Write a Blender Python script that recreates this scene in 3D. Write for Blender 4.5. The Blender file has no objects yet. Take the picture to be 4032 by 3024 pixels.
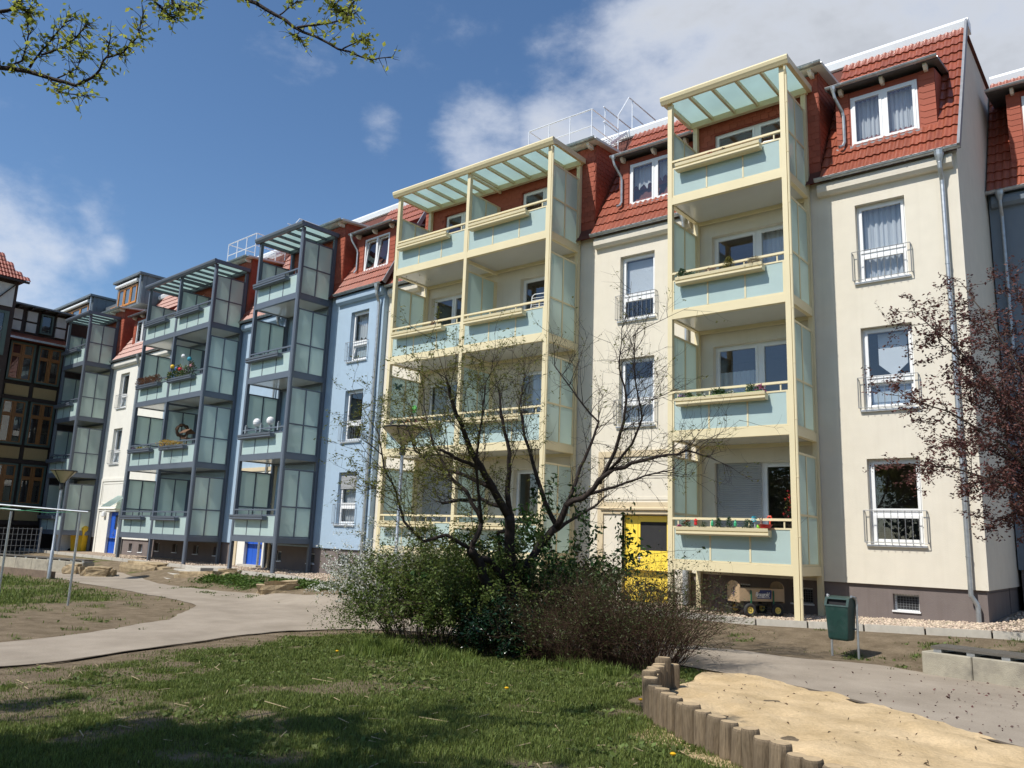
import bpy, math, random
import numpy as np
from mathutils import Matrix, Vector

random.seed(7)
RNG = np.random.default_rng(7)
R = math.radians
scene = bpy.context.scene
COL = scene.collection

# ------------------------------------------------------------------ camera
RT = Vector((0.77808587, 0.62706562, 0.03702812))
UP = Vector((0.09133766, -0.17126195, 0.98098256))
FW = Vector((-0.62148195, 0.75990661, 0.19053121))
CAMZ = 1.4
cam_d = bpy.data.cameras.new('camera')
cam = bpy.data.objects.new('camera', cam_d)
COL.objects.link(cam)
m = Matrix.Identity(4)
for i in range(3):
    m[i][0] = RT[i]; m[i][1] = UP[i]; m[i][2] = -FW[i]
m[2][3] = CAMZ
cam.matrix_world = m
cam_d.sensor_width = 36.0
cam_d.lens = 3152.36 / 4032 * 36.0
cam_d.clip_start = 0.1
cam_d.clip_end = 2000
scene.camera = cam
F_PX = 3152.36


def at(u, v, d):
    """world point seen at photo pixel (u, v), d metres along the view axis"""
    p = (FW + RT * ((u - 2016) / F_PX) - UP * ((v - 1512) / F_PX)) * d
    return Vector((p.x, p.y, p.z + CAMZ))


# ------------------------------------------------------------------ light
SUN_EL, SUN_AZ = R(52), R(15)           # azimuth measured from -Y towards -X
to_sun = Vector((-math.sin(SUN_AZ) * math.cos(SUN_EL), -math.cos(SUN_AZ) * math.cos(SUN_EL), math.sin(SUN_EL)))
sun_d = bpy.data.lights.new('sun', 'SUN')
sun_d.energy = 4.7
sun_d.angle = R(0.53)
sun_d.color = (1.0, 0.955, 0.88)
sun = bpy.data.objects.new('sun', sun_d)
COL.objects.link(sun)
sun.rotation_euler = (-to_sun).to_track_quat('-Z', 'Y').to_euler()

world = bpy.data.worlds.new('World')
scene.world = world
world.use_nodes = True
wn, wl = world.node_tree.nodes, world.node_tree.links
wn.clear()
w_out = wn.new('ShaderNodeOutputWorld')
w_bg = wn.new('ShaderNodeBackground')
w_bg.inputs['Strength'].default_value = 0.124
wl.new(w_bg.outputs[0], w_out.inputs[0])
sky = wn.new('ShaderNodeTexSky')
sky.sky_type = 'NISHITA'
sky.sun_disc = False
sky.sun_elevation = SUN_EL
sky.sun_rotation = math.atan2(to_sun.x, to_sun.y)
sky.altitude = 200
sky.air_density = 1.0
sky.dust_density = 0.5
sky.ozone_density = 2.6
# clouds: a broken layer high above, thicker in one broad bank
tc = wn.new('ShaderNodeTexCoord')


def wmath(op, a, b=None, c=None, clamp=False):
    n = wn.new('ShaderNodeMath'); n.operation = op; n.use_clamp = clamp
    for i, s in enumerate((a, b, c)):
        if s is None: continue
        if isinstance(s, (int, float)): n.inputs[i].default_value = s
        else: wl.new(s, n.inputs[i])
    return n.outputs[0]


sep = wn.new('ShaderNodeSeparateXYZ'); wl.new(tc.outputs['Generated'], sep.inputs[0])
zc = wmath('MAXIMUM', sep.outputs[2], 0.05)
px = wmath('DIVIDE', sep.outputs[0], zc); py = wmath('DIVIDE', sep.outputs[1], zc)
comb = wn.new('ShaderNodeCombineXYZ')
wl.new(sep.outputs[0], comb.inputs[0]); wl.new(sep.outputs[1], comb.inputs[1])
wl.new(wmath('MULTIPLY', sep.outputs[2], 1.7), comb.inputs[2])
n1 = wn.new('ShaderNodeTexNoise'); n1.inputs['Scale'].default_value = 3.1; n1.inputs['Detail'].default_value = 9
n1.inputs['Roughness'].default_value = 0.58; n1.inputs['Distortion'].default_value = 0.25
wl.new(comb.outputs[0], n1.inputs['Vector'])
n2 = wn.new('ShaderNodeTexNoise'); n2.inputs['Scale'].default_value = 9.0; n2.inputs['Detail'].default_value = 8
n2.inputs['Roughness'].default_value = 0.6
wl.new(comb.outputs[0], n2.inputs['Vector'])


def dirv(u, v):
    d = (FW + RT * ((u - 2016) / F_PX) - UP * ((v - 1512) / F_PX)).normalized()
    return d


def blob(u, v, size, amp):
    d = dirv(u, v)
    dp = wn.new('ShaderNodeVectorMath'); dp.operation = 'DISTANCE'
    wl.new(tc.outputs['Generated'], dp.inputs[0]); dp.inputs[1].default_value = d
    mr = wn.new('ShaderNodeMapRange'); mr.interpolation_type = 'SMOOTHSTEP'
    mr.inputs['From Min'].default_value = size; mr.inputs['From Max'].default_value = size * 0.15
    mr.inputs['To Min'].default_value = 0; mr.inputs['To Max'].default_value = amp
    wl.new(dp.outputs['Value'], mr.inputs['Value'])
    return mr.outputs[0]


bank = None
for (u, v, s_, a_) in ((3900, 150, .70, .66), (2900, 200, .40, .56), (4500, 300, .7, .6), (2420, 160, .20, .36), (3500, -900, .5, .4),
                       (2250, 520, .13, .42), (1900, 540, .10, .40), (1500, 520, .05, .34), (1700, 800, .06, .16),
                       (30, 1000, .12, .44), (-300, 1000, .25, .45), (320, 860, .05, .24), (400, 1010, .05, .26), (700, 700, .06, .20), (-900, 900, .4, .4)):
    b = blob(u, v, s_, a_)
    bank = b if bank is None else wmath('MAXIMUM', bank, b)
nz = wmath('ADD', wmath('MULTIPLY', n1.outputs['Fac'], 0.62), wmath('MULTIPLY', n2.outputs['Fac'], 0.38))
dens = wmath('ADD', wmath('MULTIPLY', wmath('SUBTRACT', nz, 0.5), 1.7), wmath('SUBTRACT', bank, 0.20))
mr = wn.new('ShaderNodeMapRange'); mr.interpolation_type = 'SMOOTHSTEP'
mr.inputs['From Min'].default_value = -0.03; mr.inputs['From Max'].default_value = 0.5
wl.new(dens, mr.inputs['Value'])
cloud_mask = wmath('MULTIPLY', mr.outputs[0], 0.93)
# thick cloud is greyer below
mr2 = wn.new('ShaderNodeMapRange'); mr2.interpolation_type = 'SMOOTHSTEP'
mr2.inputs['From Min'].default_value = 0.15; mr2.inputs['From Max'].default_value = 0.60
wl.new(dens, mr2.inputs['Value'])
cc = wn.new('ShaderNodeMix'); cc.data_type = 'RGBA'
cc.inputs['A'].default_value = (6.6, 6.85, 7.35, 1); cc.inputs['B'].default_value = (4.1, 4.3, 4.65, 1)
wl.new(mr2.outputs[0], cc.inputs['Factor'])
mixc = wn.new('ShaderNodeMix'); mixc.data_type = 'RGBA'
wl.new(cloud_mask, mixc.inputs['Factor'])
hsv = wn.new('ShaderNodeHueSaturation'); hsv.inputs['Saturation'].default_value = 1.12; wl.new(sky.outputs[0], hsv.inputs['Color'])
wl.new(hsv.outputs[0], mixc.inputs['A']); wl.new(cc.outputs['Result'], mixc.inputs['B'])
wl.new(mixc.outputs['Result'], w_bg.inputs['Color'])

vs = scene.view_settings
vs.view_transform = 'Standard'; vs.look = 'None'; vs.exposure = 0.16; vs.gamma = 1.0; vs.use_curve_mapping = False
scene.cycles.use_denoising = True
scene.cycles.max_bounces = 7
scene.cycles.transparent_max_bounces = 12
scene.cycles.caustics_reflective = False
scene.cycles.caustics_refractive = False
scene.cycles.sample_clamp_indirect = 6.0


# ------------------------------------------------------------------ helpers
class MB:
    """collects faces; build() links them as ONE mesh object"""
    def __init__(self): self.v = []; self.f = []

    def add(self, vs_, fs):
        b = len(self.v); self.v.extend([tuple(q) for q in vs_]); self.f.extend([tuple(b + i for i in q) for q in fs]); return self

    def box(self, x0, x1, y0, y1, z0, z1):
        return self.add([(x0, y0, z0), (x1, y0, z0), (x1, y1, z0), (x0, y1, z0), (x0, y0, z1), (x1, y0, z1), (x1, y1, z1), (x0, y1, z1)],
                        [(0, 3, 2, 1), (4, 5, 6, 7), (0, 1, 5, 4), (1, 2, 6, 5), (2, 3, 7, 6), (3, 0, 4, 7)])

    def bar(self, p, q, w, h, up=(0, 0, 1)):
        p, q = Vector(p), Vector(q); d = (q - p).normalized(); u = Vector(up)
        s = d.cross(u)
        if s.length < 1e-4: s = d.cross(Vector((0, 1, 0)))
        s.normalize(); u = s.cross(d).normalized(); a, b = s * (w / 2), u * (h / 2)
        vv = [p - a - b, p + a - b, p + a + b, p - a + b, q - a - b, q + a - b, q + a + b, q - a + b]
        return self.add(vv, [(0, 1, 2, 3), (7, 6, 5, 4), (0, 4, 5, 1), (1, 5, 6, 2), (2, 6, 7, 3), (3, 7, 4, 0)])

    def tube(self, pts, rad, n=8, cap=True):
        pts = [Vector(p) for p in pts]
        rads = rad if hasattr(rad, '__len__') else [rad] * len(pts)
        b = len(self.v); prev = None
        for i, p in enumerate(pts):
            d = (pts[min(i + 1, len(pts) - 1)] - pts[max(i - 1, 0)])
            if d.length < 1e-9: d = Vector((0, 0, 1))
            d.normalize()
            if prev is None:
                s = d.cross(Vector((0, 0, 1)))
                if s.length < 1e-3: s = d.cross(Vector((0, 1, 0)))
            else:
                s = prev - d * prev.dot(d)
                if s.length < 1e-4: s = d.cross(Vector((0.3, 1, 0.2)))
            s.normalize(); prev = s; t = d.cross(s)
            for k in range(n):
                a = 2 * math.pi * k / n
                self.v.append(tuple(p + (s * math.cos(a) + t * math.sin(a)) * rads[i]))
        for i in range(len(pts) - 1):
            for k in range(n):
                a0 = b + i * n + k; a1 = b + i * n + (k + 1) % n
                self.f.append((a0, a1, a1 + n, a0 + n))
        if cap:
            self.f.append(tuple(b + k for k in range(n))[::-1])
            e = b + (len(pts) - 1) * n
            self.f.append(tuple(e + k for k in range(n)))
        return self

    def prism_x(self, prof, x0, x1):
        """profile of (y, z) points extruded along x"""
        n = len(prof)
        return self.add([(x0, y, z) for y, z in prof] + [(x1, y, z) for y, z in prof],
                        [tuple(range(n))] + [tuple(range(2 * n - 1, n - 1, -1))] + [(i, i + n, (i + 1) % n + n, (i + 1) % n) for i in range(n)])

    def prism_y(self, prof, y0, y1):
        """profile of (x, z) points extruded along y"""
        n = len(prof)
        return self.add([(x, y0, z) for x, z in prof] + [(x, y1, z) for x, z in prof],
                        [tuple(range(n))] + [tuple(range(2 * n - 1, n - 1, -1))] + [(i, i + n, (i + 1) % n + n, (i + 1) % n) for i in range(n)])

    def prism_z(self, prof, z0, z1):
        n = len(prof)
        return self.add([(x, y, z0) for x, y in prof] + [(x, y, z1) for x, y in prof],
                        [tuple(range(n))[::-1]] + [tuple(range(n, 2 * n))] + [(i, (i + 1) % n, (i + 1) % n + n, i + n) for i in range(n)])

    def lathe(self, prof, n=16, c=(0, 0, 0)):
        """profile of (r, z)"""
        b = len(self.v)
        for r, z in prof:
            for k in range(n):
                a = 2 * math.pi * k / n
                self.v.append((c[0] + r * math.cos(a), c[1] + r * math.sin(a), c[2] + z))
        for i in range(len(prof) - 1):
            for k in range(n):
                a0 = b + i * n + k; a1 = b + i * n + (k + 1) % n
                self.f.append((a0, a1, a1 + n, a0 + n))
        return self

    def xform(self, M):
        self.v = [tuple(M @ Vector(q)) for q in self.v]; return self

    def mesh(self, name, mat, smooth=False):
        me = bpy.data.meshes.new(name)
        me.from_pydata(self.v, [], self.f)
        me.validate(); 
        import bmesh as _b
        bm = _b.new(); bm.from_mesh(me); _b.ops.recalc_face_normals(bm, faces=bm.faces); bm.to_mesh(me); bm.free()
        if mat: me.materials.append(mat)
        if smooth:
            me.polygons.foreach_set('use_smooth', [True] * len(me.polygons))
        return me

    def build(self, name, mat, parent=None, smooth=False, bevel=0.0):
        me = self.mesh(name, mat, smooth)
        if bevel:
            import bmesh as _b
            bm = _b.new(); bm.from_mesh(me)
            _b.ops.bevel(bm, geom=list(bm.edges), offset=bevel, segments=1, affect='EDGES', profile=0.5)
            bm.to_mesh(me); bm.free()
        return link(name, me, parent)


def link(name, me, parent=None):
    o = bpy.data.objects.new(name, me); COL.objects.link(o)
    if parent is not None: o.parent = parent
    return o


def np_obj(name, V, F, mat, parent=None, attrs=None, smooth=False):
    V = np.asarray(V, np.float32); F = np.asarray(F, np.int32)
    me = bpy.data.meshes.new(name)
    me.vertices.add(len(V)); me.vertices.foreach_set('co', V.ravel())
    k = F.shape[1]
    me.loops.add(F.size); me.loops.foreach_set('vertex_index', F.ravel())
    me.polygons.add(len(F)); me.polygons.foreach_set('loop_start', np.arange(0, F.size, k, dtype=np.int32))
    me.polygons.foreach_set('loop_total', np.full(len(F), k, np.int32))
    if smooth: me.polygons.foreach_set('use_smooth', np.ones(len(F), bool))
    if attrs:
        for an, (dom, arr) in attrs.items():
            a = me.attributes.new(an, 'FLOAT', dom); a.data.foreach_set('value', np.asarray(arr, np.float32))
    me.update(calc_edges=True); me.validate()
    if mat: me.materials.append(mat)
    return link(name, me, parent)


def tag(o, label=None, cat=None, group=None, kind=None):
    if label: o['label'] = label
    if cat: o['category'] = cat
    if group: o['group'] = group
    if kind: o['kind'] = kind
    return o


def empty(name, loc=(0, 0, 0), rz=0.0, parent=None):
    o = bpy.data.objects.new(name, None); COL.objects.link(o)
    o.location = loc; o.rotation_euler = (0, 0, rz); o.empty_display_size = 0.2
    if parent is not None: o.parent = parent
    return o


# ------------------------------------------------------------------ materials
MATS = {}


def nodes_of(mt):
    return mt.node_tree.nodes, mt.node_tree.links


def mat(name, col, rough=0.6, var=0.06, scale=6.0, bump=0.0, bscale=60.0, metal=0.0, spec=0.5, objvar=0.0, dirt=None, dirt_amt=0.3, dirt_scale=2.0, stretch=None, streak=0.0):
    if name in MATS: return MATS[name]
    mt = bpy.data.materials.new(name); mt.use_nodes = True
    n, l = nodes_of(mt); b = n['Principled BSDF']
    b.inputs['Roughness'].default_value = rough; b.inputs['Metallic'].default_value = metal
    b.inputs['Specular IOR Level'].default_value = spec
    tcn = n.new('ShaderNodeTexCoord')
    src = tcn.outputs['Object']
    if stretch:
        mp = n.new('ShaderNodeMapping'); mp.inputs['Scale'].default_value = stretch
        l.new(src, mp.inputs['Vector']); src = mp.outputs[0]
    nz_ = n.new('ShaderNodeTexNoise'); nz_.inputs['Scale'].default_value = scale; nz_.inputs['Detail'].default_value = 6
    l.new(src, nz_.inputs['Vector'])
    rp = n.new('ShaderNodeMapRange'); rp.inputs['From Min'].default_value = 0.3; rp.inputs['From Max'].default_value = 0.7
    rp.inputs['To Min'].default_value = 1 - var; rp.inputs['To Max'].default_value = 1 + var
    l.new(nz_.outputs['Fac'], rp.inputs['Value'])
    val = rp.outputs[0]
    if objvar:
        oi = n.new('ShaderNodeObjectInfo')
        r2 = n.new('ShaderNodeMapRange'); r2.inputs['To Min'].default_value = 1 - objvar; r2.inputs['To Max'].default_value = 1 + objvar
        l.new(oi.outputs['Random'], r2.inputs['Value'])
        mm = n.new('ShaderNodeMath'); mm.operation = 'MULTIPLY'; l.new(val, mm.inputs[0]); l.new(r2.outputs[0], mm.inputs[1]); val = mm.outputs[0]
    hs = n.new('ShaderNodeHueSaturation'); hs.inputs['Color'].default_value = (*col, 1)
    l.new(val, hs.inputs['Value'])
    out = hs.outputs[0]
    if dirt:
        nd = n.new('ShaderNodeTexNoise'); nd.inputs['Scale'].default_value = dirt_scale; nd.inputs['Detail'].default_value = 8; nd.inputs['Roughness'].default_value = 0.65
        l.new(src, nd.inputs['Vector'])
        rd = n.new('ShaderNodeMapRange'); rd.inputs['From Min'].default_value = 0.48; rd.inputs['From Max'].default_value = 0.72; rd.inputs['To Max'].default_value = dirt_amt
        l.new(nd.outputs['Fac'], rd.inputs['Value'])
        mx = n.new('ShaderNodeMix'); mx.data_type = 'RGBA'; l.new(rd.outputs[0], mx.inputs['Factor']); l.new(out, mx.inputs['A']); mx.inputs['B'].default_value = (*dirt, 1)
        out = mx.outputs['Result']
    if streak:
        mp2 = n.new('ShaderNodeMapping'); mp2.inputs['Scale'].default_value = (5.0, 5.0, 0.22); l.new(tcn.outputs['Object'], mp2.inputs['Vector'])
        ns = n.new('ShaderNodeTexNoise'); ns.inputs['Scale'].default_value = 1.6; ns.inputs['Detail'].default_value = 7; ns.inputs['Roughness'].default_value = 0.6; l.new(mp2.outputs[0], ns.inputs['Vector'])
        rs = n.new('ShaderNodeMapRange'); rs.inputs['From Min'].default_value = 0.5; rs.inputs['From Max'].default_value = 0.75; rs.inputs['To Max'].default_value = streak; l.new(ns.outputs['Fac'], rs.inputs['Value'])
        m2 = n.new('ShaderNodeMix'); m2.data_type = 'RGBA'; l.new(rs.outputs[0], m2.inputs['Factor']); l.new(out, m2.inputs['A']); m2.inputs['B'].default_value = (col[0] * .72, col[1] * .70, col[2] * .66, 1)
        out = m2.outputs['Result']
    l.new(out, b.inputs['Base Color'])
    if bump:
        nb = n.new('ShaderNodeTexNoise'); nb.inputs['Scale'].default_value = bscale; nb.inputs['Detail'].default_value = 4
        l.new(src, nb.inputs['Vector'])
        bp_ = n.new('ShaderNodeBump'); bp_.inputs['Strength'].default_value = bump; bp_.inputs['Distance'].default_value = 0.02
        l.new(nb.outputs['Fac'], bp_.inputs['Height']); l.new(bp_.outputs[0], b.inputs['Normal'])
    MATS[name] = mt
    return mt


def schlick(n, l, f0, k):
    lw = n.new('ShaderNodeLayerWeight'); lw.inputs['Blend'].default_value = 0.5
    pw_ = n.new('ShaderNodeMath'); pw_.operation = 'POWER'; pw_.inputs[1].default_value = 4.5; l.new(lw.outputs['Facing'], pw_.inputs[0])
    mm = n.new('ShaderNodeMath'); mm.operation = 'MULTIPLY_ADD'; mm.inputs[1].default_value = k; mm.inputs[2].default_value = f0; mm.use_clamp = True
    l.new(pw_.outputs[0], mm.inputs[0]); return mm


def frosted(name, col, transl=0.45, gloss=0.10, rough=0.12):
    mt = bpy.data.materials.new(name); mt.use_nodes = True
    n, l = nodes_of(mt); n.remove(n['Principled BSDF']); o = n['Material Output']
    tcn = n.new('ShaderNodeTexCoord'); nz_ = n.new('ShaderNodeTexNoise'); nz_.inputs['Scale'].default_value = 1.3; nz_.inputs['Detail'].default_value = 3
    l.new(tcn.outputs['Object'], nz_.inputs['Vector'])
    rp = n.new('ShaderNodeMapRange'); rp.inputs['To Min'].default_value = 0.9; rp.inputs['To Max'].default_value = 1.1; l.new(nz_.outputs['Fac'], rp.inputs['Value'])
    hs = n.new('ShaderNodeHueSaturation'); hs.inputs['Color'].default_value = (*col, 1); l.new(rp.outputs[0], hs.inputs['Value'])
    d = n.new('ShaderNodeBsdfDiffuse'); t = n.new('ShaderNodeBsdfTranslucent'); g = n.new('ShaderNodeBsdfGlossy')
    l.new(hs.outputs[0], d.inputs['Color']); l.new(hs.outputs[0], t.inputs['Color'])
    g.inputs['Roughness'].default_value = rough; g.inputs['Color'].default_value = (1, 1, 1, 1)
    m1 = n.new('ShaderNodeMixShader'); m1.inputs[0].default_value = transl; l.new(d.outputs[0], m1.inputs[1]); l.new(t.outputs[0], m1.inputs[2])
    mm = schlick(n, l, gloss * .5, gloss * 8)
    m2 = n.new('ShaderNodeMixShader'); l.new(mm.outputs[0], m2.inputs[0]); l.new(m1.outputs[0], m2.inputs[1]); l.new(g.outputs[0], m2.inputs[2])
    l.new(m2.outputs[0], o.inputs['Surface'])
    MATS[name] = mt
    return mt


def glass(name, tint=(0.90, 0.94, 0.95), refl=0.10):
    mt = bpy.data.materials.new(name); mt.use_nodes = True
    n, l = nodes_of(mt); n.remove(n['Principled BSDF']); o = n['Material Output']
    t = n.new('ShaderNodeBsdfTransparent'); t.inputs['Color'].default_value = (*tint, 1)
    g = n.new('ShaderNodeBsdfGlossy'); g.inputs['Roughness'].default_value = 0.01; g.inputs['Color'].default_value = (0.95, 0.97, 1, 1)
    tcn = n.new('ShaderNodeTexCoord'); nz_ = n.new('ShaderNodeTexNoise'); nz_.inputs['Scale'].default_value = 0.9; l.new(tcn.outputs['Object'], nz_.inputs['Vector'])
    bp_ = n.new('ShaderNodeBump'); bp_.inputs['Strength'].default_value = 0.05; bp_.inputs['Distance'].default_value = 0.05
    l.new(nz_.outputs['Fac'], bp_.inputs['Height']); l.new(bp_.outputs[0], g.inputs['Normal'])
    mm = schlick(n, l, refl, 0.9)
    ms = n.new('ShaderNodeMixShader'); l.new(mm.outputs[0], ms.inputs[0]); l.new(t.outputs[0], ms.inputs[1]); l.new(g.outputs[0], ms.inputs[2])
    l.new(ms.outputs[0], o.inputs['Surface'])
    MATS[name] = mt
    return mt


def leafmat(name, col, transl=0.35, var=0.25, rough=0.5):
    mt = bpy.data.materials.new(name); mt.use_nodes = True
    n, l = nodes_of(mt); n.remove(n['Principled BSDF']); o = n['Material Output']
    gi = n.new('ShaderNodeNewGeometry')
    rp = n.new('ShaderNodeMapRange'); rp.inputs['To Min'].default_value = 1 - var; rp.inputs['To Max'].default_value = 1 + var
    l.new(gi.outputs['Random Per Island'], rp.inputs['Value'])
    hs = n.new('ShaderNodeHueSaturation'); hs.inputs['Color'].default_value = (*col, 1); l.new(rp.outputs[0], hs.inputs['Value'])
    hm = n.new('ShaderNodeMapRange'); hm.inputs['To Min'].default_value = 0.485; hm.inputs['To Max'].default_value = 0.515
    wn_ = n.new('ShaderNodeTexWhiteNoise'); wn_.noise_dimensions = '1D'; l.new(gi.outputs['Random Per Island'], wn_.inputs['W'])
    l.new(wn_.outputs['Value'], hm.inputs['Value']); l.new(hm.outputs[0], hs.inputs['Hue'])
    d = n.new('ShaderNodeBsdfPrincipled'); d.inputs['Roughness'].default_value = rough; d.inputs['Specular IOR Level'].default_value = 0.3
    t = n.new('ShaderNodeBsdfTranslucent')
    l.new(hs.outputs[0], d.inputs['Base Color']); l.new(hs.outputs[0], t.inputs['Color'])
    ms = n.new('ShaderNodeMixShader'); ms.inputs[0].default_value = transl
    l.new(d.outputs[0], ms.inputs[1]); l.new(t.outputs[0], ms.inputs[2]); l.new(ms.outputs[0], o.inputs['Surface'])
    MATS[name] = mt
    return mt


M = {}
M['cream_wall'] = mat('cream_render', (0.70, 0.65, 0.545), 0.9, 0.03, 3, 0.35, 90, spec=0.15, dirt=(0.55, 0.48, 0.38), dirt_amt=0.10, dirt_scale=0.7, streak=0.14)
M['blue_wall'] = mat('pale_blue_render', (0.36, 0.47, 0.58), 0.9, 0.03, 3, 0.35, 90, spec=0.15, dirt=(0.3, 0.37, 0.45), dirt_amt=0.12, dirt_scale=0.7, streak=0.14)
M['white_wall'] = mat('off_white_render', (0.75, 0.73, 0.66), 0.9, 0.03, 3, 0.35, 90, spec=0.15, dirt=(0.6, 0.57, 0.5), dirt_amt=0.10, dirt_scale=0.7, streak=0.14)
M['slate_wall'] = mat('slate_blue_render', (0.20, 0.24, 0.28), 0.9, 0.03, 3, 0.35, 90, spec=0.15)
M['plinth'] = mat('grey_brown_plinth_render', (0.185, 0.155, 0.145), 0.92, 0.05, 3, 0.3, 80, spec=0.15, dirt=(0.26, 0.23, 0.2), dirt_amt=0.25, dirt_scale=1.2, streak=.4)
M['tan'] = mat('tan_portal_render', (0.60, 0.50, 0.34), 0.85, 0.03, 4, 0.2, 90, spec=0.2)
M['white'] = mat('white_plastic', (0.78, 0.79, 0.79), 0.35, 0.03, 3)
M['ceiling'] = mat('white_soffit_panel', (0.60, 0.60, 0.58), 0.16, 0.03, 2, spec=0.5)
M['yframe'] = mat('cream_powder_coat', (0.70, 0.61, 0.385), 0.38, 0.03, 2, dirt=(0.6, 0.5, 0.3), dirt_amt=0.12, dirt_scale=1.5)
M['gframe'] = mat('slate_grey_powder_coat', (0.105, 0.125, 0.155), 0.38, 0.04, 2, dirt=(0.17, 0.18, 0.2), dirt_amt=0.2, dirt_scale=1.5)
M['mint'] = frosted('mint_frosted_glass', (0.57, 0.70, 0.67), 0.35, 0.07, 0.18)
M['mint_side'] = frosted('mint_frosted_side_glass', (0.70, 0.80, 0.755), 0.62, 0.08, 0.08)
M['mint_roof'] = frosted('mint_roof_glass', (0.60, 0.72, 0.70), 0.80, 0.05, 0.1)
M['pane'] = glass('window_glass')
M['tile'] = mat('red_clay_roof_tile', (0.27, 0.072, 0.038), 0.40, 0.12, 14, 0.1, 40, objvar=0.14, spec=0.5, dirt=(0.2, 0.05, 0.035), dirt_amt=0.35, dirt_scale=9)
M['roof_under'] = mat('dark_roof_battens', (0.10, 0.03, 0.02), 0.9)
M['shingle'] = mat('red_brown_shingle', (0.32, 0.085, 0.05), 0.7, 0.08, 8, 0.1, 50, objvar=0.12, spec=0.25)
M['redboard'] = mat('red_brown_board', (0.30, 0.07, 0.04), 0.6, 0.08, 8, spec=0.3)
M['zinc'] = mat('galvanised_steel', (0.46, 0.48, 0.49), 0.42, 0.16, 9, metal=0.75, dirt=(0.35, 0.36, 0.36), dirt_amt=0.5, dirt_scale=5)
M['flash'] = mat('pale_flashing_sheet', (0.78, 0.80, 0.82), 0.35, 0.04, 2, metal=0.2)
M['darkzinc'] = mat('dark_zinc_cladding', (0.16, 0.18, 0.19), 0.45, 0.12, 3, metal=0.3)
M['leadflash'] = mat('lead_flashing', (0.2, 0.21, 0.23), 0.55, 0.15, 9)
M['yellow_door'] = mat('yellow_door_paint', (0.92, 0.68, 0.08), 0.4, 0.03, 2)
M['blue_door'] = mat('blue_door_paint', (0.02, 0.10, 0.50), 0.35, 0.04, 2)
M['dark'] = mat('dark_interior', (0.02, 0.02, 0.022), 0.8)
M['curtain'] = frosted('white_net_curtain', (0.80, 0.82, 0.86), 0.4, 0.0, 0.5)
M['blind'] = mat('grey_roller_shutter', (0.36, 0.37, 0.38), 0.55, 0.05, 3)
M['concrete'] = mat('concrete', (0.35, 0.32, 0.25), 0.9, 0.10, 6, 0.4, 70, spec=0.2, dirt=(0.17, 0.155, 0.13), dirt_amt=0.75, dirt_scale=2.6)
M['kerb'] = mat('pale_concrete_kerb', (0.46, 0.43, 0.37), 0.9, 0.08, 8, 0.3, 90, spec=0.2, objvar=0.06, dirt=(0.28, 0.26, 0.22), dirt_amt=0.4, dirt_scale=3)
M['steel_rod'] = mat('grey_steel_rod', (0.30, 0.31, 0.32), 0.5, 0.06, 4, metal=0.5)


# ------------------------------------------------------------------ noise for layout
def vnoise(x, y, f, seed):
    x = np.asarray(x, float) * f + seed * 17.3; y = np.asarray(y, float) * f + seed * 9.1
    xi = np.floor(x).astype(np.int64); yi = np.floor(y).astype(np.int64); fx = x - xi; fy = y - yi

    def h(a, b):
        n = (a * 374761393 + b * 668265263 + seed * 1442695) & 0x7fffffff
        n = ((n ^ (n >> 13)) * 1274126177) & 0x7fffffff
        return ((n ^ (n >> 16)) & 0xffff) / 65535.0
    u = fx * fx * (3 - 2 * fx); w = fy * fy * (3 - 2 * fy)
    return (h(xi, yi) * (1 - u) + h(xi + 1, yi) * u) * (1 - w) + (h(xi, yi + 1) * (1 - u) + h(xi + 1, yi + 1) * u) * w


def fbm(x, y, f, seed, o=4):
    s = 0; a = 0.5; t = 0
    for i in range(o):
        s = s + a * vnoise(x, y, f * 2 ** i, seed + i); t += a; a *= 0.5
    return s / t


def sstep(a, b, x):
    t = np.clip((np.asarray(x, float) - a) / (b - a), 0, 1); return t * t * (3 - 2 * t)


# kerb line in plan, front edge of the gravel strip
KERB = [(-60, 17.15), (-34, 15.98), (-25, 15.56), (-21.6, 15.5), (-19.2, 14.95), (-17.2, 14.45), (-14, 14.4), (-11.6, 15.4), (-7.7, 15.56), (-2.0, 15.56), (14, 15.56)]
KX = np.array([k[0] for k in KERB]); KY = np.array([k[1] for k in KERB])


def kerb_y(x): return np.interp(x, KX, KY)


def strip_z(x, y): return 0.03 + 0.04 * np.clip(np.asarray(x) + 6.5, 0, 4.5) + 0.02 * (np.asarray(y) - 15.6)


def gz(x, y):
    x = np.asarray(x, float); y = np.asarray(y, float)
    base = -0.2 - 0.19 * sstep(5, 13, -x)
    k = kerb_y(x)
    top = strip_z(x, k) - 0.09
    t = sstep(k - 2.3, k - 0.1, y)
    z = base * (1 - t) + top * t
    z = z + (fbm(x, y, 0.8, 3, 3) - 0.5) * 0.05 * (1 - t * 0.7)
    return z


# ================================================================== SETTING: ground, path, sand, gravel
PA_L = [(-15.3, -8), (-14.2, 0), (-13.75, 3), (-13.7, 4.9), (-13.95, 6.1), (-14.7, 7.35), (-15.2, 8.6), (-15.0, 10.2), (-14.3, 11.6), (-12.5, 12.75), (-10, 13.1), (-8, 12.9), (-6.4, 12.6), (-5.5, 12.55), (-4.6, 12.4), (-3.5, 12.75), (-2.8, 12.55), (-1.2, 12.2), (2, 11.7), (10, 11)]
PA_R = [(-12.3, -8), (-11.3, 0), (-11.1, 2.5), (-11.15, 4.1), (-11.3, 5.0), (-11.75, 6.3), (-12.45, 8.4), (-12.5, 9.5), (-12.2, 10.3), (-11, 10.9), (-9, 10.95), (-7, 10.7), (-5.6, 10.4), (-4.63, 10.19), (-3.65, 9.97), (-2.74, 9.54), (-1.85, 8.94), (-1.13, 8.45), (1.2, 7.2), (8, 5)]
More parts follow.
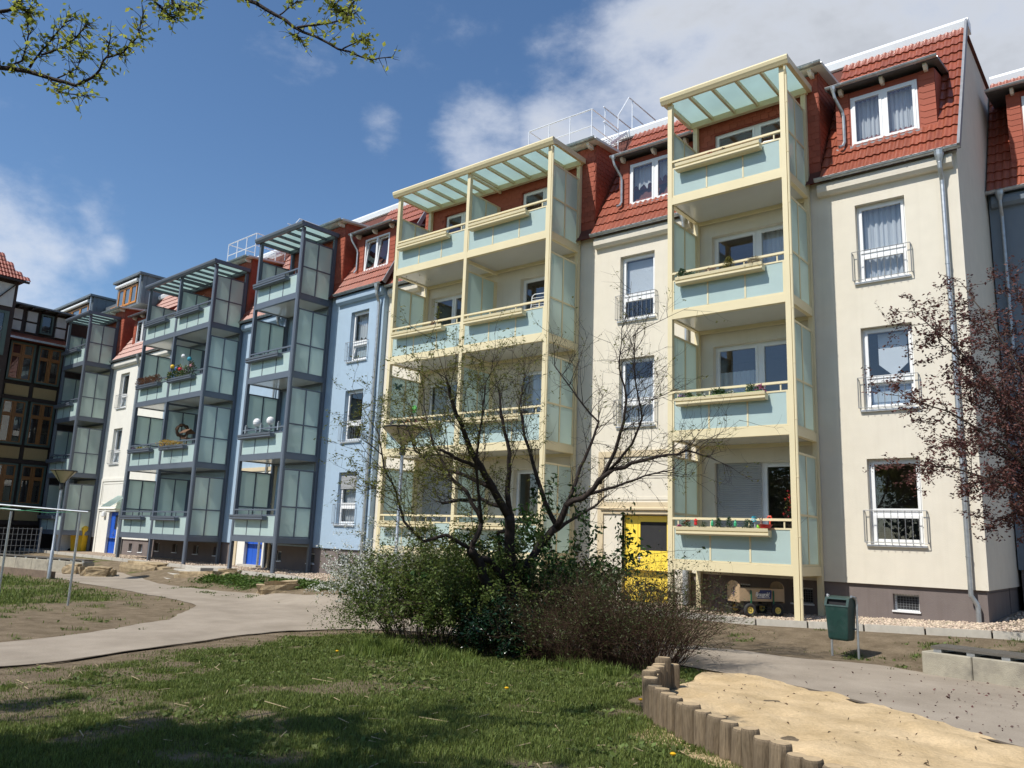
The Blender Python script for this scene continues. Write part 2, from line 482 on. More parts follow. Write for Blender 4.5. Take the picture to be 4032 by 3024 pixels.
PB_L = [(-13.9, 7.2), (-15.0, 8.2), (-16.06, 9.04), (-17.0, 9.85), (-17.75, 10.4), (-19.02, 10.75), (-22.85, 11.2), (-25.7, 11.25), (-27.6, 11.5), (-32, 11.8), (-46, 12.2)]
PB_R = [(-13.2, 11.9), (-14.2, 12.9), (-16.0, 13.6), (-17.7, 13.45), (-19.2, 13.45), (-20.6, 13.4), (-23, 13.3), (-25.2, 13.4), (-27.6, 13.9), (-32, 14.4), (-46, 15.4)]


def resample(pts, n):
    p = np.array(pts, float); d = np.r_[0, np.cumsum(np.hypot(*np.diff(p, axis=0).T))]
    t = np.arange(len(p)) / (len(p) - 1)
    # parameter = index, so both edges of a strip stay matched; smooth with Catmull-Rom
    out = []
    for s in np.linspace(0, len(p) - 1.0001, n):
        i = int(s); f = s - i
        p0, p1, p2, p3 = p[max(i - 1, 0)], p[i], p[min(i + 1, len(p) - 1)], p[min(i + 2, len(p) - 1)]
        out.append(0.5 * ((2 * p1) + (-p0 + p2) * f + (2 * p0 - 5 * p1 + 4 * p2 - p3) * f * f + (-p0 + 3 * p1 - 3 * p2 + p3) * f ** 3))
    return np.array(out)


def strip(name, a, b, n, k, mt, dz, jitter=0.0, seed=5, zfun=None, bumpz=0.0):
    A, B = resample(a, n), resample(b, n)
    if jitter:
        A = A + np.c_[(vnoise(A[:, 0], A[:, 1], 2.3, seed) - .5), (vnoise(A[:, 0], A[:, 1], 2.1, seed + 1) - .5)] * jitter
        B = B + np.c_[(vnoise(B[:, 0], B[:, 1], 2.3, seed + 2) - .5), (vnoise(B[:, 0], B[:, 1], 2.1, seed + 3) - .5)] * jitter
    V = []
    for j in range(k + 1):
        t = j / k; P = A * (1 - t) + B * t
        z = (zfun or gz)(P[:, 0], P[:, 1]) + dz
        if bumpz: z = z + (fbm(P[:, 0], P[:, 1], 2.6, 40, 4) - 0.5) * bumpz
        V.append(np.c_[P, z])
    V = np.concatenate(V); F = []
    for j in range(k):
        for i in range(n - 1):
            a0 = j * n + i; F.append((a0, a0 + 1, a0 + n + 1, a0 + n))
    return np_obj(name, V, F, mt, smooth=True)


def edge_x(y): return np.interp(y, [p[1] for p in PA_R[:9]], [p[0] for p in PA_R[:9]])
def left_edge(x): return np.interp(-np.asarray(x), [-p[0] for p in PB_L], [p[1] for p in PB_L])


LOG_ROW = [(-4.50, 8.35), (-4.36, 7.90), (-4.16, 7.45), (-3.94, 7.10), (-3.66, 6.82), (-3.36, 6.58), (-3.04, 6.38), (-2.74, 6.22), (-2.48, 6.02), (-2.2, 5.85), (-1.8, 5.65), (-1.2, 5.4), (-0.4, 5.1)]


def grass_mask(x, y):
    x = np.asarray(x, float); y = np.asarray(y, float)
    n1_ = fbm(x, y, 0.75, 11, 4); n2_ = fbm(x, y, 2.6, 21, 4)
    lawn = sstep(0.25, 1.25, x - edge_x(y) + (n2_ - .5) * 1.3) * (y < np.interp(x, [-12, -9, -7, -5.6, -4.6], [10.2, 10.85, 10.6, 10.3, 10.0])) * ((x < -4.6) | (y < np.interp(x, [-4.7, -4.2, -3.7, -2.8, -1.2], [8.6, 7.4, 6.85, 6.3, 5.5])))
    bare = sstep(0.385, 0.54, n1_ * 0.55 + n2_ * 0.45)
    m_ = lawn * (0.22 + 0.78 * bare)
    # trodden ground towards the path at the left
    m_ *= 0.45 + 0.55 * sstep(0.4, 2.2, x - edge_x(y) + (n1_ - .5) * 3)
    # lush fringe by the shrubs
    m_ = np.maximum(m_, lawn * np.exp(-((x + 7.2) ** 2 / 5.5 + (y - 8.3) ** 2 / 0.7)) * (0.5 + n2_))
    # dirt strip before the kerb, with weeds
    ky = kerb_y(x)
    verge = (y > 12.3) * (y < ky)
    weeds = sstep(0.56, 0.70, n2_ * 0.65 + n1_ * 0.35)
    m_ = np.where(verge, weeds * 0.8, m_)
    band = np.exp(-((y - (14.45 - 0.02 * (x + 21))) ** 2) / 0.25) * (x < -17.5) * (x > -24.5)
    m_ = np.where(verge, np.maximum(m_, band * sstep(0.32, 0.55, n2_)), m_)
    # wedge left of the path: dirt near the path, lawn further left
    le = left_edge(x)
    wedge = (x < -13.7) * (y < le)
    g = sstep(0.0, 2.2, (-17.6 - x) + (n1_ - .5) * 5 + (7.2 - y) * 0.3)
    far = sstep(0.2, 1.6, le - y + (n2_ - .5) * 1.5)
    m_ = np.where(wedge, np.maximum(g * (0.35 + .65 * bare) * far, sstep(0.6, 0.72, n2_) * 0.5), m_)
    # sand under the logs
    sand = (x > -4.6) & (y > 6.3 - 0.75 * (x + 2.8)) & (y < 10.2)
    m_ = np.where(sand, 0.0, m_)
    return np.clip(m_, 0, 1)


def ground_material():
    mt = bpy.data.materials.new('garden_ground'); mt.use_nodes = True
    n, l = nodes_of(mt); b = n['Principled BSDF']; b.inputs['Roughness'].default_value = 0.95; b.inputs['Specular IOR Level'].default_value = 0.1
    tcn = n.new('ShaderNodeTexCoord'); at_ = n.new('ShaderNodeAttribute'); at_.attribute_name = 'grass'
    nz1 = n.new('ShaderNodeTexNoise'); nz1.inputs['Scale'].default_value = 3.0; nz1.inputs['Detail'].default_value = 10; nz1.inputs['Roughness'].default_value = 0.65
    nz2 = n.new('ShaderNodeTexNoise'); nz2.inputs['Scale'].default_value = 38.0; nz2.inputs['Detail'].default_value = 6; nz2.inputs['Roughness'].default_value = 0.7
    l.new(tcn.outputs['Object'], nz1.inputs['Vector']); l.new(tcn.outputs['Object'], nz2.inputs['Vector'])
    r1 = n.new('ShaderNodeValToRGB'); r1.color_ramp.elements[0].position = 0.3; r1.color_ramp.elements[1].position = 0.72
    r1.color_ramp.elements[0].color = (0.135, 0.102, 0.064, 1); r1.color_ramp.elements[1].color = (0.275, 0.215, 0.145, 1)
    l.new(nz1.outputs['Fac'], r1.inputs[0])
    r2 = n.new('ShaderNodeValToRGB'); r2.color_ramp.elements[0].position = 0.3; r2.color_ramp.elements[1].position = 0.7
    r2.color_ramp.elements[0].color = (0.058, 0.075, 0.020, 1); r2.color_ramp.elements[1].color = (0.135, 0.145, 0.048, 1)
    l.new(nz2.outputs['Fac'], r2.inputs[0])
    # soften the mask with fine noise
    ma = n.new('ShaderNodeMath'); ma.operation = 'SUBTRACT'; ma.inputs[1].default_value = 0.5; l.new(nz2.outputs['Fac'], ma.inputs[0])
    mb_ = n.new('ShaderNodeMath'); mb_.operation = 'MULTIPLY_ADD'; mb_.inputs[1].default_value = 1.6; l.new(ma.outputs[0], mb_.inputs[0]); l.new(at_.outputs['Fac'], mb_.inputs[2])
    mc = n.new('ShaderNodeMapRange'); mc.inputs['From Min'].default_value = 0.2; mc.inputs['From Max'].default_value = 0.8; l.new(mb_.outputs[0], mc.inputs['Value'])
    mx = n.new('ShaderNodeMix'); mx.data_type = 'RGBA'; l.new(mc.outputs[0], mx.inputs['Factor']); l.new(r1.outputs[0], mx.inputs['A']); l.new(r2.outputs[0], mx.inputs['B'])
    hs = n.new('ShaderNodeHueSaturation'); l.new(mx.outputs['Result'], hs.inputs['Color'])
    rv = n.new('ShaderNodeMapRange'); rv.inputs['From Min'].default_value = 0.3; rv.inputs['From Max'].default_value = 0.7; rv.inputs['To Min'].default_value = 0.72; rv.inputs['To Max'].default_value = 1.25
    l.new(nz2.outputs['Fac'], rv.inputs['Value']); l.new(rv.outputs[0], hs.inputs['Value'])
    l.new(hs.outputs[0], b.inputs['Base Color'])
    bp_ = n.new('ShaderNodeBump'); bp_.inputs['Strength'].default_value = 0.9; bp_.inputs['Distance'].default_value = 0.04
    l.new(nz2.outputs['Fac'], bp_.inputs['Height']); l.new(bp_.outputs[0], b.inputs['Normal'])
    return mt


def soil(name, c0, c1, sc, bump, dist, c2=None, s2=1.2):
    mt = bpy.data.materials.new(name); mt.use_nodes = True
    n, l = nodes_of(mt); b = n['Principled BSDF']; b.inputs['Roughness'].default_value = 0.93; b.inputs['Specular IOR Level'].default_value = 0.15
    tcn = n.new('ShaderNodeTexCoord')
    nz1 = n.new('ShaderNodeTexNoise'); nz1.inputs['Scale'].default_value = s2; nz1.inputs['Detail'].default_value = 8; nz1.inputs['Roughness'].default_value = 0.6
    nz2 = n.new('ShaderNodeTexNoise'); nz2.inputs['Scale'].default_value = sc; nz2.inputs['Detail'].default_value = 7; nz2.inputs['Roughness'].default_value = 0.7
    l.new(tcn.outputs['Object'], nz1.inputs['Vector']); l.new(tcn.outputs['Object'], nz2.inputs['Vector'])
    r1 = n.new('ShaderNodeValToRGB'); r1.color_ramp.elements[0].position = 0.32; r1.color_ramp.elements[1].position = 0.68
    r1.color_ramp.elements[0].color = (*c0, 1); r1.color_ramp.elements[1].color = (*c1, 1)
    l.new(nz1.outputs['Fac'], r1.inputs[0])
    hs = n.new('ShaderNodeHueSaturation'); l.new(r1.outputs[0], hs.inputs['Color'])
    rv = n.new('ShaderNodeMapRange'); rv.inputs['From Min'].default_value = 0.3; rv.inputs['From Max'].default_value = 0.7; rv.inputs['To Min'].default_value = 0.84; rv.inputs['To Max'].default_value = 1.14
    l.new(nz2.outputs['Fac'], rv.inputs['Value']); l.new(rv.outputs[0], hs.inputs['Value']); l.new(hs.outputs[0], b.inputs['Base Color'])
    bp_ = n.new('ShaderNodeBump'); bp_.inputs['Strength'].default_value = bump; bp_.inputs['Distance'].default_value = dist
    l.new(nz2.outputs['Fac'], bp_.inputs['Height']); l.new(bp_.outputs[0], b.inputs['Normal'])
    return mt


gx = np.r_[[-900, -300, -120, -70, -55, -48, -43, -39, -36], np.arange(-34, 6.01, 0.14), [7, 9, 12, 18, 30, 60, 150, 400, 900]]
gy = np.r_[[-900, -300, -100, -40, -20, -10, -6, -4], np.arange(-2.5, 16.7, 0.14), [17.3, 18.5, 22, 30, 60, 150, 400, 900]]
GX, GY = np.meshgrid(gx, gy)
GZ = gz(GX.ravel(), GY.ravel())
nx, ny = len(gx), len(gy)
ii = (np.arange(ny - 1)[:, None] * nx + np.arange(nx - 1)[None, :]).ravel()
ground = np_obj('ground', np.c_[GX.ravel(), GY.ravel(), GZ], np.c_[ii, ii + 1, ii + nx + 1, ii + nx], ground_material(),
                attrs={'grass': ('POINT', grass_mask(GX.ravel(), GY.ravel()))}, smooth=True)
tag(ground, kind='structure')
PATH_M = soil('compacted_path_surface', (0.255, 0.215, 0.168), (0.345, 0.295, 0.235), 55, 0.35, 0.01)
tag(strip('path', PB_L, PB_R, 120, 14, PATH_M, 0.010, 0.10, 50), kind='structure')
tag(strip('path', PA_L, PA_R, 200, 16, PATH_M, 0.018, 0.10, 60), kind='structure')
SAND_M = soil('yellow_sand', (0.47, 0.345, 0.19), (0.66, 0.50, 0.30), 30, 0.7, 0.03, s2=2.2)
SAND_EDGE = [(-4.75, 9.85), (-4.3, 10.02), (-3.9, 9.93), (-3.55, 9.84), (-3.2, 9.7), (-2.85, 9.52), (-2.5, 9.3), (-2.15, 9.06), (-1.85, 8.84), (-1.5, 8.6), (-1.1, 8.34), (-0.3, 7.9), (0.8, 7.3)]
tag(strip('sand', [(a + .05, b + .05) for a, b in LOG_ROW], SAND_EDGE, 90, 46, SAND_M, 0.035, 0.05, 70, bumpz=0.12), kind='structure')
# sand spilt through the logs onto the lawn
SP = [(-3.95, 6.92), (-3.7, 6.74), (-3.4, 6.56), (-3.1, 6.4), (-2.8, 6.22), (-2.5, 6.05)]
tag(strip('sand', [(-3.9, 6.85), (-3.78, 6.5), (-3.42, 6.28), (-3.0, 6.1), (-2.75, 5.98), (-2.5, 5.96)], SP, 40, 8, SAND_M, 0.006, 0.28, 75, bumpz=0.03), kind='structure')

# gravel strip under the towers: base sheet and loose stones
gs_x = np.arange(-47, 8.01, 0.3)
V = []; kk = 10
for j in range(kk + 1):
    y0 = kerb_y(gs_x) + 0.06; y1 = np.where(gs_x > -3.2, 21.2, np.where(gs_x > -19, 17.6, 18.1 - 0.048 * (gs_x + 25))); y = y0 + (y1 - y0) * j / kk
    V.append(np.c_[gs_x, y, strip_z(gs_x, y)])
n_ = len(gs_x); F = [(j * n_ + i, j * n_ + i + 1, (j + 1) * n_ + i + 1, (j + 1) * n_ + i) for j in range(kk) for i in range(n_ - 1)]
GRAVEL_BASE = soil('gravel_bed', (0.26, 0.20, 0.15), (0.40, 0.32, 0.24), 60, 1.0, 0.02, s2=9)
tag(np_obj('gravel_bed', np.concatenate(V), F, GRAVEL_BASE, smooth=True), kind='structure')


def stones(n, xs, ys, zs, smin, smax, mt, name):
    P = np.array([(1, 0, 0), (-1, 0, 0), (0, 1, 0), (0, -1, 0), (0, 0, 1), (0, 0, -1)], float)
    T = np.array([(0, 2, 4), (2, 1, 4), (1, 3, 4), (3, 0, 4), (2, 0, 5), (1, 2, 5), (3, 1, 5), (0, 3, 5)])
    s = RNG.uniform(smin, smax, n)
    J = P[None] * (s[:, None, None] * RNG.uniform(0.55, 1.2, (n, 6, 1))) * np.array([1, 1, .6])
    a = RNG.uniform(0, 6.283, n); ca, sa = np.cos(a), np.sin(a)
    x = J[..., 0] * ca[:, None] - J[..., 1] * sa[:, None]; y = J[..., 0] * sa[:, None] + J[..., 1] * ca[:, None]
    tl = RNG.uniform(-.5, .5, n)[:, None]
    z = J[..., 2] + x * tl * 0.6
    V = np.stack([x + xs[:, None], y + ys[:, None], z + zs[:, None]], -1).reshape(-1, 3)
    F = (T[None] + (np.arange(n) * 6)[:, None, None]).reshape(-1, 3)
    return np_obj(name, V, F, mt)


STONE_M = leafmat('pink_grey_gravel_stone', (0.46, 0.37, 0.28), 0.0, 0.42, 0.85)
q = 17000
sx = np.where(RNG.random(q) < 0.62, RNG.uniform(-9.5, 1.5, q), RNG.uniform(-36, -12, q))
sy = kerb_y(sx) + 0.05 + RNG.random(q) ** 0.9 * 1.75
big = sx > -2.6; sy = np.where(big, kerb_y(sx) + 0.05 + RNG.random(q) * 5, sy)
tag(stones(q, sx, sy, strip_z(sx, sy) + 0.008, 0.018, 0.05, STONE_M, 'gravel'), 'loose pinkish gravel stones in the strip along the house fronts', 'gravel', kind='stuff')

# kerb stones along the gravel
kerb = empty('kerb', (-8, 15.5, 0)); tag(kerb, kind='structure')
kp = resample(KERB, 900); kd = np.r_[0, np.cumsum(np.hypot(*np.diff(kp, axis=0).T))]
km = MB().box(-0.485, 0.485, 0, 0.07, -0.2, 0.02).mesh('kerb_stone', M['kerb'])
s0 = 0.0
while s0 < kd[-1] - 1.0:
    a = np.array([np.interp(s0, kd, kp[:, 0]), np.interp(s0, kd, kp[:, 1])]); b = np.array([np.interp(s0 + 1.0, kd, kp[:, 0]), np.interp(s0 + 1.0, kd, kp[:, 1])])
    mid = (a + b) / 2
    s0 += 1.0
    if mid[0] > 9 or mid[0] < -47: continue
    o = link('kerb_stone', km, kerb)
    za, zb_ = float(strip_z(a[0], a[1])), float(strip_z(b[0], b[1]))
    o.location = (mid[0] + 8, mid[1] - 15.5, (za + zb_) / 2 + 0.012)
    o.rotation_euler = (random.uniform(-.015, .015), -math.atan2(zb_ - za, 1.0), math.atan2(b[1] - a[1], b[0] - a[0]))

# ================================================================== HOUSES
TOWER_Y = -1.466         # tower front relative to the wall line
CR = ((0.0, 17.2, 0.0), 0.0)
LYAW = R(-2.75)
lo = Vector((-25.147, 15.82, 0)) + Vector((-math.sin(LYAW), math.cos(LYAW), 0)) * 1.466
LF = (tuple(lo), LYAW)


def world_of(fr, x, y, z):
    (ox, oy, oz), a = fr
    return Vector((ox + x * math.cos(a) - y * math.sin(a), oy + x * math.sin(a) + y * math.cos(a), oz + z))


def proj_size(p, s):
    d = (p - Vector((0, 0, CAMZ))).dot(FW)
    return s * F_PX / max(d, 0.1)


def pieces(parent, name, me, tfs, fr, limit=300, base=Matrix.Identity(4)):
    """tfs: list of 4x4 in the house frame; the nearest become objects, the rest one joined stuff part"""
    def dist(t):
        p = t.translation; w = world_of(fr, p.x, p.y, p.z); return (w - Vector((0, 0, CAMZ))).length
    tfs = sorted(tfs, key=dist)
    inv = base.inverted()
    for t in tfs[:limit]:
        o = link(name, me, parent); o.matrix_local = inv @ t
    rest = tfs[limit:]
    if rest:
        mv = np.array([v.co[:] for v in me.vertices]); mf = [list(p.vertices) for p in me.polygons]
        mb = MB()
        for t in rest:
            A = np.array(t.to_3x3()); P = mv @ A.T + np.array(t.translation)
            mb.add(P.tolist(), mf)
        o = mb.build(name + 's_joined', me.materials[0], parent)
        o.name = name + 's'
        o.matrix_local = inv
        o['kind'] = 'stuff'


def wall_mesh(mb, x0, x1, z0, z1, holes, y=0.0, depth=0.22):
    xs = sorted({x0, x1, *[h[0] for h in holes], *[h[1] for h in holes]}); zs = sorted({z0, z1, *[h[2] for h in holes], *[h[3] for h in holes]})
    xs = [x for x in xs if x0 - 1e-6 <= x <= x1 + 1e-6]; zs = [z for z in zs if z0 - 1e-6 <= z <= z1 + 1e-6]
    for i in range(len(xs) - 1):
        for j in range(len(zs) - 1):
            cx, cz = (xs[i] + xs[i + 1]) / 2, (zs[j] + zs[j + 1]) / 2
            if any(h[0] < cx < h[1] and h[2] < cz < h[3] for h in holes): continue
            mb.add([(xs[i], y, zs[j]), (xs[i + 1], y, zs[j]), (xs[i + 1], y, zs[j + 1]), (xs[i], y, zs[j + 1])], [(0, 1, 2, 3)])
    for a, b, c, d in holes:
        y2 = y + depth
        mb.add([(a, y, c), (b, y, c), (b, y, d), (a, y, d), (a, y2, c), (b, y2, c), (b, y2, d), (a, y2, d)],
               [(0, 4, 5, 1), (1, 5, 6, 2), (2, 6, 7, 3), (3, 7, 4, 0)])


def curtain_mesh(x0, x1, z0, z1, y, waves=9, amp=0.02, scallop=0.0, top=None):
    n = 48; V = []; F = []
    ph = random.uniform(0, 6)
    for i in range(n + 1):
        t = i / n; x = x0 + (x1 - x0) * t
        yy = y + amp * math.sin(waves * 6.283 * t + ph) + amp * .4 * math.sin(waves * 2.3 * 6.283 * t)
        zb = z0 + scallop * abs(math.sin(waves * 2.0 * t + ph))
        V += [(x, yy, zb), (x, yy, z1)]
        if i: F.append((2 * i - 2, 2 * i, 2 * i + 1, 2 * i - 1))
    mb = MB(); mb.add(V, F); return mb


def frame_bars(mb, x0, x1, z0, z1, y0, y1, w):
    mb.box(x0, x0 + w, y0, y1, z0, z1); mb.box(x1 - w, x1, y0, y1, z0, z1)
    mb.box(x0 + w, x1 - w, y0 + .001, y1 - .001, z0, z0 + w); mb.box(x0 + w, x1 - w, y0 + .001, y1 - .001, z1 - w, z1)


def window(house, x0, x1, z0, z1, style='split', yd=0.14, sill=True, guard=False, curtain=None, tilt=False, shutter=0.0):
    """frame part with panes, sill, guard and curtain below it"""
    mb = MB(); y0, y1 = yd, yd + 0.07; panes = []
    fw = 0.06; sw = 0.055
    frame_bars(mb, x0, x1, z0, z1, y0, y1, fw)
    if style == 'split':
        zt = z0 + (z1 - z0) * 0.36
        mb.box(x0 + fw, x1 - fw, y0, y1, zt - 0.05, zt + 0.05)
        frame_bars(mb, x0 + fw - .01, x1 - fw + .01, zt + 0.04, z1 - fw + .01, y0 - .02, y1 - .03, sw)
        if not tilt: frame_bars(mb, x0 + fw - .01, x1 - fw + .01, z0 + fw - .01, zt - 0.04, y0 - .02, y1 - .03, sw)
        panes = [(x0 + fw + sw - .015, x1 - fw - sw + .015, zt + .04 + sw - .005, z1 - fw - sw + .015)]
        if not tilt: panes.append((x0 + fw + sw - .015, x1 - fw - sw + .015, z0 + fw + sw - .015, zt - .04 - sw + .005))
    elif style == 'double':
        xm = (x0 + x1) / 2
        mb.box(xm - .035, xm + .035, y0, y1, z0 + fw, z1 - fw)
        for a, b in ((x0 + fw - .01, xm - .025), (xm + .025, x1 - fw + .01)):
            frame_bars(mb, a, b, z0 + fw - .01, z1 - fw + .01, y0 - .02, y1 - .03, sw)
            panes.append((a + sw - .005, b - sw + .005, z0 + fw + sw - .015, z1 - fw - sw + .015))
    elif style == 'single':
        frame_bars(mb, x0 + fw - .01, x1 - fw + .01, z0 + fw - .01, z1 - fw + .01, y0 - .02, y1 - .03, sw)
        panes = [(x0 + fw + sw - .015, x1 - fw - sw + .015, z0 + fw + sw - .015, z1 - fw - sw + .015)]
    w = mb.build('window', M['white'], house)
    for a, b, c, d in panes:
        p = MB().add([(a, y0 + .015, c), (b, y0 + .015, c), (b, y0 + .015, d), (a, y0 + .015, d)], [(0, 1, 2, 3)]).build('pane', M['pane'], w)
    if style == 'split' and tilt:
        zt = z0 + (z1 - z0) * 0.36; t = MB()
        frame_bars(t, x0 + fw - .01, x1 - fw + .01, 0, zt - .04 - z0 - fw + .01, -.02, .03, sw)
        Mx = Matrix.Translation((0, y0, z0 + fw - .01)) @ Matrix.Rotation(-0.16, 4, 'X')
        t.xform(Mx).build('tilted_sash', M['white'], w)
        MB().prism_y([(x0 + fw + sw - .015, sw - .005), (x1 - fw - sw + .015, sw - .005), (x1 - fw - sw + .015, zt - .04 - z0 - fw - sw + .015), (x0 + fw + sw - .015, zt - .04 - z0 - fw - sw + .015)], 0, .004).xform(Mx).build('pane', M['pane'], w)
        MB().box(x0 + fw, x1 - fw, y1 + .06, y1 + .065, z0 + fw, zt - .05).build('curtain', M['curtain'], w)
    if sill:
        MB().box(x0 - .05, x1 + .05, -.055, y0 + .01, z0 - .045, z0 - .002).build('sill', M['white'], w)
    if guard:
        g = MB(); r = .006; xa, xb = x0 - .08, x1 + .08; za, zb = z0 + .03, z0 + .66; yy = -.10
        for z in (za, zb): g.tube([(xa, yy, z), (xb, yy, z)], .008, 5)
        for i in range(10):
            x = xa + (xb - xa) * i / 9; g.tube([(x, yy, za - .05 if 0 < i < 9 else za), (x, yy, zb)], r, 4)
        for x in (xa, xb):
            for z in (za + .02, zb - .02): g.tube([(x, yy, z), (x, 0.0, z)], .009, 5); 
            g.tube([(x, -.05, za), (x, -.05, zb)], r, 4)
        g.build('window_guard', M['steel_rod'], w)
    if shutter:
        s = MB(); zc_ = z1 - (z1 - z0) * shutter; k = 0
        z = z1
        while z > zc_ + .001:
            s.prism_x([(y0 - .045, z), (y0 - .03, z - .02), (y0 - .045, z - .04), (y0 - .055, z - .02)], x0 + .02, x1 - .02); z -= .042
        s.build('roller_shutter', M['blind'], w)
    cy = y1 + .10
    if curtain == 'full':
        curtain_mesh(x0 + .03, x1 - .03, z0 + .02, z1 - .05, cy, 8, .025).build('curtain', M['curtain'], w)
    elif curtain == 'lace':
        curtain_mesh(x0 + .03, x1 - .03, z0 + (z1 - z0) * .42, z1 - .05, cy, 7, .02, scallop=.16).build('curtain', M['curtain'], w)
    elif curtain == 'half':
        curtain_mesh(x0 + .03, x1 - .03, z0 + (z1 - z0) * .40, z0 + (z1 - z0) * .72, cy, 9, .02).build('curtain', M['curtain'], w)
        curtain_mesh(x0 + .03, x1 - .03, z0 + .03, z0 + (z1 - z0) * .33, cy, 9, .02).build('curtain', M['curtain'], w)
    elif curtain == 'blind':
        s = MB()
        for i in range(34):
            z = z1 - .12 - i * .032
            if z < z0 + .08: break
            s.box(x0 + .05, x1 - .05, cy - .06, cy - .045, z - .026, z)
        s.build('pleated_blind', M['curtain'], w)
    elif curtain == 'pennant':
        xm = (x0 + x1) / 2 + .06; s = MB()
        s.prism_y([(xm - .3, z1 - .1), (xm + .26, z1 - .1), (xm + .26, z0 + .98), (xm - .02, z0 + .72), (xm - .3, z0 + .98)], cy, cy + .006)
        s.build('curtain', M['curtain'], w)
    return w


def gutter(parent, x0, x1, y, z, r=0.065):
    g = MB(); n = 7
    prof = [(y + r + r * math.cos(math.pi + math.pi * i / n), z + r * math.sin(math.pi + math.pi * i / n)) for i in range(n + 1)]
    inner = [(y + r + (r - .008) * math.cos(math.pi + math.pi * i / n), z + (r - .008) * math.sin(math.pi + math.pi * i / n)) for i in range(n, -1, -1)]
    g.prism_x(prof + inner, x0, x1)
    g.tube([(x0, y, z), (x1, y, z)], .010, 6)
    x = x0 + .35
    while x < x1:
        g.prism_x([(a - .006 * (1 if a < y + r else -1), b - .006) for a, b in prof] , x - .012, x + .012); x += .75
    return g.build('gutter', M['zinc'], parent)


def downpipe(parent, x, y0, ztop, zbot, wall_y=-.09, r=.045, kick=None):
    p = MB()
    p.lathe([(.10, 0.0), (.085, -.10), (r, -.24), (r, -.26)], 10, (x, y0 + .05, ztop))
    pts = [(x, y0 + .05, ztop - .25), (x, y0 + .07, ztop - .36), (x, wall_y - .01, ztop - .58), (x, wall_y, ztop - .68), (x, wall_y, zbot + .62)]
    if kick: pts += [(x, wall_y, zbot + .60), (x + kick * .4, wall_y + .05, zbot + .46), (x + kick * .5, wall_y + .06, zbot + .40), (x + kick * .5, wall_y + .06, zbot - .02)]
    else: pts += [(x, wall_y, zbot - .02)]
    p.tube(pts, r, 10)
    z = zbot + 1.3
    while z < ztop - .8:
        p.tube([(x, wall_y, z - .012), (x, wall_y, z + .012)], r + .008, 10); p.bar((x, wall_y, z), (x, 0.0, z), .012, .012); z += 1.9
    return p.build('downpipe', M['zinc'], parent, smooth=False)


# ---- roof tile and shingle meshes
def tile_mesh():
    w, h = 0.30, 0.36; ys = [0, .035, .07, .11, .15, .185, .22, .26, .30]; hs = [.0, .026, .028, .006, .0, .024, .026, .005, .0]
    V = []; F = []
    for (s, lift) in ((0.0, .034), (h, .0)):
        for a, b in zip(ys, hs): V.append((a, s, b + lift))
    n = len(ys)
    for a, b in zip(ys, hs): V.append((a, 0.004, b + lift if False else b + .006))
    for i in range(n - 1):
        F.append((i, i + 1, n + i + 1, n + i)); F.append((i, 2 * n + i, 2 * n + i + 1, i + 1))
    mb = MB(); mb.add(V, F); return mb.mesh('roof_tile', M['tile'])


TILE = tile_mesh()


def shingle_mesh():
    w, h, t = .20, .20, .008
    o = [(0.003, .045), (.05, 0.0), (w - .003, 0.0), (w - .003, h), (.003, h)]
    mb = MB(); n = len(o)
    mb.add([(x, -t * (1.9 - z / h * 1.4), z) for x, z in o] + [(x, 0.012 * (z / h) - .004, z) for x, z in o],
           [tuple(range(n)), tuple(range(2 * n - 1, n - 1, -1))] + [(i, i + n, (i + 1) % n + n, (i + 1) % n) for i in range(n)])
    return mb.mesh('shingle', M['shingle'])


SHINGLE = shingle_mesh()
RY0, RZ0, RY1, RZ1 = -0.23, 9.48, 2.03, 13.43       # mansard foot and head in the house frame
SLOPE = math.atan2(RZ1 - RZ0, RY1 - RY0); SLEN = math.hypot(RZ1 - RZ0, RY1 - RY0)


def roof_z(y): return RZ0 + (y - RY0) * math.tan(SLOPE)


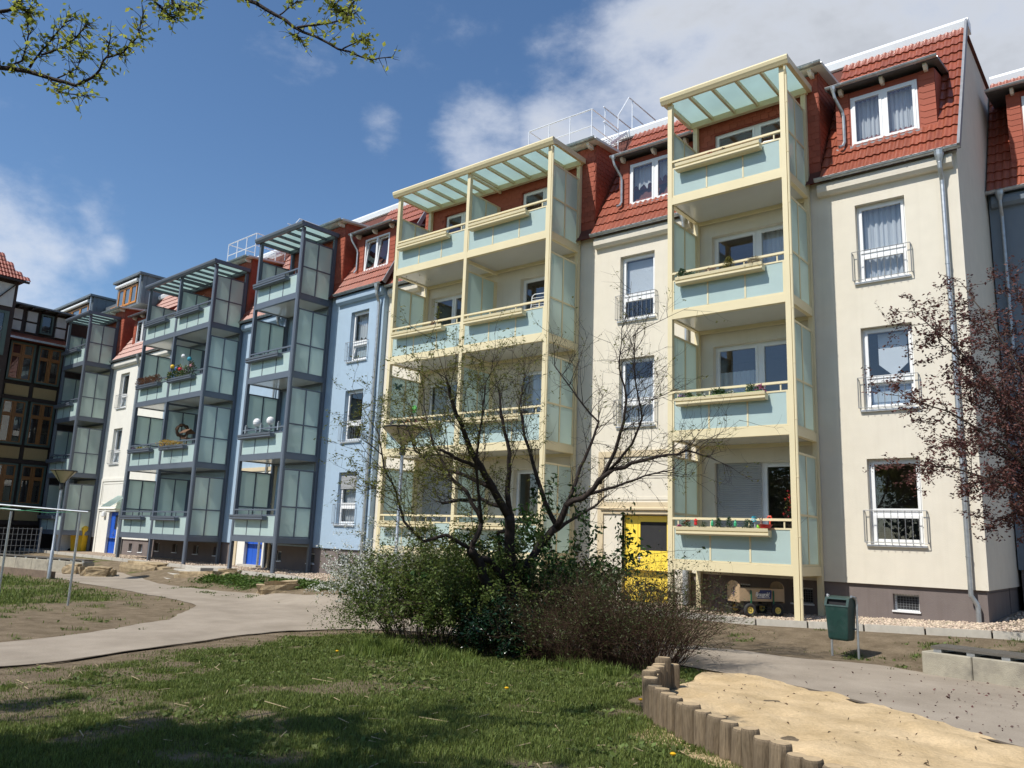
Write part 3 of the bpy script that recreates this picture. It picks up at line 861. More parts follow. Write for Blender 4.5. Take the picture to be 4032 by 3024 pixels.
def mansard(house, fr, x0, x1, skip, verge_r=False, limit=300):
    """roof part with tiles; skip: list of (xa, xb, ya, yb) rectangles hidden by dormers"""
    mb = MB()
    mb.add([(x0, RY0 + .03, RZ0 - .05), (x1, RY0 + .03, RZ0 - .05), (x1, RY1 + .03, RZ1 - .05), (x0, RY1 + .03, RZ1 - .05)], [(0, 1, 2, 3)])
    mb.add([(x0, RY1 + .03, RZ1 - .05), (x1, RY1 + .03, RZ1 - .05), (x1, 8.5, RZ1 - .02), (x0, 8.5, RZ1 - .02)], [(0, 1, 2, 3)])
    roof = mb.build('roof', M['roof_under'], house)
    base = Matrix.Translation((0, RY0, RZ0)) @ Matrix.Rotation(SLOPE, 4, 'X')
    tfs = []; rows = int(SLEN / .35); cols = int(round((x1 - x0) / .30)); cw = (x1 - x0) / cols
    for r in range(rows):
        for c in range(cols):
            x = x0 + c * cw; s = r * .35 - .02
            ym = RY0 + (s + .17) * math.cos(SLOPE)
            if any(a - .05 < x and x + cw < b + .05 and ya < ym < yb for a, b, ya, yb in skip): continue
            tfs.append(base @ Matrix.Translation((x, s, .012 + random.uniform(-.002, .002))) @ Matrix.Rotation(random.uniform(-.006, .006), 4, 'Z') @ Matrix.Diagonal((cw / .30, 1, 1, 1)))
    pieces(roof, 'roof_tile', TILE, tfs, fr, limit)
    f = MB(); f.prism_x([(RY1 - .06, RZ1 - .06), (RY1 - .10, RZ1 + .10), (RY1 - .07, RZ1 + .17), (RY1 + .25, RZ1 + .17), (RY1 + .25, RZ1 - .1)], x0, x1 + (.06 if verge_r else 0))
    f.build('roof_edge_flashing', M['flash'], house)
    if verge_r:
        v = MB(); a = Vector((x1 + .02, RY0 - .02, RZ0 - .04)); b = Vector((x1 + .02, RY1 - .04, RZ1 + .08)); n_ = Vector((0, -math.sin(SLOPE), math.cos(SLOPE)))
        v.bar(a + n_ * .02, b + n_ * .02, .05, .14, up=n_); v.build('verge_trim', M['leadflash'], house)
    return roof


def shingle_field(parent, fr, x0, x1, z0, z1, y, holes=(), limit=300, side=None, collect=None):
    tfs = []; rw, rh = .195, .145; r = 0; z = z0
    while z < z1 - .02:
        x = x0 - (rw / 2 if r % 2 else 0) + .0
        while x < x1:
            xa, xb = max(x, x0), min(x + rw, x1)
            if xb - xa > .04 and not any(h[0] - .02 < (xa + xb) / 2 < h[1] + .02 and h[2] - .05 < z + .07 < h[3] + .01 for h in holes):
                t = Matrix.Translation((xa, y - .006, z)) @ Matrix.Rotation(random.uniform(-.01, .01), 4, 'Y') @ Matrix.Diagonal(((xb - xa) / .20, 1, min(1.0, (z1 - z) / .20), 1))
                tfs.append(t)
            x += rw
        z += rh; r += 1
    collect.extend(tfs)


def dormer(house, fr, x0, x1, wx0, wx1, wz0, wz1, curtain, collect, eave_x=None, tilt=False):
    """small dormer on the mansard: front posts clad with shingles, double window, sloping roof with gutter"""
    yf = 0.2; zt = wz1 + .14
    yb = RY1 - .35
    mb = MB()
    # cheeks and head
    for xa, xb in ((x0, wx0), (wx1, x1)):
        mb.box(xa + .004, xb - .004, yf, yf + .1, roof_z(yf) - .25, zt)
    mb.box(wx0 - .01, wx1 + .01, yf + .001, yf + .1, wz1, zt)
    for x in (x0, x1):
        mb.add([(x, yf + .01, roof_z(yf) - .25), (x, yf + .01, zt), (x, yb, zt + .35), (x, yb, roof_z(yb) - .3)], [(0, 1, 2, 3)])
    mb.add([(x0, yf + .4, roof_z(yf) - .2), (x1, yf + .4, roof_z(yf) - .2), (x1, yf + .4, zt), (x0, yf + .4, zt)], [(0, 1, 2, 3)])
    d = mb.build('dormer', M['redboard'], house)
    ex0, ex1 = eave_x or (x0 - .12, x1 + .12)
    rf = MB(); rf.add([(ex0, yf - .24, zt + .06), (ex1, yf - .24, zt + .06), (ex1, yb + .3, zt + .46), (ex0, yb + .3, zt + .46),
                       (ex0, yf - .24, zt + .12), (ex1, yf - .24, zt + .12), (ex1, yb + .3, zt + .52), (ex0, yb + .3, zt + .52)],
                      [(0, 3, 2, 1), (4, 5, 6, 7), (0, 1, 5, 4), (1, 2, 6, 5), (2, 3, 7, 6), (3, 0, 4, 7)])
    rf.build('dormer_roof', M['darkzinc'], d)
    for i in range(3):
        x = x0 + .15 + (x1 - x0 - .3) * i / 2
        MB().prism_x([(yf - .2, zt + .06), (yf - .2, zt - .0), (yf - .12, zt - .06), (yf + .0, zt - .06), (yf + .0, zt + .10)], x - .035, x + .035).build('rafter_end', M['white_wall'], d)
    gt = gutter(d, ex0, ex1, yf - .36, zt + .10, .055)
    ws = MB()
    ws.add([(wx0 - .34, yf - .05, wz0 - .04), (wx0 - .02, yf - .05, wz0 - .04), (wx0 - .02, yf - .01, wz0 + .05), (wx0 - .34, yf - .01, wz0 + .05)], [(0, 1, 2, 3)])
    ws.box(wx0 - .03, wx1 + .03, yf - .07, yf + .03, wz0 - .05, wz0 - .01)
    ws.build('apron_flashing', M['leadflash'], d)
    # window as sub-parts
    w = MB(); xm = (wx0 + wx1) / 2; y0 = yf - .005; fw = .055
    frame_bars(w, wx0, wx1, wz0, wz1, y0, y0 + .07, fw); w.box(xm - .045, xm + .045, y0 - .003, y0 + .07, wz0 + fw, wz1 - fw)
    for n_, (a, b) in enumerate(((wx0 + fw - .01, xm - .035), (xm + .035, wx1 - fw + .01))):
        s = MB(); H_ = wz1 - wz0 - 2 * fw + .02
        frame_bars(s, a, b, 0, H_, -.02, .03, .055)
        Mx = Matrix.Translation((0, y0 + .005, wz0 + fw - .01)) @ Matrix.Rotation(-.10 if tilt else 0, 4, 'X')
        s.xform(Mx).build('sash', M['white'], d)
        MB().add([(a + .05, .003, .05), (b - .05, .003, .05), (b - .05, .003, H_ - .05), (a + .05, .003, H_ - .05)], [(0, 1, 2, 3)]).xform(Mx).build('pane', M['pane'], d)
        if curtain == 'full': curtain_mesh(a, b, wz0 + .05, wz1 - .05, yf + .2, 6, .025).build('curtain', M['curtain'], d)
        if curtain == 'lace': curtain_mesh(a, b, wz0 + .5 + .1 * n_, wz1 - .05, yf + .2, 5, .02, scallop=.15).build('curtain', M['curtain'], d)
    w.build('window_frame', M['white'], d)
    # shingle strips, one column wide
    for xa, xb in ((x0, wx0 - .03), (wx1 + .03, x1)):
        z = roof_z(yf) - .05
        while z < zt - .05:
            collect.append(Matrix.Translation((xa, yf - .012, z)) @ Matrix.Diagonal(((xb - xa) / .20, 1, min(1.0, (zt - z) / .2), 1))); z += .145
    return d


def zwerch(house, fr, x0, x1, holes, collect, ztop=12.2, side_r=True, name='gable_dormer', show_z=10.0):
    """tall dormer that carries the wall up behind the top balcony"""
    mb = MB(); wall_mesh(mb, x0, x1, 9.5, ztop - .02, [(a, b, max(c, 9.5), d) for a, b, c, d in holes], 0.0, .16)
    for x in (x0, x1):
        mb.add([(x, 0, 9.5), (x, 0, ztop - .02), (x, 2.3, ztop + .1), (x, 2.3, 9.5)], [(0, 1, 2, 3)])
    mb.add([(x0, .6, 9.5), (x1, .6, 9.5), (x1, .6, ztop), (x0, .6, ztop)], [(0, 1, 2, 3)])
    d = mb.build(name, M['redboard'], house)
    rf = MB(); rf.add([(x0 - .2, -.3, ztop), (x1 + .2, -.3, ztop), (x1 + .2, 2.5, ztop + .25), (x0 - .2, 2.5, ztop + .25),
                       (x0 - .2, -.3, ztop + .07), (x1 + .2, -.3, ztop + .07), (x1 + .2, 2.5, ztop + .32), (x0 - .2, 2.5, ztop + .32)],
                      [(0, 3, 2, 1), (4, 5, 6, 7), (0, 1, 5, 4), (1, 2, 6, 5), (2, 3, 7, 6), (3, 0, 4, 7)])
    rf.build('dormer_roof', M['white_wall'], d)
    gutter(d, x0 - .2, x1 + .2, -.42, ztop + .06, .055)
    for i in range(4):
        x = x0 + .1 + (x1 - x0 - .2) * i / 3
        MB().prism_x([(-.27, ztop), (-.27, ztop - .06), (-.18, ztop - .12), (-.02, ztop - .12), (-.02, ztop)], x - .04, x + .04).build('rafter_end', M['white_wall'], d)
    shingle_field(d, fr, x0, x1, show_z, ztop - .02, 0.0, holes, collect=collect)
    if side_r:
        tmp = []; z = roof_z(0.1) - .1; r = 0
        Rz = Matrix.Rotation(math.pi / 2, 4, 'Z')
        while z < ztop:
            ymax = min(2.0, RY0 + (z - RZ0 + .25) / math.tan(SLOPE)); y = .0 - (.1 if r % 2 else 0)
            while y < ymax:
                ya, yb = max(y, 0.0), y + .195
                if yb - ya > .04:
                    tmp.append(Matrix.Translation((x1 + .006, ya, z)) @ Rz @ Matrix.Diagonal(((yb - ya) / .2, 1, min(1.0, (ztop + .1 - z) / .2), 1)))
                y += .195
            z += .145; r += 1
        collect.extend(tmp)
    return d


def house_shell(house, fr, x0, x1, wmat, holes, plinth_holes, side_l=False, side_r=False, plinth_top=0.8, zlow=-0.3, skip_plinth=(), depth=9.0, ztop=9.5):
    mb = MB()
    wall_mesh(mb, x0, x1, plinth_top, ztop, holes)
    mb.add([(x0, 0, plinth_top), (x1, 0, plinth_top), (x1, .08, plinth_top), (x0, .08, plinth_top)], [(0, 1, 2, 3)])
    gab = lambda x: [(x, 0, plinth_top), (x, 0, ztop - .1), (x, RY1, RZ1 - .06), (x, depth, RZ1 - .06), (x, depth, plinth_top)]
    mb.add(gab(x0), [(0, 1, 2, 3, 4)]); mb.add(gab(x1), [(0, 1, 2, 3, 4)])
    mb.add([(x0, depth, plinth_top), (x1, depth, plinth_top), (x1, depth, RZ1), (x0, depth, RZ1)], [(0, 1, 2, 3)])
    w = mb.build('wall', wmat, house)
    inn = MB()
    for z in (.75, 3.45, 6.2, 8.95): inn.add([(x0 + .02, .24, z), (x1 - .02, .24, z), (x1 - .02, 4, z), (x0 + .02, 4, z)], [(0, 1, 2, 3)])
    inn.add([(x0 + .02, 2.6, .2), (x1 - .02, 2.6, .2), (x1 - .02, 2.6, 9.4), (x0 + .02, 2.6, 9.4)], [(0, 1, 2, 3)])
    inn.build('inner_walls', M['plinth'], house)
    xs = [x0 + .04] + [v for s in skip_plinth for v in s] + [x1 - .04]
    for i in range(0, len(xs), 2):
        p = MB(); hs = [h for h in plinth_holes if xs[i] < h[0] and h[1] < xs[i + 1]]
        wall_mesh(p, xs[i], xs[i + 1], zlow, plinth_top - .003, hs, .06, .16)
        for x in (xs[i], xs[i + 1]): p.add([(x, .06, zlow), (x, .06, plinth_top), (x, depth if x in (x0 + .04, x1 - .04) else .25, plinth_top), (x, depth if x in (x0 + .04, x1 - .04) else .25, zlow)], [(0, 1, 2, 3)])
        pl = p.build('plinth', M['plinth'], house)
    for a, b, c, d in plinth_holes:
        f = MB(); frame_bars(f, a, b, c, d, .19, .22, .035); f.box(a - .02, b + .02, .03, .19, c - .012, c + .02)
        f.build('cellar_window_frame', M['white'], pl)
        g = MB(); n = 9
        for i in range(1, n): g.box(a + (b - a) * i / n - .002, a + (b - a) * i / n + .002, .185, .188, c, d)
        for i in range(1, 7): g.box(a, b, .181, .184, c + (d - c) * i / 7 - .002, c + (d - c) * i / 7 + .002)
        g.build('cellar_grille', M['steel_rod'], pl)
        MB().box(a, b, .215, .225, c, d).build('cellar_pane', M['dark'], pl)
    return w


def cornice(house, x0, x1, mt):
    MB().prism_x([(0.01, 9.12), (-.10, 9.13), (-.16, 9.20), (-.17, 9.30), (-.13, 9.40), (.01, 9.42)], x0, x1).build('cornice', mt, house)


WZ = [(1.58, 3.28), (4.29, 6.03), (7.03, 8.78)]
BZ = [(1.20, 3.29), (3.95, 6.04), (6.70, 8.78)]


def door(house, x0, x1, z0, z1, mt, light=True, y=.12, fan=False):
    d = MB(); frame_bars(d, x0, x1, z0 - .05, z1, y, y + .08, .06); xm = x0 + .36
    d.box(x0 + .06, xm, y + .01, y + .06, z0, z1 - .06)
    d.box(xm + .012, x1 - .06, y + .01, y + .06, z0, z0 + 1.2)
    d.box(xm + .012, xm + .07, y + .01, y + .06, z0 + 1.2, z1 - .06); d.box(x1 - .14, x1 - .06, y + .01, y + .06, z0 + 1.2, z1 - .06)
    d.box(xm + .07, x1 - .14, y + .01, y + .06, z1 - .14, z1 - .06)
    o = d.build('door', mt, house)
    MB().box(xm + .07, x1 - .14, y + .03, y + .04, z0 + 1.2, z1 - .14).build('door_pane', M['dark'], o)
    h = MB(); h.tube([(xm + .05, y - .06, z0 + 1.02), (xm + .05, y + .01, z0 + 1.02)], .012, 6); h.tube([(xm + .05, y - .06, z0 + 1.02), (xm + .16, y - .06, z0 + 1.02)], .011, 6)
    h.box(xm + .03, xm + .07, y - .0, y + .012, z0 + .9, z0 + 1.12); h.build('door_handle', M['zinc'], o)
    return o


def portal(house, x0, x1, dx0, dx1, z1, dz1, band, panel):
    p = MB()
    p.box(x0, x0 + .16, -.05, 0.02, 0.0, z1); p.box(x1 - .16, x1, -.05, 0.02, 0.0, z1); p.box(x0 + .16, x1 - .16, -.05, .02, z1 - .14, z1)
    p.box(x0 + .16, x1 - .16, -.05, .02, dz1 + .02, dz1 + .30)
    p.prism_x([(-.05, dz1 + .10), (-.10, dz1 + .12), (-.10, dz1 + .16), (-.05, dz1 + .18)], x0 + .1, x1 - .1)
    p.build('portal_surround', band, house)
    q = MB(); q.box(x0 + .16, x1 - .16, -.015, .02, dz1 + .30, z1 - .14)
    frame_bars(q, x0 + .22, x1 - .22, dz1 + .36, z1 - .2, -.03, -.014, .07)
    q.box(x0 + .16, dx0, -.012, .1, 0.0, dz1 + .02); q.box(dx1, x1 - .16, -.012, .1, 0.0, dz1 + .02)
    q.build('portal_panel', panel, house)
    MB().box(dx0 - .05, dx1 + .05, -.22, .12, -.02, .06).build('threshold', M['kerb'], house)


# ------------------------------------------------ cream house
cream = empty('cream_house', CR[0], CR[1])
tag(cream, 'long cream rendered house with red tiled mansard roof and yellow door', 'house')
wr = (-4.66, -3.67); wc = (-10.55, -9.54)
holes = [(*wr, *z) for z in WZ] + [(*wc, *z) for z in WZ[1:]]
t1b = (-7.98, -5.95); t2a = (-17.48, -15.75); t2b = (-13.89, -12.2)
for z in BZ: holes += [(*t1b, *z), (*t2a, *z), (*t2b, *z)]
CD = (-10.41, -9.12)
holes += [(CD[0], CD[1], 0.8, 2.10)]
pls = [(-4.31, -3.84, 0.31, 0.64), (-7.72, -7.2, 0.30, 0.64), (-6.3, -5.85, 0.3, 0.64), (-17.0, -16.5, .3, .64), (-13.2, -12.7, .3, .64)]
house_shell(cream, CR, -19.48, -2.65, M['cream_wall'], holes, pls, skip_plinth=[(-11.1, -8.6)])
cs = ['none', 'pennant', 'full']
window(cream, *wr, *WZ[0], guard=True, curtain=None)
window(cream, *wr, *WZ[1], guard=True, curtain='pennant', tilt=True)
window(cream, *wr, *WZ[2], guard=True, curtain='full')
window(cream, *wc, *WZ[1], guard=True, curtain='half')
window(cream, *wc, *WZ[2], guard=True, curtain='blind')
for i, z in enumerate(BZ):
    xm = -6.9
    window(cream, t1b[0], xm, *z, style='single', yd=.15, sill=False, curtain=[None, 'half', None][i], shutter=[.78, 0, 0][i])
    window(cream, xm, t1b[1], *z, style='single', yd=.15, sill=False, curtain=[None, None, 'lace'][i])
    window(cream, t2a[0], t2a[1], *z, style='double', yd=.15, sill=False, curtain=[None, 'full', None][i], shutter=[.8, 0, 0][i])
    window(cream, t2b[0], t2b[1], *z, style='double', yd=.15, sill=False, curtain=[None, 'lace', None][i])
portal(cream, -11.1, -8.6, CD[0], CD[1], 3.66, 2.10, M['tan'], M['cream_wall'])
door(cream, CD[0], CD[1], .06, 2.08, M['yellow_door'])
MB().box(-11.1, -8.6, .3, .4, -.3, .9).build('hall_wall', M['cream_wall'], cream)
sh = []
z1h = [(-7.88, -5.95, 9.55, 11.42)]; z2h = [(-17.06, -15.6, 9.55, 11.45), (-13.94, -12.3, 9.55, 11.44)]
zw1 = zwerch(cream, CR, -8.45, -5.34, z1h, sh)
zw2 = zwerch(cream, CR, -17.95, -11.38, z2h, sh)
window(cream, -7.88, -6.82, 9.55, 11.42, style='single', yd=.06, sill=False); window(cream, -6.82, -5.95, 9.55, 11.42, style='single', yd=.06, sill=False)
window(cream, *z2h[0], style='double', yd=.06, sill=False); window(cream, *z2h[1], style='double', yd=.06, sill=False)
dormer(cream, CR, -5.02, -2.98, -4.70, -3.33, 10.24, 11.43, 'full', sh)
dormer(cream, CR, -10.72, -8.55, -10.40, -8.88, 10.22, 11.42, 'lace', sh)
pieces(cream, 'shingle', SHINGLE, sh, CR, 300)
mansard(cream, CR, -19.48, -2.58, [(-8.6, -5.3, -9, 2.6), (-18.1, -11.35, -9, 2.6), (-5.0, -3.0, .3, 1.1), (-10.7, -8.5, .3, 1.1)], True)
for a, b in ((-5.42, -2.54), (-11.36, -8.42), (-19.45, -17.9)):
    gutter(cream, a, b, -.29, 9.49)
for a, b in ((-5.4, -2.72), (-11.3, -8.5), (-19.4, -18.0)): cornice(cream, a, b, M['cream_wall'])
downpipe(cream, -2.93, -.28, 9.46, .1, kick=.18)
downpipe(cream, -8.62, -.28, 9.46, .05)
for x, yt in ((-5.05, -.16), (-10.82, -.16)):
    p = MB(); p.lathe([(.07, 0), (.06, -.07), (.035, -.15)], 8, (x + .08, yt + .05, 11.66))
    p.tube([(x + .08, yt + .05, 11.52), (x + .10, yt + .08, 11.4), (x + .2, .1, 11.1), (x + .21, .12, 11.0), (x + .21, .12, 10.38), (x + .18, .08, 10.28), (x + .12, .02, 10.24)], .035, 8)
    p.build('dormer_downpipe', M['zinc'], cream)

# ------------------------------------------------ blue house
LFb = ((LF[0][0], LF[0][1], 0.09), LF[1])
blue = empty('blue_house', LFb[0], LFb[1])
tag(blue, 'pale blue rendered house between the cream and the off-white one, red mansard roof', 'house')
wb = (3.84, 4.81); b3 = (.35, 2.1); b4a = (-8.7, -7.0); b4b = (-5.6, -3.9)
holes = [(*wb, *z) for z in WZ]
for z in BZ: holes += [(*b3, *z), (*b4a, *z), (*b4b, *z)]
BD = (-1.62, -.42); holes += [(BD[0], BD[1], .8, 2.1)]
pls = [(.3, .75, .25, .6), (4.05, 4.6, .3, .64), (2.3, 2.75, .25, .6), (-4.0, -3.5, .25, .6), (-5.6, -5.2, .25, .6), (-7.4, -7.0, .25, .6), (-9.0, -8.6, .25, .6)]
house_shell(blue, LFb, -9.62, 5.58, M['blue_wall'], holes, pls, skip_plinth=[(-2.3, .1)])
window(blue, *wb, *WZ[0], guard=True, shutter=.3, curtain='full'); window(blue, *wb, *WZ[1], guard=True); window(blue, *wb, *WZ[2], guard=True, curtain='lace', tilt=True)
for i, z in enumerate(BZ):
    window(blue, *b3, *z, style='double', yd=.15, sill=False, curtain=[None, 'full', None][i])
    window(blue, *b4a, *z, style='double', yd=.15, sill=False, curtain=['full', None, None][i]); window(blue, *b4b, *z, style='double', yd=.15, sill=False, curtain=[None, None, 'full'][i])
portal(blue, -2.3, .1, BD[0], BD[1], 3.6, 2.1, M['tan'], M['white_wall']); door(blue, *BD, .06, 2.08, M['blue_door'])
MB().box(-2.3, .1, .3, .4, -.3, .9).build('hall_wall', M['white_wall'], blue)
sh = []
zwerch(blue, LFb, -.35, 3.12, [(.35, 2.1, 9.55, 11.42)], sh); zwerch(blue, LFb, -9.4, -3.2, [(*b4a, 9.55, 11.42), (*b4b, 9.55, 11.42)], sh)
for h in ((.35, 2.1), b4a, b4b): window(blue, *h, 9.55, 11.42, style='double', yd=.06, sill=False)
dormer(blue, LFb, 3.62, 5.72, 4.06, 5.38, 10.22, 11.43, None, sh, tilt=True)
pieces(blue, 'shingle', SHINGLE, sh, LFb, 300)
mansard(blue, LFb, -9.62, 5.80, [(-.5, 3.12, -9, 2.6), (-9.5, -3.15, -9, 2.6), (3.6, 5.7, .3, 1.1)], True, 220)
for a, b in ((3.05, 5.62), (-3.3, -.3)): gutter(blue, a, b, -.29, 9.49); cornice(blue, a + .05, b - .05, M['blue_wall'])
downpipe(blue, 5.42, -.28, 9.46, .05, r=.05); downpipe(blue, -.5, -.28, 9.46, .05)
p = MB(); p.lathe([(.07, 0), (.06, -.07), (.035, -.15)], 8, (3.62, -.1, 11.66))
p.tube([(3.62, -.1, 11.52), (3.64, -.06, 11.4), (3.74, .1, 11.1), (3.75, .12, 11.0), (3.75, .12, 10.38), (3.7, .06, 10.26)], .035, 8); p.build('dormer_downpipe', M['zinc'], blue)

# ------------------------------------------------ off-white house
LFw = ((LF[0][0], LF[0][1], -0.03), LF[1])
whiteh = empty('off_white_house', LFw[0], LFw[1])
tag(whiteh, 'off-white rendered house left of the blue one, with a blue door', 'house')
ww = (-14.75, -13.77); b5 = (-18.0, -16.2)
holes = [(*ww, *WZ[1]), (*ww, *WZ[2])] + [(*b5, *z) for z in BZ]; WD = (-14.0, -12.95); holes += [(WD[0], WD[1], .8, 2.02)]
house_shell(whiteh, LFw, -19.6, -9.64, M['white_wall'], holes, [(-11.6, -11.25, .25, .62), (-10.6, -10.2, .25, .62)], skip_plinth=[(-15.3, -12.3)], plinth_top=.8)
window(whiteh, *ww, *WZ[1], guard=True, curtain='full', tilt=True); window(whiteh, *ww, *WZ[2], guard=True, tilt=True)
for z in BZ: window(whiteh, *b5, *z, style='double', yd=.15, sill=False, curtain='full')
portal(whiteh, -15.3, -12.3, WD[0], WD[1], 3.6, 2.02, M['white_wall'], M['white_wall']); door(whiteh, *WD, .0, 2.0, M['blue_door'])
MB().box(-15.3, -12.3, .3, .4, -.3, .9).build('hall_wall', M['white_wall'], whiteh)
l_ = MB(); l_.box(-14.55, -14.3, -.16, -.02, 1.78, 2.02); l_.build('wall_lamp', M['white'], whiteh, bevel=.03)
cn = MB(); cn.add([(-13.3, -.7, 2.22), (-12.3, -.7, 2.22), (-12.3, .0, 2.75), (-13.3, .0, 2.75), (-13.3, -.7, 2.25), (-12.3, -.7, 2.25), (-12.3, .0, 2.78), (-13.3, .0, 2.78)], [(0, 3, 2, 1), (4, 5, 6, 7), (0, 1, 5, 4), (1, 2, 6, 5), (2, 3, 7, 6), (3, 0, 4, 7)])
cn.build('door_canopy', M['mint_roof'], whiteh)
sh = []
zwerch(whiteh, LFw, -18.7, -15.25, [(*b5, 9.55, 11.42)], sh); window(whiteh, *b5, 9.55, 11.42, style='double', yd=.06, sill=False)
dormer(whiteh, LFw, -14.42, -12.4, -14.08, -12.8, 10.22, 11.43, 'full', sh)
pieces(whiteh, 'shingle', SHINGLE, sh, LFw, 200)
mansard(whiteh, LFw, -19.6, -9.64, [(-18.8, -15.2, -9, 2.6), (-14.4, -12.4, .3, 1.1)], False, 150)
gutter(whiteh, -15.75, -9.5, -.29, 9.49); cornice(whiteh, -15.7, -9.6, M['white_wall']); downpipe(whiteh, -12.55, -.28, 9.46, .05)

# ------------------------------------------------ slate house, set back at the right
RH = ((0.0, 20.85, 0.36), 0.0)
slate = empty('slate_house', RH[0], RH[1])
tag(slate, 'slate blue house set back behind the right corner of the cream one', 'house')
house_shell(slate, RH, -2.62, 3.2, M['slate_wall'], [(-1.2, -.2, 1.58, 3.28), (-1.2, -.2, 4.29, 6.03), (-1.2, -.2, 7.03, 8.78)], [], zlow=-.7)
for z in WZ: window(slate, -1.2, -.2, *z, curtain='full')
sh = []
d = dormer(slate, RH, -2.12, .3, -1.80, -.1, 10.1, 11.9, None, sh, eave_x=(-2.5, .5))
pieces(slate, 'shingle', SHINGLE, sh, RH, 120)
mansard(slate, RH, -2.62, 3.2, [(-2.1, .3, .3, 1.4)], False, 120)
gutter(slate, -2.72, 3.2, -.29, 9.49); cornice(slate, -2.55, 3.2, M['slate_wall']); downpipe(slate, -2.36, -.28, 9.46, -.2, r=.04)
rl = MB()
for z in (10.45, 10.62, 10.8): rl.tube([(-1.8, .12, z), (-.1, .12, z)], .012, 6)
rl.build('loggia_rail', M['white'], slate)

# ================================================================== BALCONY TOWERS
P_ = .11; DEP = 1.44
FLOORS = {1: 'lowest', 2: 'second', 3: 'third', 4: 'top'}
BOXES = []


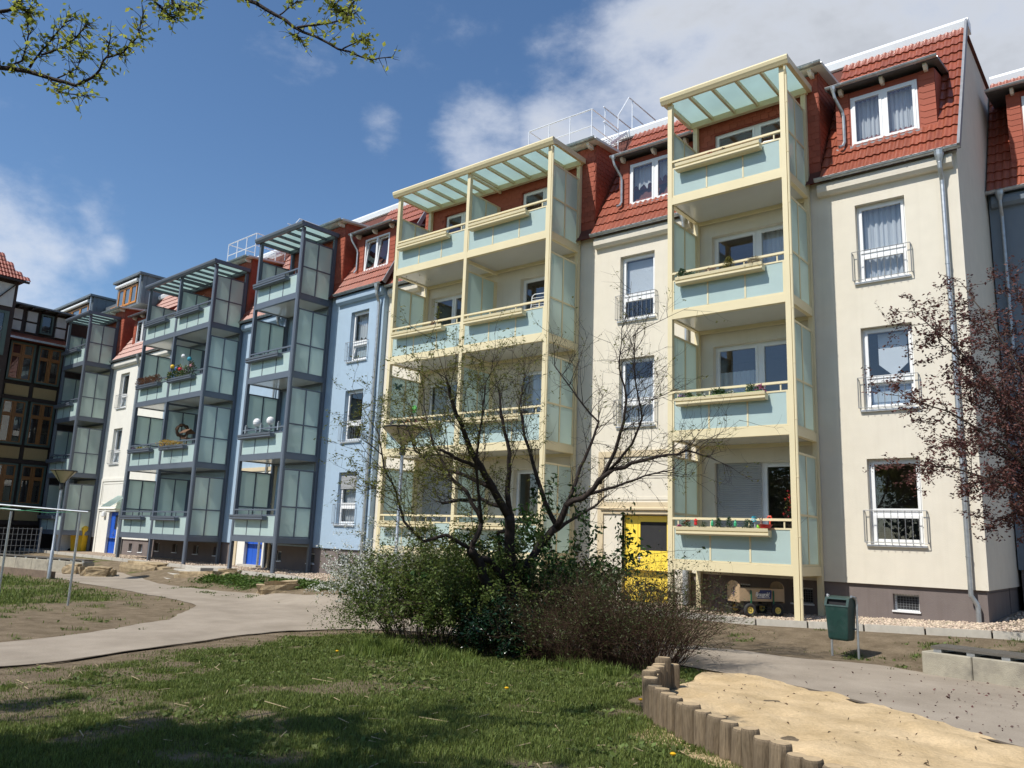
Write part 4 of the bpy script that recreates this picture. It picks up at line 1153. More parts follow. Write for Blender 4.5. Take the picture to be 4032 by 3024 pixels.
def tower(fr, x, w, mid, fm, dz, label, zground, panes):
    """posts, four decks with railings and side screens, glazed canopy. Local x=0 at the inside of the left post, y=0 at the front"""
    o = world_of(fr, x, TOWER_Y, 0)
    t = empty('balcony_tower', (o.x, o.y, 0), fr[1]); tag(t, label, 'balcony tower', 'balcony towers along the house fronts')
    xs = [-P_ / 2, w + P_ / 2] if mid is None else [-P_ / 2, mid, w + P_ / 2]
    ztop = 11.74 + dz; zg = zground - .02
    for xc in xs:
        MB().box(xc - P_ / 2, xc + P_ / 2, 0, P_, zg, ztop).build('post', fm, t)
        if mid is None or xc != mid:
            MB().box(xc - P_ / 2, xc + P_ / 2, DEP - P_, DEP, zg, ztop).build('post', fm, t)
    bays = [(0, w)] if mid is None else [(0, mid - P_ / 2), (mid + P_ / 2, w)]
    for k in range(1, 5):
        zb = .906 + 2.75 * (k - 1) + dz; zt = zb + .18
        s = MB(); s.box(.0, w, P_ + .003, DEP - .004, zb + .028, zt - .012); s.build('deck', M['ceiling'], t)
        b = MB()
        for a, c in bays: b.box(a + .001, c - .001, .004, P_, zb, zt)
        for xa in (-P_ + .008, w + .004):
            b.box(xa, xa + P_ - .012, P_, DEP - P_, zb, zt)
        b.box(0, w, DEP - .07, DEP - .006, zb - .055, zb + .026)
        b.build('deck_beam', fm, t)
        for a, c in bays:
            r = MB(); W = c - a; f = .035
            frame_bars(r, a + .006, c - .006, zt + .004, zt + .73, .014, .05, f)
            x1, x2 = a + W / 3, a + 2 * W / 3
            for xv in (x1, x2): r.box(xv - f / 2, xv + f / 2, .015, .049, zt + .03, zt + .70)
            r.box(a + .002, c - .002, .0, .055, zt + .865, zt + .885); r.box(a + .002, c - .002, .006, .049, zt + .885, zt + .915)
            for q_ in (.05, .34, .66, .94): r.box(a + W * q_ - .014, a + W * q_ + .014, .018, .044, zt + .73, zt + .866)
            rail = r.build('railing', fm, t)
            ed = [a + .006 + f, x1 - f / 2, x1 + f / 2, x2 - f / 2, x2 + f / 2, c - .006 - f]
            for i in range(3): MB().box(ed[2 * i] - .004, ed[2 * i + 1] + .004, .026, .036, zt + f, zt + .73 - f + .004).build('glass_panel', M['mint'], rail)
        # side screens
        for side, xa in (('l', -P_ / 2), ('r', w + P_ / 2)):
            top = zt + (2.25 if k < 4 else (1.73 if side == 'l' else 1.98)); zm = zt + 1.0; y0, y1 = P_ + .004, DEP - P_ - .004; ym = (y0 + y1) / 2; f = .045
            r = MB(); x0_, x1_ = xa - .02, xa + .02
            for ya in (y0, ym - f / 2, y1 - f): r.box(x0_, x1_, ya, ya + f, zt, top)
            for za in (zt + .002, zm - f / 2, top - f):
                for ya, yb in ((y0 + f, ym - f / 2), (ym + f / 2, y1 - f)): r.box(x0_ + .001, x1_ - .001, ya, yb, za, za + f)
            sc = r.build('side_screen', fm, t)
            for ya, yb in ((y0 + f, ym - f / 2), (ym + f / 2, y1 - f)):
                for za, zb2 in ((zt + f, zm - f / 2), (zm + f / 2, top - f)):
                    MB().box(xa - .005, xa + .005, ya - .004, yb + .004, za - .004, zb2 + .004).build('screen_pane', M['mint_side'], sc)
        if mid is not None:
            top = zt + (2.25 if k < 4 else 1.85); y0, y1 = P_ + .004, DEP - .02; ym = (y0 + y1) / 2; f = .045; r = MB()
            for ya in (y0, ym - f / 2, y1 - f - .1): r.box(mid - .02, mid + .02, ya, ya + (f if ya != y1 - f - .1 else f + .1), zt, top)
            for za in (zt + .002, top - f):
                for ya, yb in ((y0 + f, ym - f / 2), (ym + f / 2, y1 - f - .1)): r.box(mid - .019, mid + .019, ya, yb, za, za + f)
            r.box(mid - .03, mid + .03, P_ + .004, DEP - .02, zt + 2.47 if k < 4 else zt + 2.3, zt + 2.55 if k < 4 else zt + 2.36)
            sc = r.build('divider_screen', fm, t)
            for ya, yb in ((y0 + f, ym - f / 2), (ym + f / 2, y1 - f - .1)):
                MB().box(mid - .005, mid + .005, ya - .004, yb + .004, zt + f - .002, top - f + .004).build('screen_pane', M['mint_side'], sc)
        for bi, (a, c) in enumerate(bays): BOXES.append((t, k, bi, a, c, zt, fm))
    # canopy
    zc_ = 11.72 + dz; xl, xr = -P_ - .13, w + P_ + .13; yf = -.14; c = MB()
    c.prism_x([(yf, zc_ + .06), (yf - .02, zc_ + .13), (yf, zc_ + .17), (yf + .04, zc_ + .18), (yf + .14, zc_ + .15), (yf + .14, zc_), (yf + .05, zc_ - .02), (yf + .02, zc_ + .03)], xl, xr)
    for xa in (xl, xr - .09): c.box(xa, xa + .09, yf + .14, DEP - .03, zc_ + .02, zc_ + .165)
    c.box(xl + .09, xr - .09, DEP - .14, DEP - .031, zc_ - .02, zc_ + .13)
    can = c.build('canopy', fm, t)
    x0_, x1_ = xl + .09, xr - .09; pw = (x1_ - x0_) / panes
    for i in range(1, panes):
        MB().box(x0_ + i * pw - .03, x0_ + i * pw + .03, yf + .14, DEP - .14, zc_ + .03, zc_ + .12).build('rafter', fm, can)
    for i in range(panes):
        MB().box(x0_ + i * pw + .004, x0_ + (i + 1) * pw - .004, yf + .12, DEP - .1, zc_ + .128, zc_ + .138).build('roof_pane', M['mint_roof'], can)
    dp = MB(); xp = w + P_ + .035
    dp.tube([(xp, -.05, zc_ + .02), (xp, -.03, zc_ - .12), (xp, .02, zc_ - .22), (xp, .02, zg)], .028, 8)
    z = zg + .5
    while z < zc_: dp.tube([(xp, .02, z - .012), (xp, .02, z + .012)], .034, 8); z += 1.15
    dp.build('tower_downpipe', fm, t)
    return t


T1 = tower(CR, -8.279, 2.579, None, M['yframe'], 0, 'single-bay cream balcony tower nearest the right house corner, hand cart beneath it', .03, 5)
T2 = tower(CR, -17.586, 5.671, 2.84, M['yframe'], -.02, 'double-bay cream balcony tower behind the bare tree', .03, 10)
T3 = tower(LF, 0.0, 2.579, None, M['gframe'], .09, 'single-bay slate grey balcony tower in front of the blue house', .05, 5)
T4 = tower(LF, -9.085, 5.671, 2.84, M['gframe'], -.016, 'double-bay slate grey balcony tower with dried plants and colourful flowers', .03, 10)
T5 = tower(LF, -18.42, 2.579, None, M['gframe'], -.08, 'single-bay slate grey balcony tower furthest away at the left', .0, 5)
TN = {T1: 'right cream tower', T2: 'wide cream tower', T3: 'single grey tower', T4: 'wide grey tower', T5: 'far left grey tower'}

# flower boxes hang on the railings
FB = {}
for (t, k, bi, a, c, zt, fm) in BOXES:
    W = c - a; x0 = a + .18; x1 = a + (.80 if W > 2.5 else .80) * W
    if t in (T1,): x1 = a + .845 * W
    if t in (T3, T5): x1 = a + .82 * W; x0 = a + .04
    mb = MB(); z0 = zt + .545
    mb.prism_x([(-.02, z0), (-.17, z0), (-.195, z0 + .03), (-.195, z0 + .07), (-.178, z0 + .08), (-.205, z0 + .10), (-.215, z0 + .165), (-.195, z0 + .165), (-.185, z0 + .13), (-.03, z0 + .13), (-.03, z0 + .165), (-.02, z0 + .165)], x0, x1)
    for x in (x0 + .2, x1 - .2):
        mb.box(x - .012, x + .012, -.02, .016, z0 + .02, z0 + .05); mb.box(x - .012, x + .012, -.02, .016, z0 + .15, z0 + .172)
    b = mb.build('flower_box', fm)
    b.matrix_world = t.matrix_basis.copy()
    bay = '' if t in (T1, T3, T5) else (' left bay' if bi == 0 else ' right bay')
    tag(b, f"{'cream' if fm is M['yframe'] else 'grey'} metal flower box on the {FLOORS[k]}{' deck' if not bay else bay} railing of the {TN[t]}", 'flower box', 'flower boxes on the balcony railings')
    FB[(t, k, bi)] = (x0, x1, z0)


# ================================================================== ROOF RAILINGS, ZINC ATTIC DORMERS, TIMBERED WING
def rail_run(g, pts, posts, h0, r=.02, mid=True):
    g.tube(pts, r, 6)
    if mid: g.tube([(p[0], p[1], p[2] - .52) for p in pts], r * .8, 6)
    for p in posts: g.tube([p, (p[0], p[1], p[2] - h0)], r * .9, 6)


def roof_guard(fr, dx, label, zoff):
    o = world_of(fr, -11.6 + dx, .1, 0); t = empty('roof_guard_rail', (o.x, o.y, 12.35 + zoff), fr[1]); tag(t, label, 'railing', 'galvanised railings on the roof')
    b = 13.43 - 12.35
    g = MB(); rail_run(g, [(-2.25, 0, b), (0, 0, b)], [(x, 0, b) for x in (-2.25, -1.5, -.75, 0)], 1.08)
    rail_run(g, [(0, 0, b), (0, 1.4, b)], [(0, 1.4, b)], 1.0)
    g.tube([(-2.25, 0, b), (-2.25, 1.2, b)], .018, 6)
    g.build('guard_rail', M['flash'], t)
    c = MB(); zc_ = 14.69 - 12.35
    c.tube([(0, 1.4, b), (0, 1.4, b + .45), (.06, 1.9, zc_), (.06, 4.2, zc_)], .02, 6)
    for y in (2.1, 4.2): c.tube([(.06, y, zc_), (.06, y, 1.2)], .018, 6)
    c.tube([(.06, 2.1, zc_ - .5), (.06, 4.2, zc_ - .5)], .016, 6)
    c.tube([(-.85, 1.9, zc_), (-.85, 4.0, zc_)], .02, 6); c.tube([(-.85, 1.9, zc_ - .5), (-.85, 4.0, zc_ - .5)], .016, 6)
    for y in (2.0, 4.0): c.tube([(-.85, y, zc_), (-.85, y, 1.2)], .018, 6)
    c.build('walkway_rail', M['flash'], t)
    for i in range(3):
        gr = MB(); y0 = 1.05 + i * .30; z = .55 + i * .26
        for k in range(10): gr.box(-.88 + k * .095, -.865 + k * .095, y0, y0 + .27, z - .02, z)
        for k in range(4): gr.box(-.88, .0, y0 + k * .085, y0 + k * .085 + .012, z - .018, z - .002)
        gr.build('grating_step', M['flash'], t)
    sp = MB()
    for x in (-.9, .02): sp.bar((x, .95, .42), (x, 2.0, 1.3), .03, .08)
    sp.bar((-.9, .95, .40), (-.9, .95, -.0), .03, .03); sp.bar((.02, .95, .40), (.02, .95, -.0), .03, .03)
    sp.build('stair_stringer', M['flash'], t)


roof_guard(CR, 0, 'galvanised roof railing with grating steps above the wide cream tower', 0)
roof_guard(LF, 8.35, 'galvanised roof railing above the wide grey tower', .05)


def zinc_dormer(x0, x1, y, z0, z1, label, nw):
    o = world_of(LF, x0, y, z0); t = empty('zinc_attic_dormer', o, LF[1]); tag(t, label, 'dormer', 'zinc attic dormers at the far left'); W = x1 - x0; H = z1 - z0
    b = MB(); b.box(0, W, 0, 4, 0, H); 
    for i in range(8): b.box(W, W + .02, .2 + i * .5, .23 + i * .5, 0.05, H - .02)
    b.build('body', M['darkzinc'], t)
    MB().box(-.15, W + .12, -.25, 4.1, H, H + .12).build('dormer_roof', M['darkzinc'], t)
    ORANGE = mat('orange_timber_frame', (0.50, 0.20, 0.035), .5, .12, 5)
    pw = (W - .8) / nw
    for i in range(nw):
        a = .3 + i * pw; f = MB(); frame_bars(f, a, a + pw - .05, .15, H - .38, -.05, .02, .09); w = f.build('window_frame', ORANGE, t)
        MB().add([(a + .08, -.02, .22), (a + pw - .13, -.02, .22), (a + pw - .13, -.02, H - .46), (a + .08, -.02, H - .46)], [(0, 1, 2, 3)]).build('pane', M['pane'], w)
    aw = MB(); aw.tube([(.15, -.12, H - .22), (W - .35, -.12, H - .22)], .10, 10); aw.build('awning_roll', M['white'], t)
    dp = MB(); dp.tube([(W - .12, -.1, H), (W - .12, -.1, 0)], .05, 8); dp.build('downpipe', M['zinc'], t)


zinc_dormer(-19.4, -16.2, 1.05, 12.95, 14.5, 'raised zinc clad attic dormer with orange timber windows above the off-white house', 3)
zinc_dormer(-28.6, -22.75, 1.05, 12.75, 14.45, 'long zinc clad attic dormer with white awning rolls behind the far left tower', 4)
# roof body that carries the far dormers
ah = empty('attic_house', world_of(LF, -26, .6, 0), LF[1]); tag(ah, 'grey roofed end house behind the far left balcony tower', 'house')
a = MB(); a.box(-3, 6.35, .3, 8, -.3, 12.7); a.build('wall', M['white_wall'], ah)
a = MB(); a.box(3.3, 9.0, 1.1, 7, 12.9, 13.9); a.build('attic_storey', M['darkzinc'], ah)
a = MB(); a.add([(-3, .2, 12.7), (6.4, .2, 12.7), (6.4, 1.2, 13.0), (-3, 1.2, 13.0)], [(0, 1, 2, 3)]); a.box(-3, 6.35, 1.0, 8, 12.7, 13.0); a.build('roof', M['darkzinc'], ah)
a = MB(); frame_bars(a, 4.3, 5.2, 13.05, 13.7, 1.03, 1.12, .1); a.build('window_frame', mat('orange_timber_frame', (0.50, 0.20, 0.035)), ah)
sd = MB(); sd.tube([(5.05, .9, 12.95), (5.05, .9, 13.05), (5.0, .95, 13.5)], [.03, .12, .02], 8); sd.build('folded_parasol', M['white'], ah)

# half-timbered wing that closes the yard on the left, facing +x
TIMBER = mat('dark_brown_timber', (0.035, 0.020, 0.014), .7, .25, 7, .2, 60)
OCHRE = mat('ochre_board_panel', (0.40, 0.28, 0.13), .8, .08, 5, .3, 30, stretch=(1, 12, 1))
GREENF = mat('grey_green_frame', (0.085, 0.12, 0.10), .55, .1, 5)
ORANGE2 = mat('brown_orange_sash', (0.28, 0.12, 0.035), .5, .12, 5)
PLASTER = mat('white_infill_plaster', (0.55, 0.54, 0.50), .9, .06, 4, .2, 50)
wing = empty('timbered_wing', (-45, 17.4, 0)); tag(wing, 'dark half-timbered wing with orange window sashes and ochre panels at the left edge', 'house')


def WB(y0, y1, x0, x1, z0, z1): return MB().box(x0, x1, y0 - 17.4, y1 - 17.4, z0, z1)


ROWS = [(8.42, 10.42, 7.66, 8.22), (5.20, 7.46, 4.48, 5.08), (2.20, 4.24, 1.42, 1.94)]
NB = 6; PIT = 1.33; YR = 17.15
yL = YR - NB * PIT
WB(yL - .2, 18.5, -6, -.14, -.5, 12.3).build('wall', TIMBER, wing)
for zw0, zw1, zp0, zp1 in ROWS:
    for i in range(NB):
        b = YR - i * PIT; a = b - PIT + .14
        f = MB(); 
        for (p, q, r_, s_) in ((a, a + .09, zw0, zw1), (b - .09, b, zw0, zw1)): f.box(-.12, .02, p - 17.4, q - 17.4, r_, s_)
        f.box(-.12, .018, a + .09 - 17.4, b - .09 - 17.4, zw1 - .09, zw1); f.box(-.12, .03, a + .09 - 17.4, b - .09 - 17.4, zw0, zw0 + .09)
        w = f.build('window', GREENF, wing)
        ym = (a + b) / 2; zm = zw0 + (zw1 - zw0) * .66; g = MB()
        g.box(-.10, .0, ym - .035 - 17.4, ym + .035 - 17.4, zw0 + .09, zw1 - .09)
        for p, q in ((a + .09, ym - .045), (ym + .045, b - .09)):
            g.box(-.10, .005, p - 17.4, q - 17.4, zm - .04, zm + .04)
            for r_, s_ in ((zw0 + .09, zm - .04), (zm + .04, zw1 - .09)):
                g.box(-.09, -.02, p - 17.4, p + .06 - 17.4, r_, s_); g.box(-.09, -.02, q - .06 - 17.4, q - 17.4, r_, s_)
                g.box(-.09, -.02, p + .06 - 17.4, q - .06 - 17.4, r_, r_ + .05); g.box(-.09, -.02, p + .06 - 17.4, q - .06 - 17.4, s_ - .05, s_)
                MB().add([(-.05, p + .05 - 17.4, r_ + .04), (-.05, q - .05 - 17.4, r_ + .04), (-.05, q - .05 - 17.4, s_ - .04), (-.05, p + .05 - 17.4, s_ - .04)], [(0, 1, 2, 3)]).build('pane', M['pane'], w)
        g.build('sash', ORANGE2, w)
        WB(a + .06, b - .02, -.14, -.06, zp0, zp1).build('board_panel', OCHRE, wing)
    WB(yL, YR + .1, -.1, .05, zp0 - .22, zp0 - .03).build('timber_beam', TIMBER, wing)
# attic storey of the wing: timber frame, white infill, small windows
for i in range(10):
    y1_ = 17.2 - i * .72; 
    if i % 3 == 1:
        f = MB(); 
        for (p, q, r_, s_) in ((y1_ - .62, y1_ - .55, 11.05, 12.1), (y1_ - .09, y1_ - .02, 11.05, 12.1)): f.box(-.2, .02, p - 17.4, q - 17.4, r_, s_)
        f.box(-.2, .02, y1_ - .55 - 17.4, y1_ - .09 - 17.4, 12.03, 12.1); f.box(-.2, .03, y1_ - .55 - 17.4, y1_ - .09 - 17.4, 11.05, 11.13)
        w = f.build('window', GREENF, wing)
        MB().add([(-.1, y1_ - .56 - 17.4, 11.1), (-.1, y1_ - .08 - 17.4, 11.1), (-.1, y1_ - .08 - 17.4, 12.05), (-.1, y1_ - .56 - 17.4, 12.05)], [(0, 1, 2, 3)]).build('pane', M['pane'], w)
    else:
        for r_, s_ in ((11.02, 11.5), (11.6, 12.12)): WB(y1_ - .56, y1_ - .08, -.15, -.03, r_, s_).build('plaster_panel', PLASTER, wing)
MB().prism_y([(-.3, 10.98), (.55, 10.62), (.55, 10.55), (-.3, 10.5)], yL - 17.4, .1).build('tile_skirt', M['tile'], wing)
gb = MB(); gb.box(.5, .6, yL - 17.4, .12, 10.46, 10.56); gb.build('gutter', M['zinc'], wing)
MB().prism_y([(.45, 12.28), (.45, 12.36), (-2.6, 13.1), (-6.2, 12.4), (-6.2, 12.28)], yL - 17.6, .6).build('roof', M['darkzinc'], wing)
for i in range(12): WB(17.1 - i * .62, 17.1 - i * .62 + .1, -.1, .38, 12.16, 12.27).build('rafter_end', TIMBER, wing)
# stair tower at the wing's near end
tw = empty('timbered_tower', (-44.3, 12.45, 0)); tag(tw, 'dark timbered stair tower with red tiled hipped roof at the far left edge', 'house')
MB().box(-2.5, .8, -3.2, 1.62, -.5, 13.1).build('wall', TIMBER, tw)
for (p, q, r_, s_) in ((-.2, .72, 11.75, 12.9), (-1.3, -.32, 11.75, 12.9), (-2.4, -1.42, 11.75, 12.9)):
    MB().box(.78, .84, p + .75, q + .75, r_, s_).build('plaster_panel', PLASTER, tw)
    w = MB(); w.bar((.86, p + .75, r_), (.86, q + .75, s_), .05, .12, up=(1, 0, 0)); w.build('timber_brace', TIMBER, tw)
for z0, z1 in ((9.3, 11.5), (6.2, 8.6), (3.2, 5.4)):
    f = MB(); f.box(.78, .86, -.2, .1, z0, z1); f.box(.78, .86, 1.2, 1.4, z0, z1); f.box(.78, .85, .1, 1.2, z0, z0 + .12); f.box(.78, .85, .1, 1.2, z1 - .12, z1); f.box(.78, .85, .1, 1.2, (z0 + z1) / 2 - .05, (z0 + z1) / 2 + .05)
    w = f.build('window', GREENF, tw); MB().add([(.81, .1, z0 + .1), (.81, 1.2, z0 + .1), (.81, 1.2, z1 - .1), (.81, .1, z1 - .1)], [(0, 1, 2, 3)]).build('pane', M['pane'], w)
rf = MB(); rf.add([(-3, -3.7, 13.1), (1.15, -3.7, 13.1), (1.15, 1.85, 13.1), (-3, 1.85, 13.1), (-1, -1.2, 15.4), (-1, .2, 15.4)], [(0, 1, 4), (1, 2, 5, 4), (2, 3, 5), (3, 0, 4, 5), (0, 3, 2, 1)])
rf.build('roof', M['roof_under'], tw)
tfs = []
sl = math.atan2(2.3, 2.15); L_ = math.hypot(2.3, 2.15)
for r_ in range(9):
    for c in range(19):
        s_ = r_ * .35; t_ = s_ / L_; lo_, hi_ = -3.7 + t_ * 2.5, 1.85 - t_ * 1.65
        y = -3.7 + c * .3
        if y < lo_ - .1 or y + .3 > hi_ + .2: continue
        tfs.append(Matrix.Translation((1.15, 0, 13.1)) @ Matrix.Rotation(math.pi / 2, 4, 'Z') @ Matrix.Rotation(sl, 4, 'X') @ Matrix.Translation((y, s_, .03)))
pieces(tw, 'roof_tile', TILE, tfs, ((-44.3, 12.45, 0), 0.0), 200)
MB().box(1.15, 1.25, -3.8, 1.95, 13.0, 13.1).build('gutter', TIMBER, tw)

# bins and mesh fence in the far corner
fn = empty('mesh_fence', (-41.5, 14.0, 0)); tag(fn, 'dark wire mesh fence in front of the timbered wing', 'fence')
f = MB()
for i in range(26): f.box(-.006, .006, -3 + i * .2, -2.988 + i * .2, -.3, 1.1)
for i in range(6): f.box(-.008, .008, -3, 2, -.25 + i * .26, -.235 + i * .26)
f.build('mesh', M['steel_rod'], fn)
for y in (-3, -.5, 2): MB().box(-.03, .03, y - .03, y + .03, -.45, 1.15).build('post', M['steel_rod'], fn)


def bin_(loc, rz, body, lid, label, s=1.0):
    t = empty('wheelie_bin', loc, rz); tag(t, label, 'bin', 'bins in the far corner')
    b = MB(); b.add([(-.26, -.3, .08), (.26, -.3, .08), (.26, .3, .08), (-.26, .3, .08), (-.33, -.38, .95), (.33, -.38, .95), (.33, .38, .95), (-.33, .38, .95)], [(0, 3, 2, 1), (0, 1, 5, 4), (1, 2, 6, 5), (2, 3, 7, 6), (3, 0, 4, 7)]); b.build('body', body, t)
    l = MB(); l.add([(-.35, -.4, .95), (.35, -.4, .95), (.35, .4, 1.0), (-.35, .4, 1.0), (-.3, -.3, 1.03), (.3, -.3, 1.03), (.3, .38, 1.09), (-.3, .38, 1.09)], [(0, 1, 5, 4), (1, 2, 6, 5), (2, 3, 7, 6), (3, 0, 4, 7), (4, 5, 6, 7)]); l.build('lid', lid, t)
    for x in (-.28, .28): MB().tube([(x - .03, .3, .1), (x + .03, .3, .1)], .1, 12).build('wheel', M['dark'], t)
    t.scale = (s, s, s)


DG = mat('dark_grey_plastic', (0.04, 0.042, 0.045), .5); BLUEP = mat('blue_plastic', (0.03, 0.12, 0.42), .45); YELP = mat('yellow_plastic', (0.75, 0.48, 0.03), .45); RUB = mat('black_rubber', (0.025, 0.025, 0.025), .8, .1, 20)
bin_((-42.6, 13.6, -.38), R(80), DG, BLUEP, 'dark bin with a blue lid behind the mesh fence', 1.3)
bin_((-41.3, 17.9, -.02), R(20), YELP, YELP, 'tall yellow bin under the far left balcony tower', 1.25)
bin_((-42.4, 17.4, -.02), R(-10), M['white'], M['white'], 'white bin under the far left balcony tower', 1.0)


# ================================================================== STREET FURNITURE AND GARDEN THINGS
WOODW = mat('weathered_grey_wood', (0.19, 0.145, 0.095), .85, .25, 10, .5, 30, stretch=(9, 9, .9), dirt=(0.07, 0.05, 0.035), dirt_amt=.7, dirt_scale=4, objvar=.15, spec=.2)
WOODTOP = mat('sawn_log_end', (0.40, 0.30, 0.18), .9, .2, 14, .3, 40, objvar=.12, spec=.2)


def gzf(x, y): return float(gz(np.array([x]), np.array([y]))[0])


# log palisade round the sandpit
pal = empty('log_palisade', (-3.4, 6.7, gzf(-3.4, 6.7))); tag(pal, 'curved row of weathered upright logs edging the sandpit', 'palisade')
lp = resample(LOG_ROW, 400); ld = np.r_[0, np.cumsum(np.hypot(*np.diff(lp, axis=0).T))]
spots = [(-4.62, 8.52, .34), (-4.44, 8.46, .30)]
s0 = .02
while s0 < ld[-1] - .1:
    x = float(np.interp(s0, ld, lp[:, 0])); y = float(np.interp(s0, ld, lp[:, 1]))
    spots.append((x, y, max(.19, .36 - .024 * s0) + random.uniform(-.03, .03))); s0 += random.uniform(.15, .178)
for i, (x, y, h) in enumerate(spots):
    r = random.uniform(.070, .086); g0 = gzf(x, y); n = 14; mb = MB()
    wob = [1 + random.uniform(-.06, .05) for _ in range(n)]
    prof = []
    for z_, f_ in ((-.2, 1.0), (.3, 1.0), (h - .035, .99), (h - .012, .95), (h, .86)):
        prof.append([(r * f_ * wob[k] * math.cos(6.283 * k / n), r * f_ * wob[k] * math.sin(6.283 * k / n), z_ if z_ > 0 else z_) for k in range(n)])
    for k_ in range(len(prof) - 1): pass
    prof[1] = [(a, b, h * .55) for a, b, c in prof[1]]
    V = [v for ring in prof for v in ring]; F = [(j * n + k, j * n + (k + 1) % n, (j + 1) * n + (k + 1) % n, (j + 1) * n + k) for j in range(4) for k in range(n)]
    mb.add(V, F)
    o = mb.build('log', WOODW, pal, smooth=False); o.location = (x + 3.4, y - 6.7, g0 - pal.location.z); tlt = (random.uniform(-.05, .05), random.uniform(-.05, .05), random.uniform(0, 6)); o.rotation_euler = tlt
    tp = MB(); tp.add([(a * .999, b * .999, h + .0005) for a, b, c in prof[4]], [tuple(range(n))])
    t_ = tp.build('log_end', WOODTOP, o)

# litter bin on a bent pipe frame
LB = mat('dark_green_plastic', (0.012, 0.042, 0.035), .42, .12, 5, .05, 60, dirt=(0.06, 0.085, 0.08), dirt_amt=.5, dirt_scale=4)
b0 = Vector((-4.08, 13.25, 0)); b0.z = gzf(b0.x, b0.y)
lb = empty('litter_bin', b0, R(-10)); lb.scale = (.83, .83, .87); tag(lb, 'dark green litter bin on a bent steel pipe frame beside the path', 'litter bin')
mb = MB(); P4 = lambda w, d, z, y=0: [(-w, -d + y, z), (w, -d + y, z), (w, d + y, z), (-w, d + y, z)]
rings = [P4(.17, .12, .30), P4(.19, .135, .33), P4(.225, .16, .86), P4(.225, .16, .88)]
V = [v for r_ in rings for v in r_]
F = [(0, 3, 2, 1)] + [(4 * j + k, 4 * j + (k + 1) % 4, 4 * j + 4 + (k + 1) % 4, 4 * j + 4 + k) for j in range(3) for k in range(4)]
mb.add(V, F); mb.build('body', LB, lb, bevel=.012)
hd = MB()
hw, d0, d1 = .235, -.17, .17
# sloping hood with an opening in front
hd.add([(-hw, d0, .88), (hw, d0, .88), (hw, d1, .88), (-hw, d1, .88), (-hw, d0 + .06, 1.03), (hw, d0 + .06, 1.03), (hw, d1, 1.05), (-hw, d1, 1.05)],
       [(1, 2, 6, 5), (2, 3, 7, 6), (3, 0, 4, 7), (4, 5, 6, 7)])
o_ = [(-hw, d0, .88), (hw, d0, .88), (hw, d0 + .06, 1.03), (-hw, d0 + .06, 1.03)]; i_ = [(-hw + .05, d0 + .010, .905), (hw - .05, d0 + .010, .905), (hw - .05, d0 + .048, 1.0), (-hw + .05, d0 + .048, 1.0)]
hd.add(o_ + i_, [(0, 1, 5, 4), (1, 2, 6, 5), (2, 3, 7, 6), (3, 0, 4, 7)])
hd.build('hood', LB, lb)
MB().box(-hw + .03, hw - .03, d0 + .09, d0 + .1, .885, 1.02).build('opening', M['dark'], lb)
fr_ = MB()
for x in (-.255, .255): fr_.tube([(x, .12, -.25), (x, .12, .93), (x, .10, 1.0), (x * .97, .05, 1.045), (x * .9, -.03, 1.06)], .022, 8)
fr_.tube([(-.255, .12, .5), (.255, .12, .5)], .015, 6); fr_.build('pipe_frame', M['zinc'], lb)


def bench(p0, p1, n, h, d, label, lift=.0):
    p0, p1 = Vector(p0), Vector(p1); dv = p1 - p0; L_ = dv.length; a = math.atan2(dv.y, dv.x)
    t = empty('block_bench', (p0.x, p0.y, p0.z), a); tag(t, label, 'bench', 'concrete block benches')
    w = L_ / n
    for i in range(n):
        o = MB().box(i * w + .004, (i + 1) * w - .004, 0, d, -.3, h).build('concrete_block', M['concrete'], t, bevel=.012); o.location.z = random.uniform(-.006, .006)
    SL = mat('grey_bench_slat', (0.10, 0.09, 0.075), .7, .2, 6, .3, 50, stretch=(1, 10, 10))
    for j in range(4):
        MB().box(.12, L_, .03 + j * (d - .04) / 4, .03 + (j + 1) * (d - .04) / 4 - .012, h + .05, h + .085).build('slat', SL, t)
    for i in range(int(n * 1.6)):
        x = .2 + i * (L_ - .3) / (int(n * 1.6) - 1); MB().box(x - .05, x + .05, .04, d - .05, h - .004, h + .05).build('bearer', M['zinc'], t)
    return t


bench((-2.78, 12.42, gzf(-2.8, 12.5)), (1.6, 11.6, gzf(1, 12)), 7, .31, .5, 'concrete block bench with dark slats at the right edge under the red-leaved tree')
bench((-37.6, 12.0, -.38), (-30.55, 13.35, -.38), 7, .40, .45, 'long concrete block bench with dark slats at the left before the far tower')
# low timber edge before the left bench
le = MB(); le.box(-36, -28.4, 10.9, 11.05, -.6, -.17); lo_ = le.build('low_edging_wall', mat('brown_edge_boards', (0.16, 0.115, 0.08), .85, .2, 6, .3, 40)); tag(lo_, 'low brown edging wall behind the left lawn', 'edging')
lo_.rotation_euler = (0, 0, R(7)); lo_.location = (1.3, 4.0, 0)

# steps up to the gravel
st = empty('garden_steps', (-27.0, 14.3, -.38)); tag(st, 'short flight of pale concrete steps between the boulders', 'steps'); st.rotation_euler = (0, 0, R(-12))
for i in range(4):
    MB().box(-.95 + .12 * i, 1.15 - .05 * i, i * .36, i * .36 + (.38 if i < 3 else 1.4), -.15 + i * .115, .10 + i * .115).build('step', M['kerb'], st, bevel=.012)

# boulders
ROCK = mat('pale_sandstone', (0.40, 0.31, 0.19), .92, .22, 5, 1.0, 12, spec=.15, dirt=(0.13, 0.095, 0.06), dirt_amt=.85, dirt_scale=3.5)


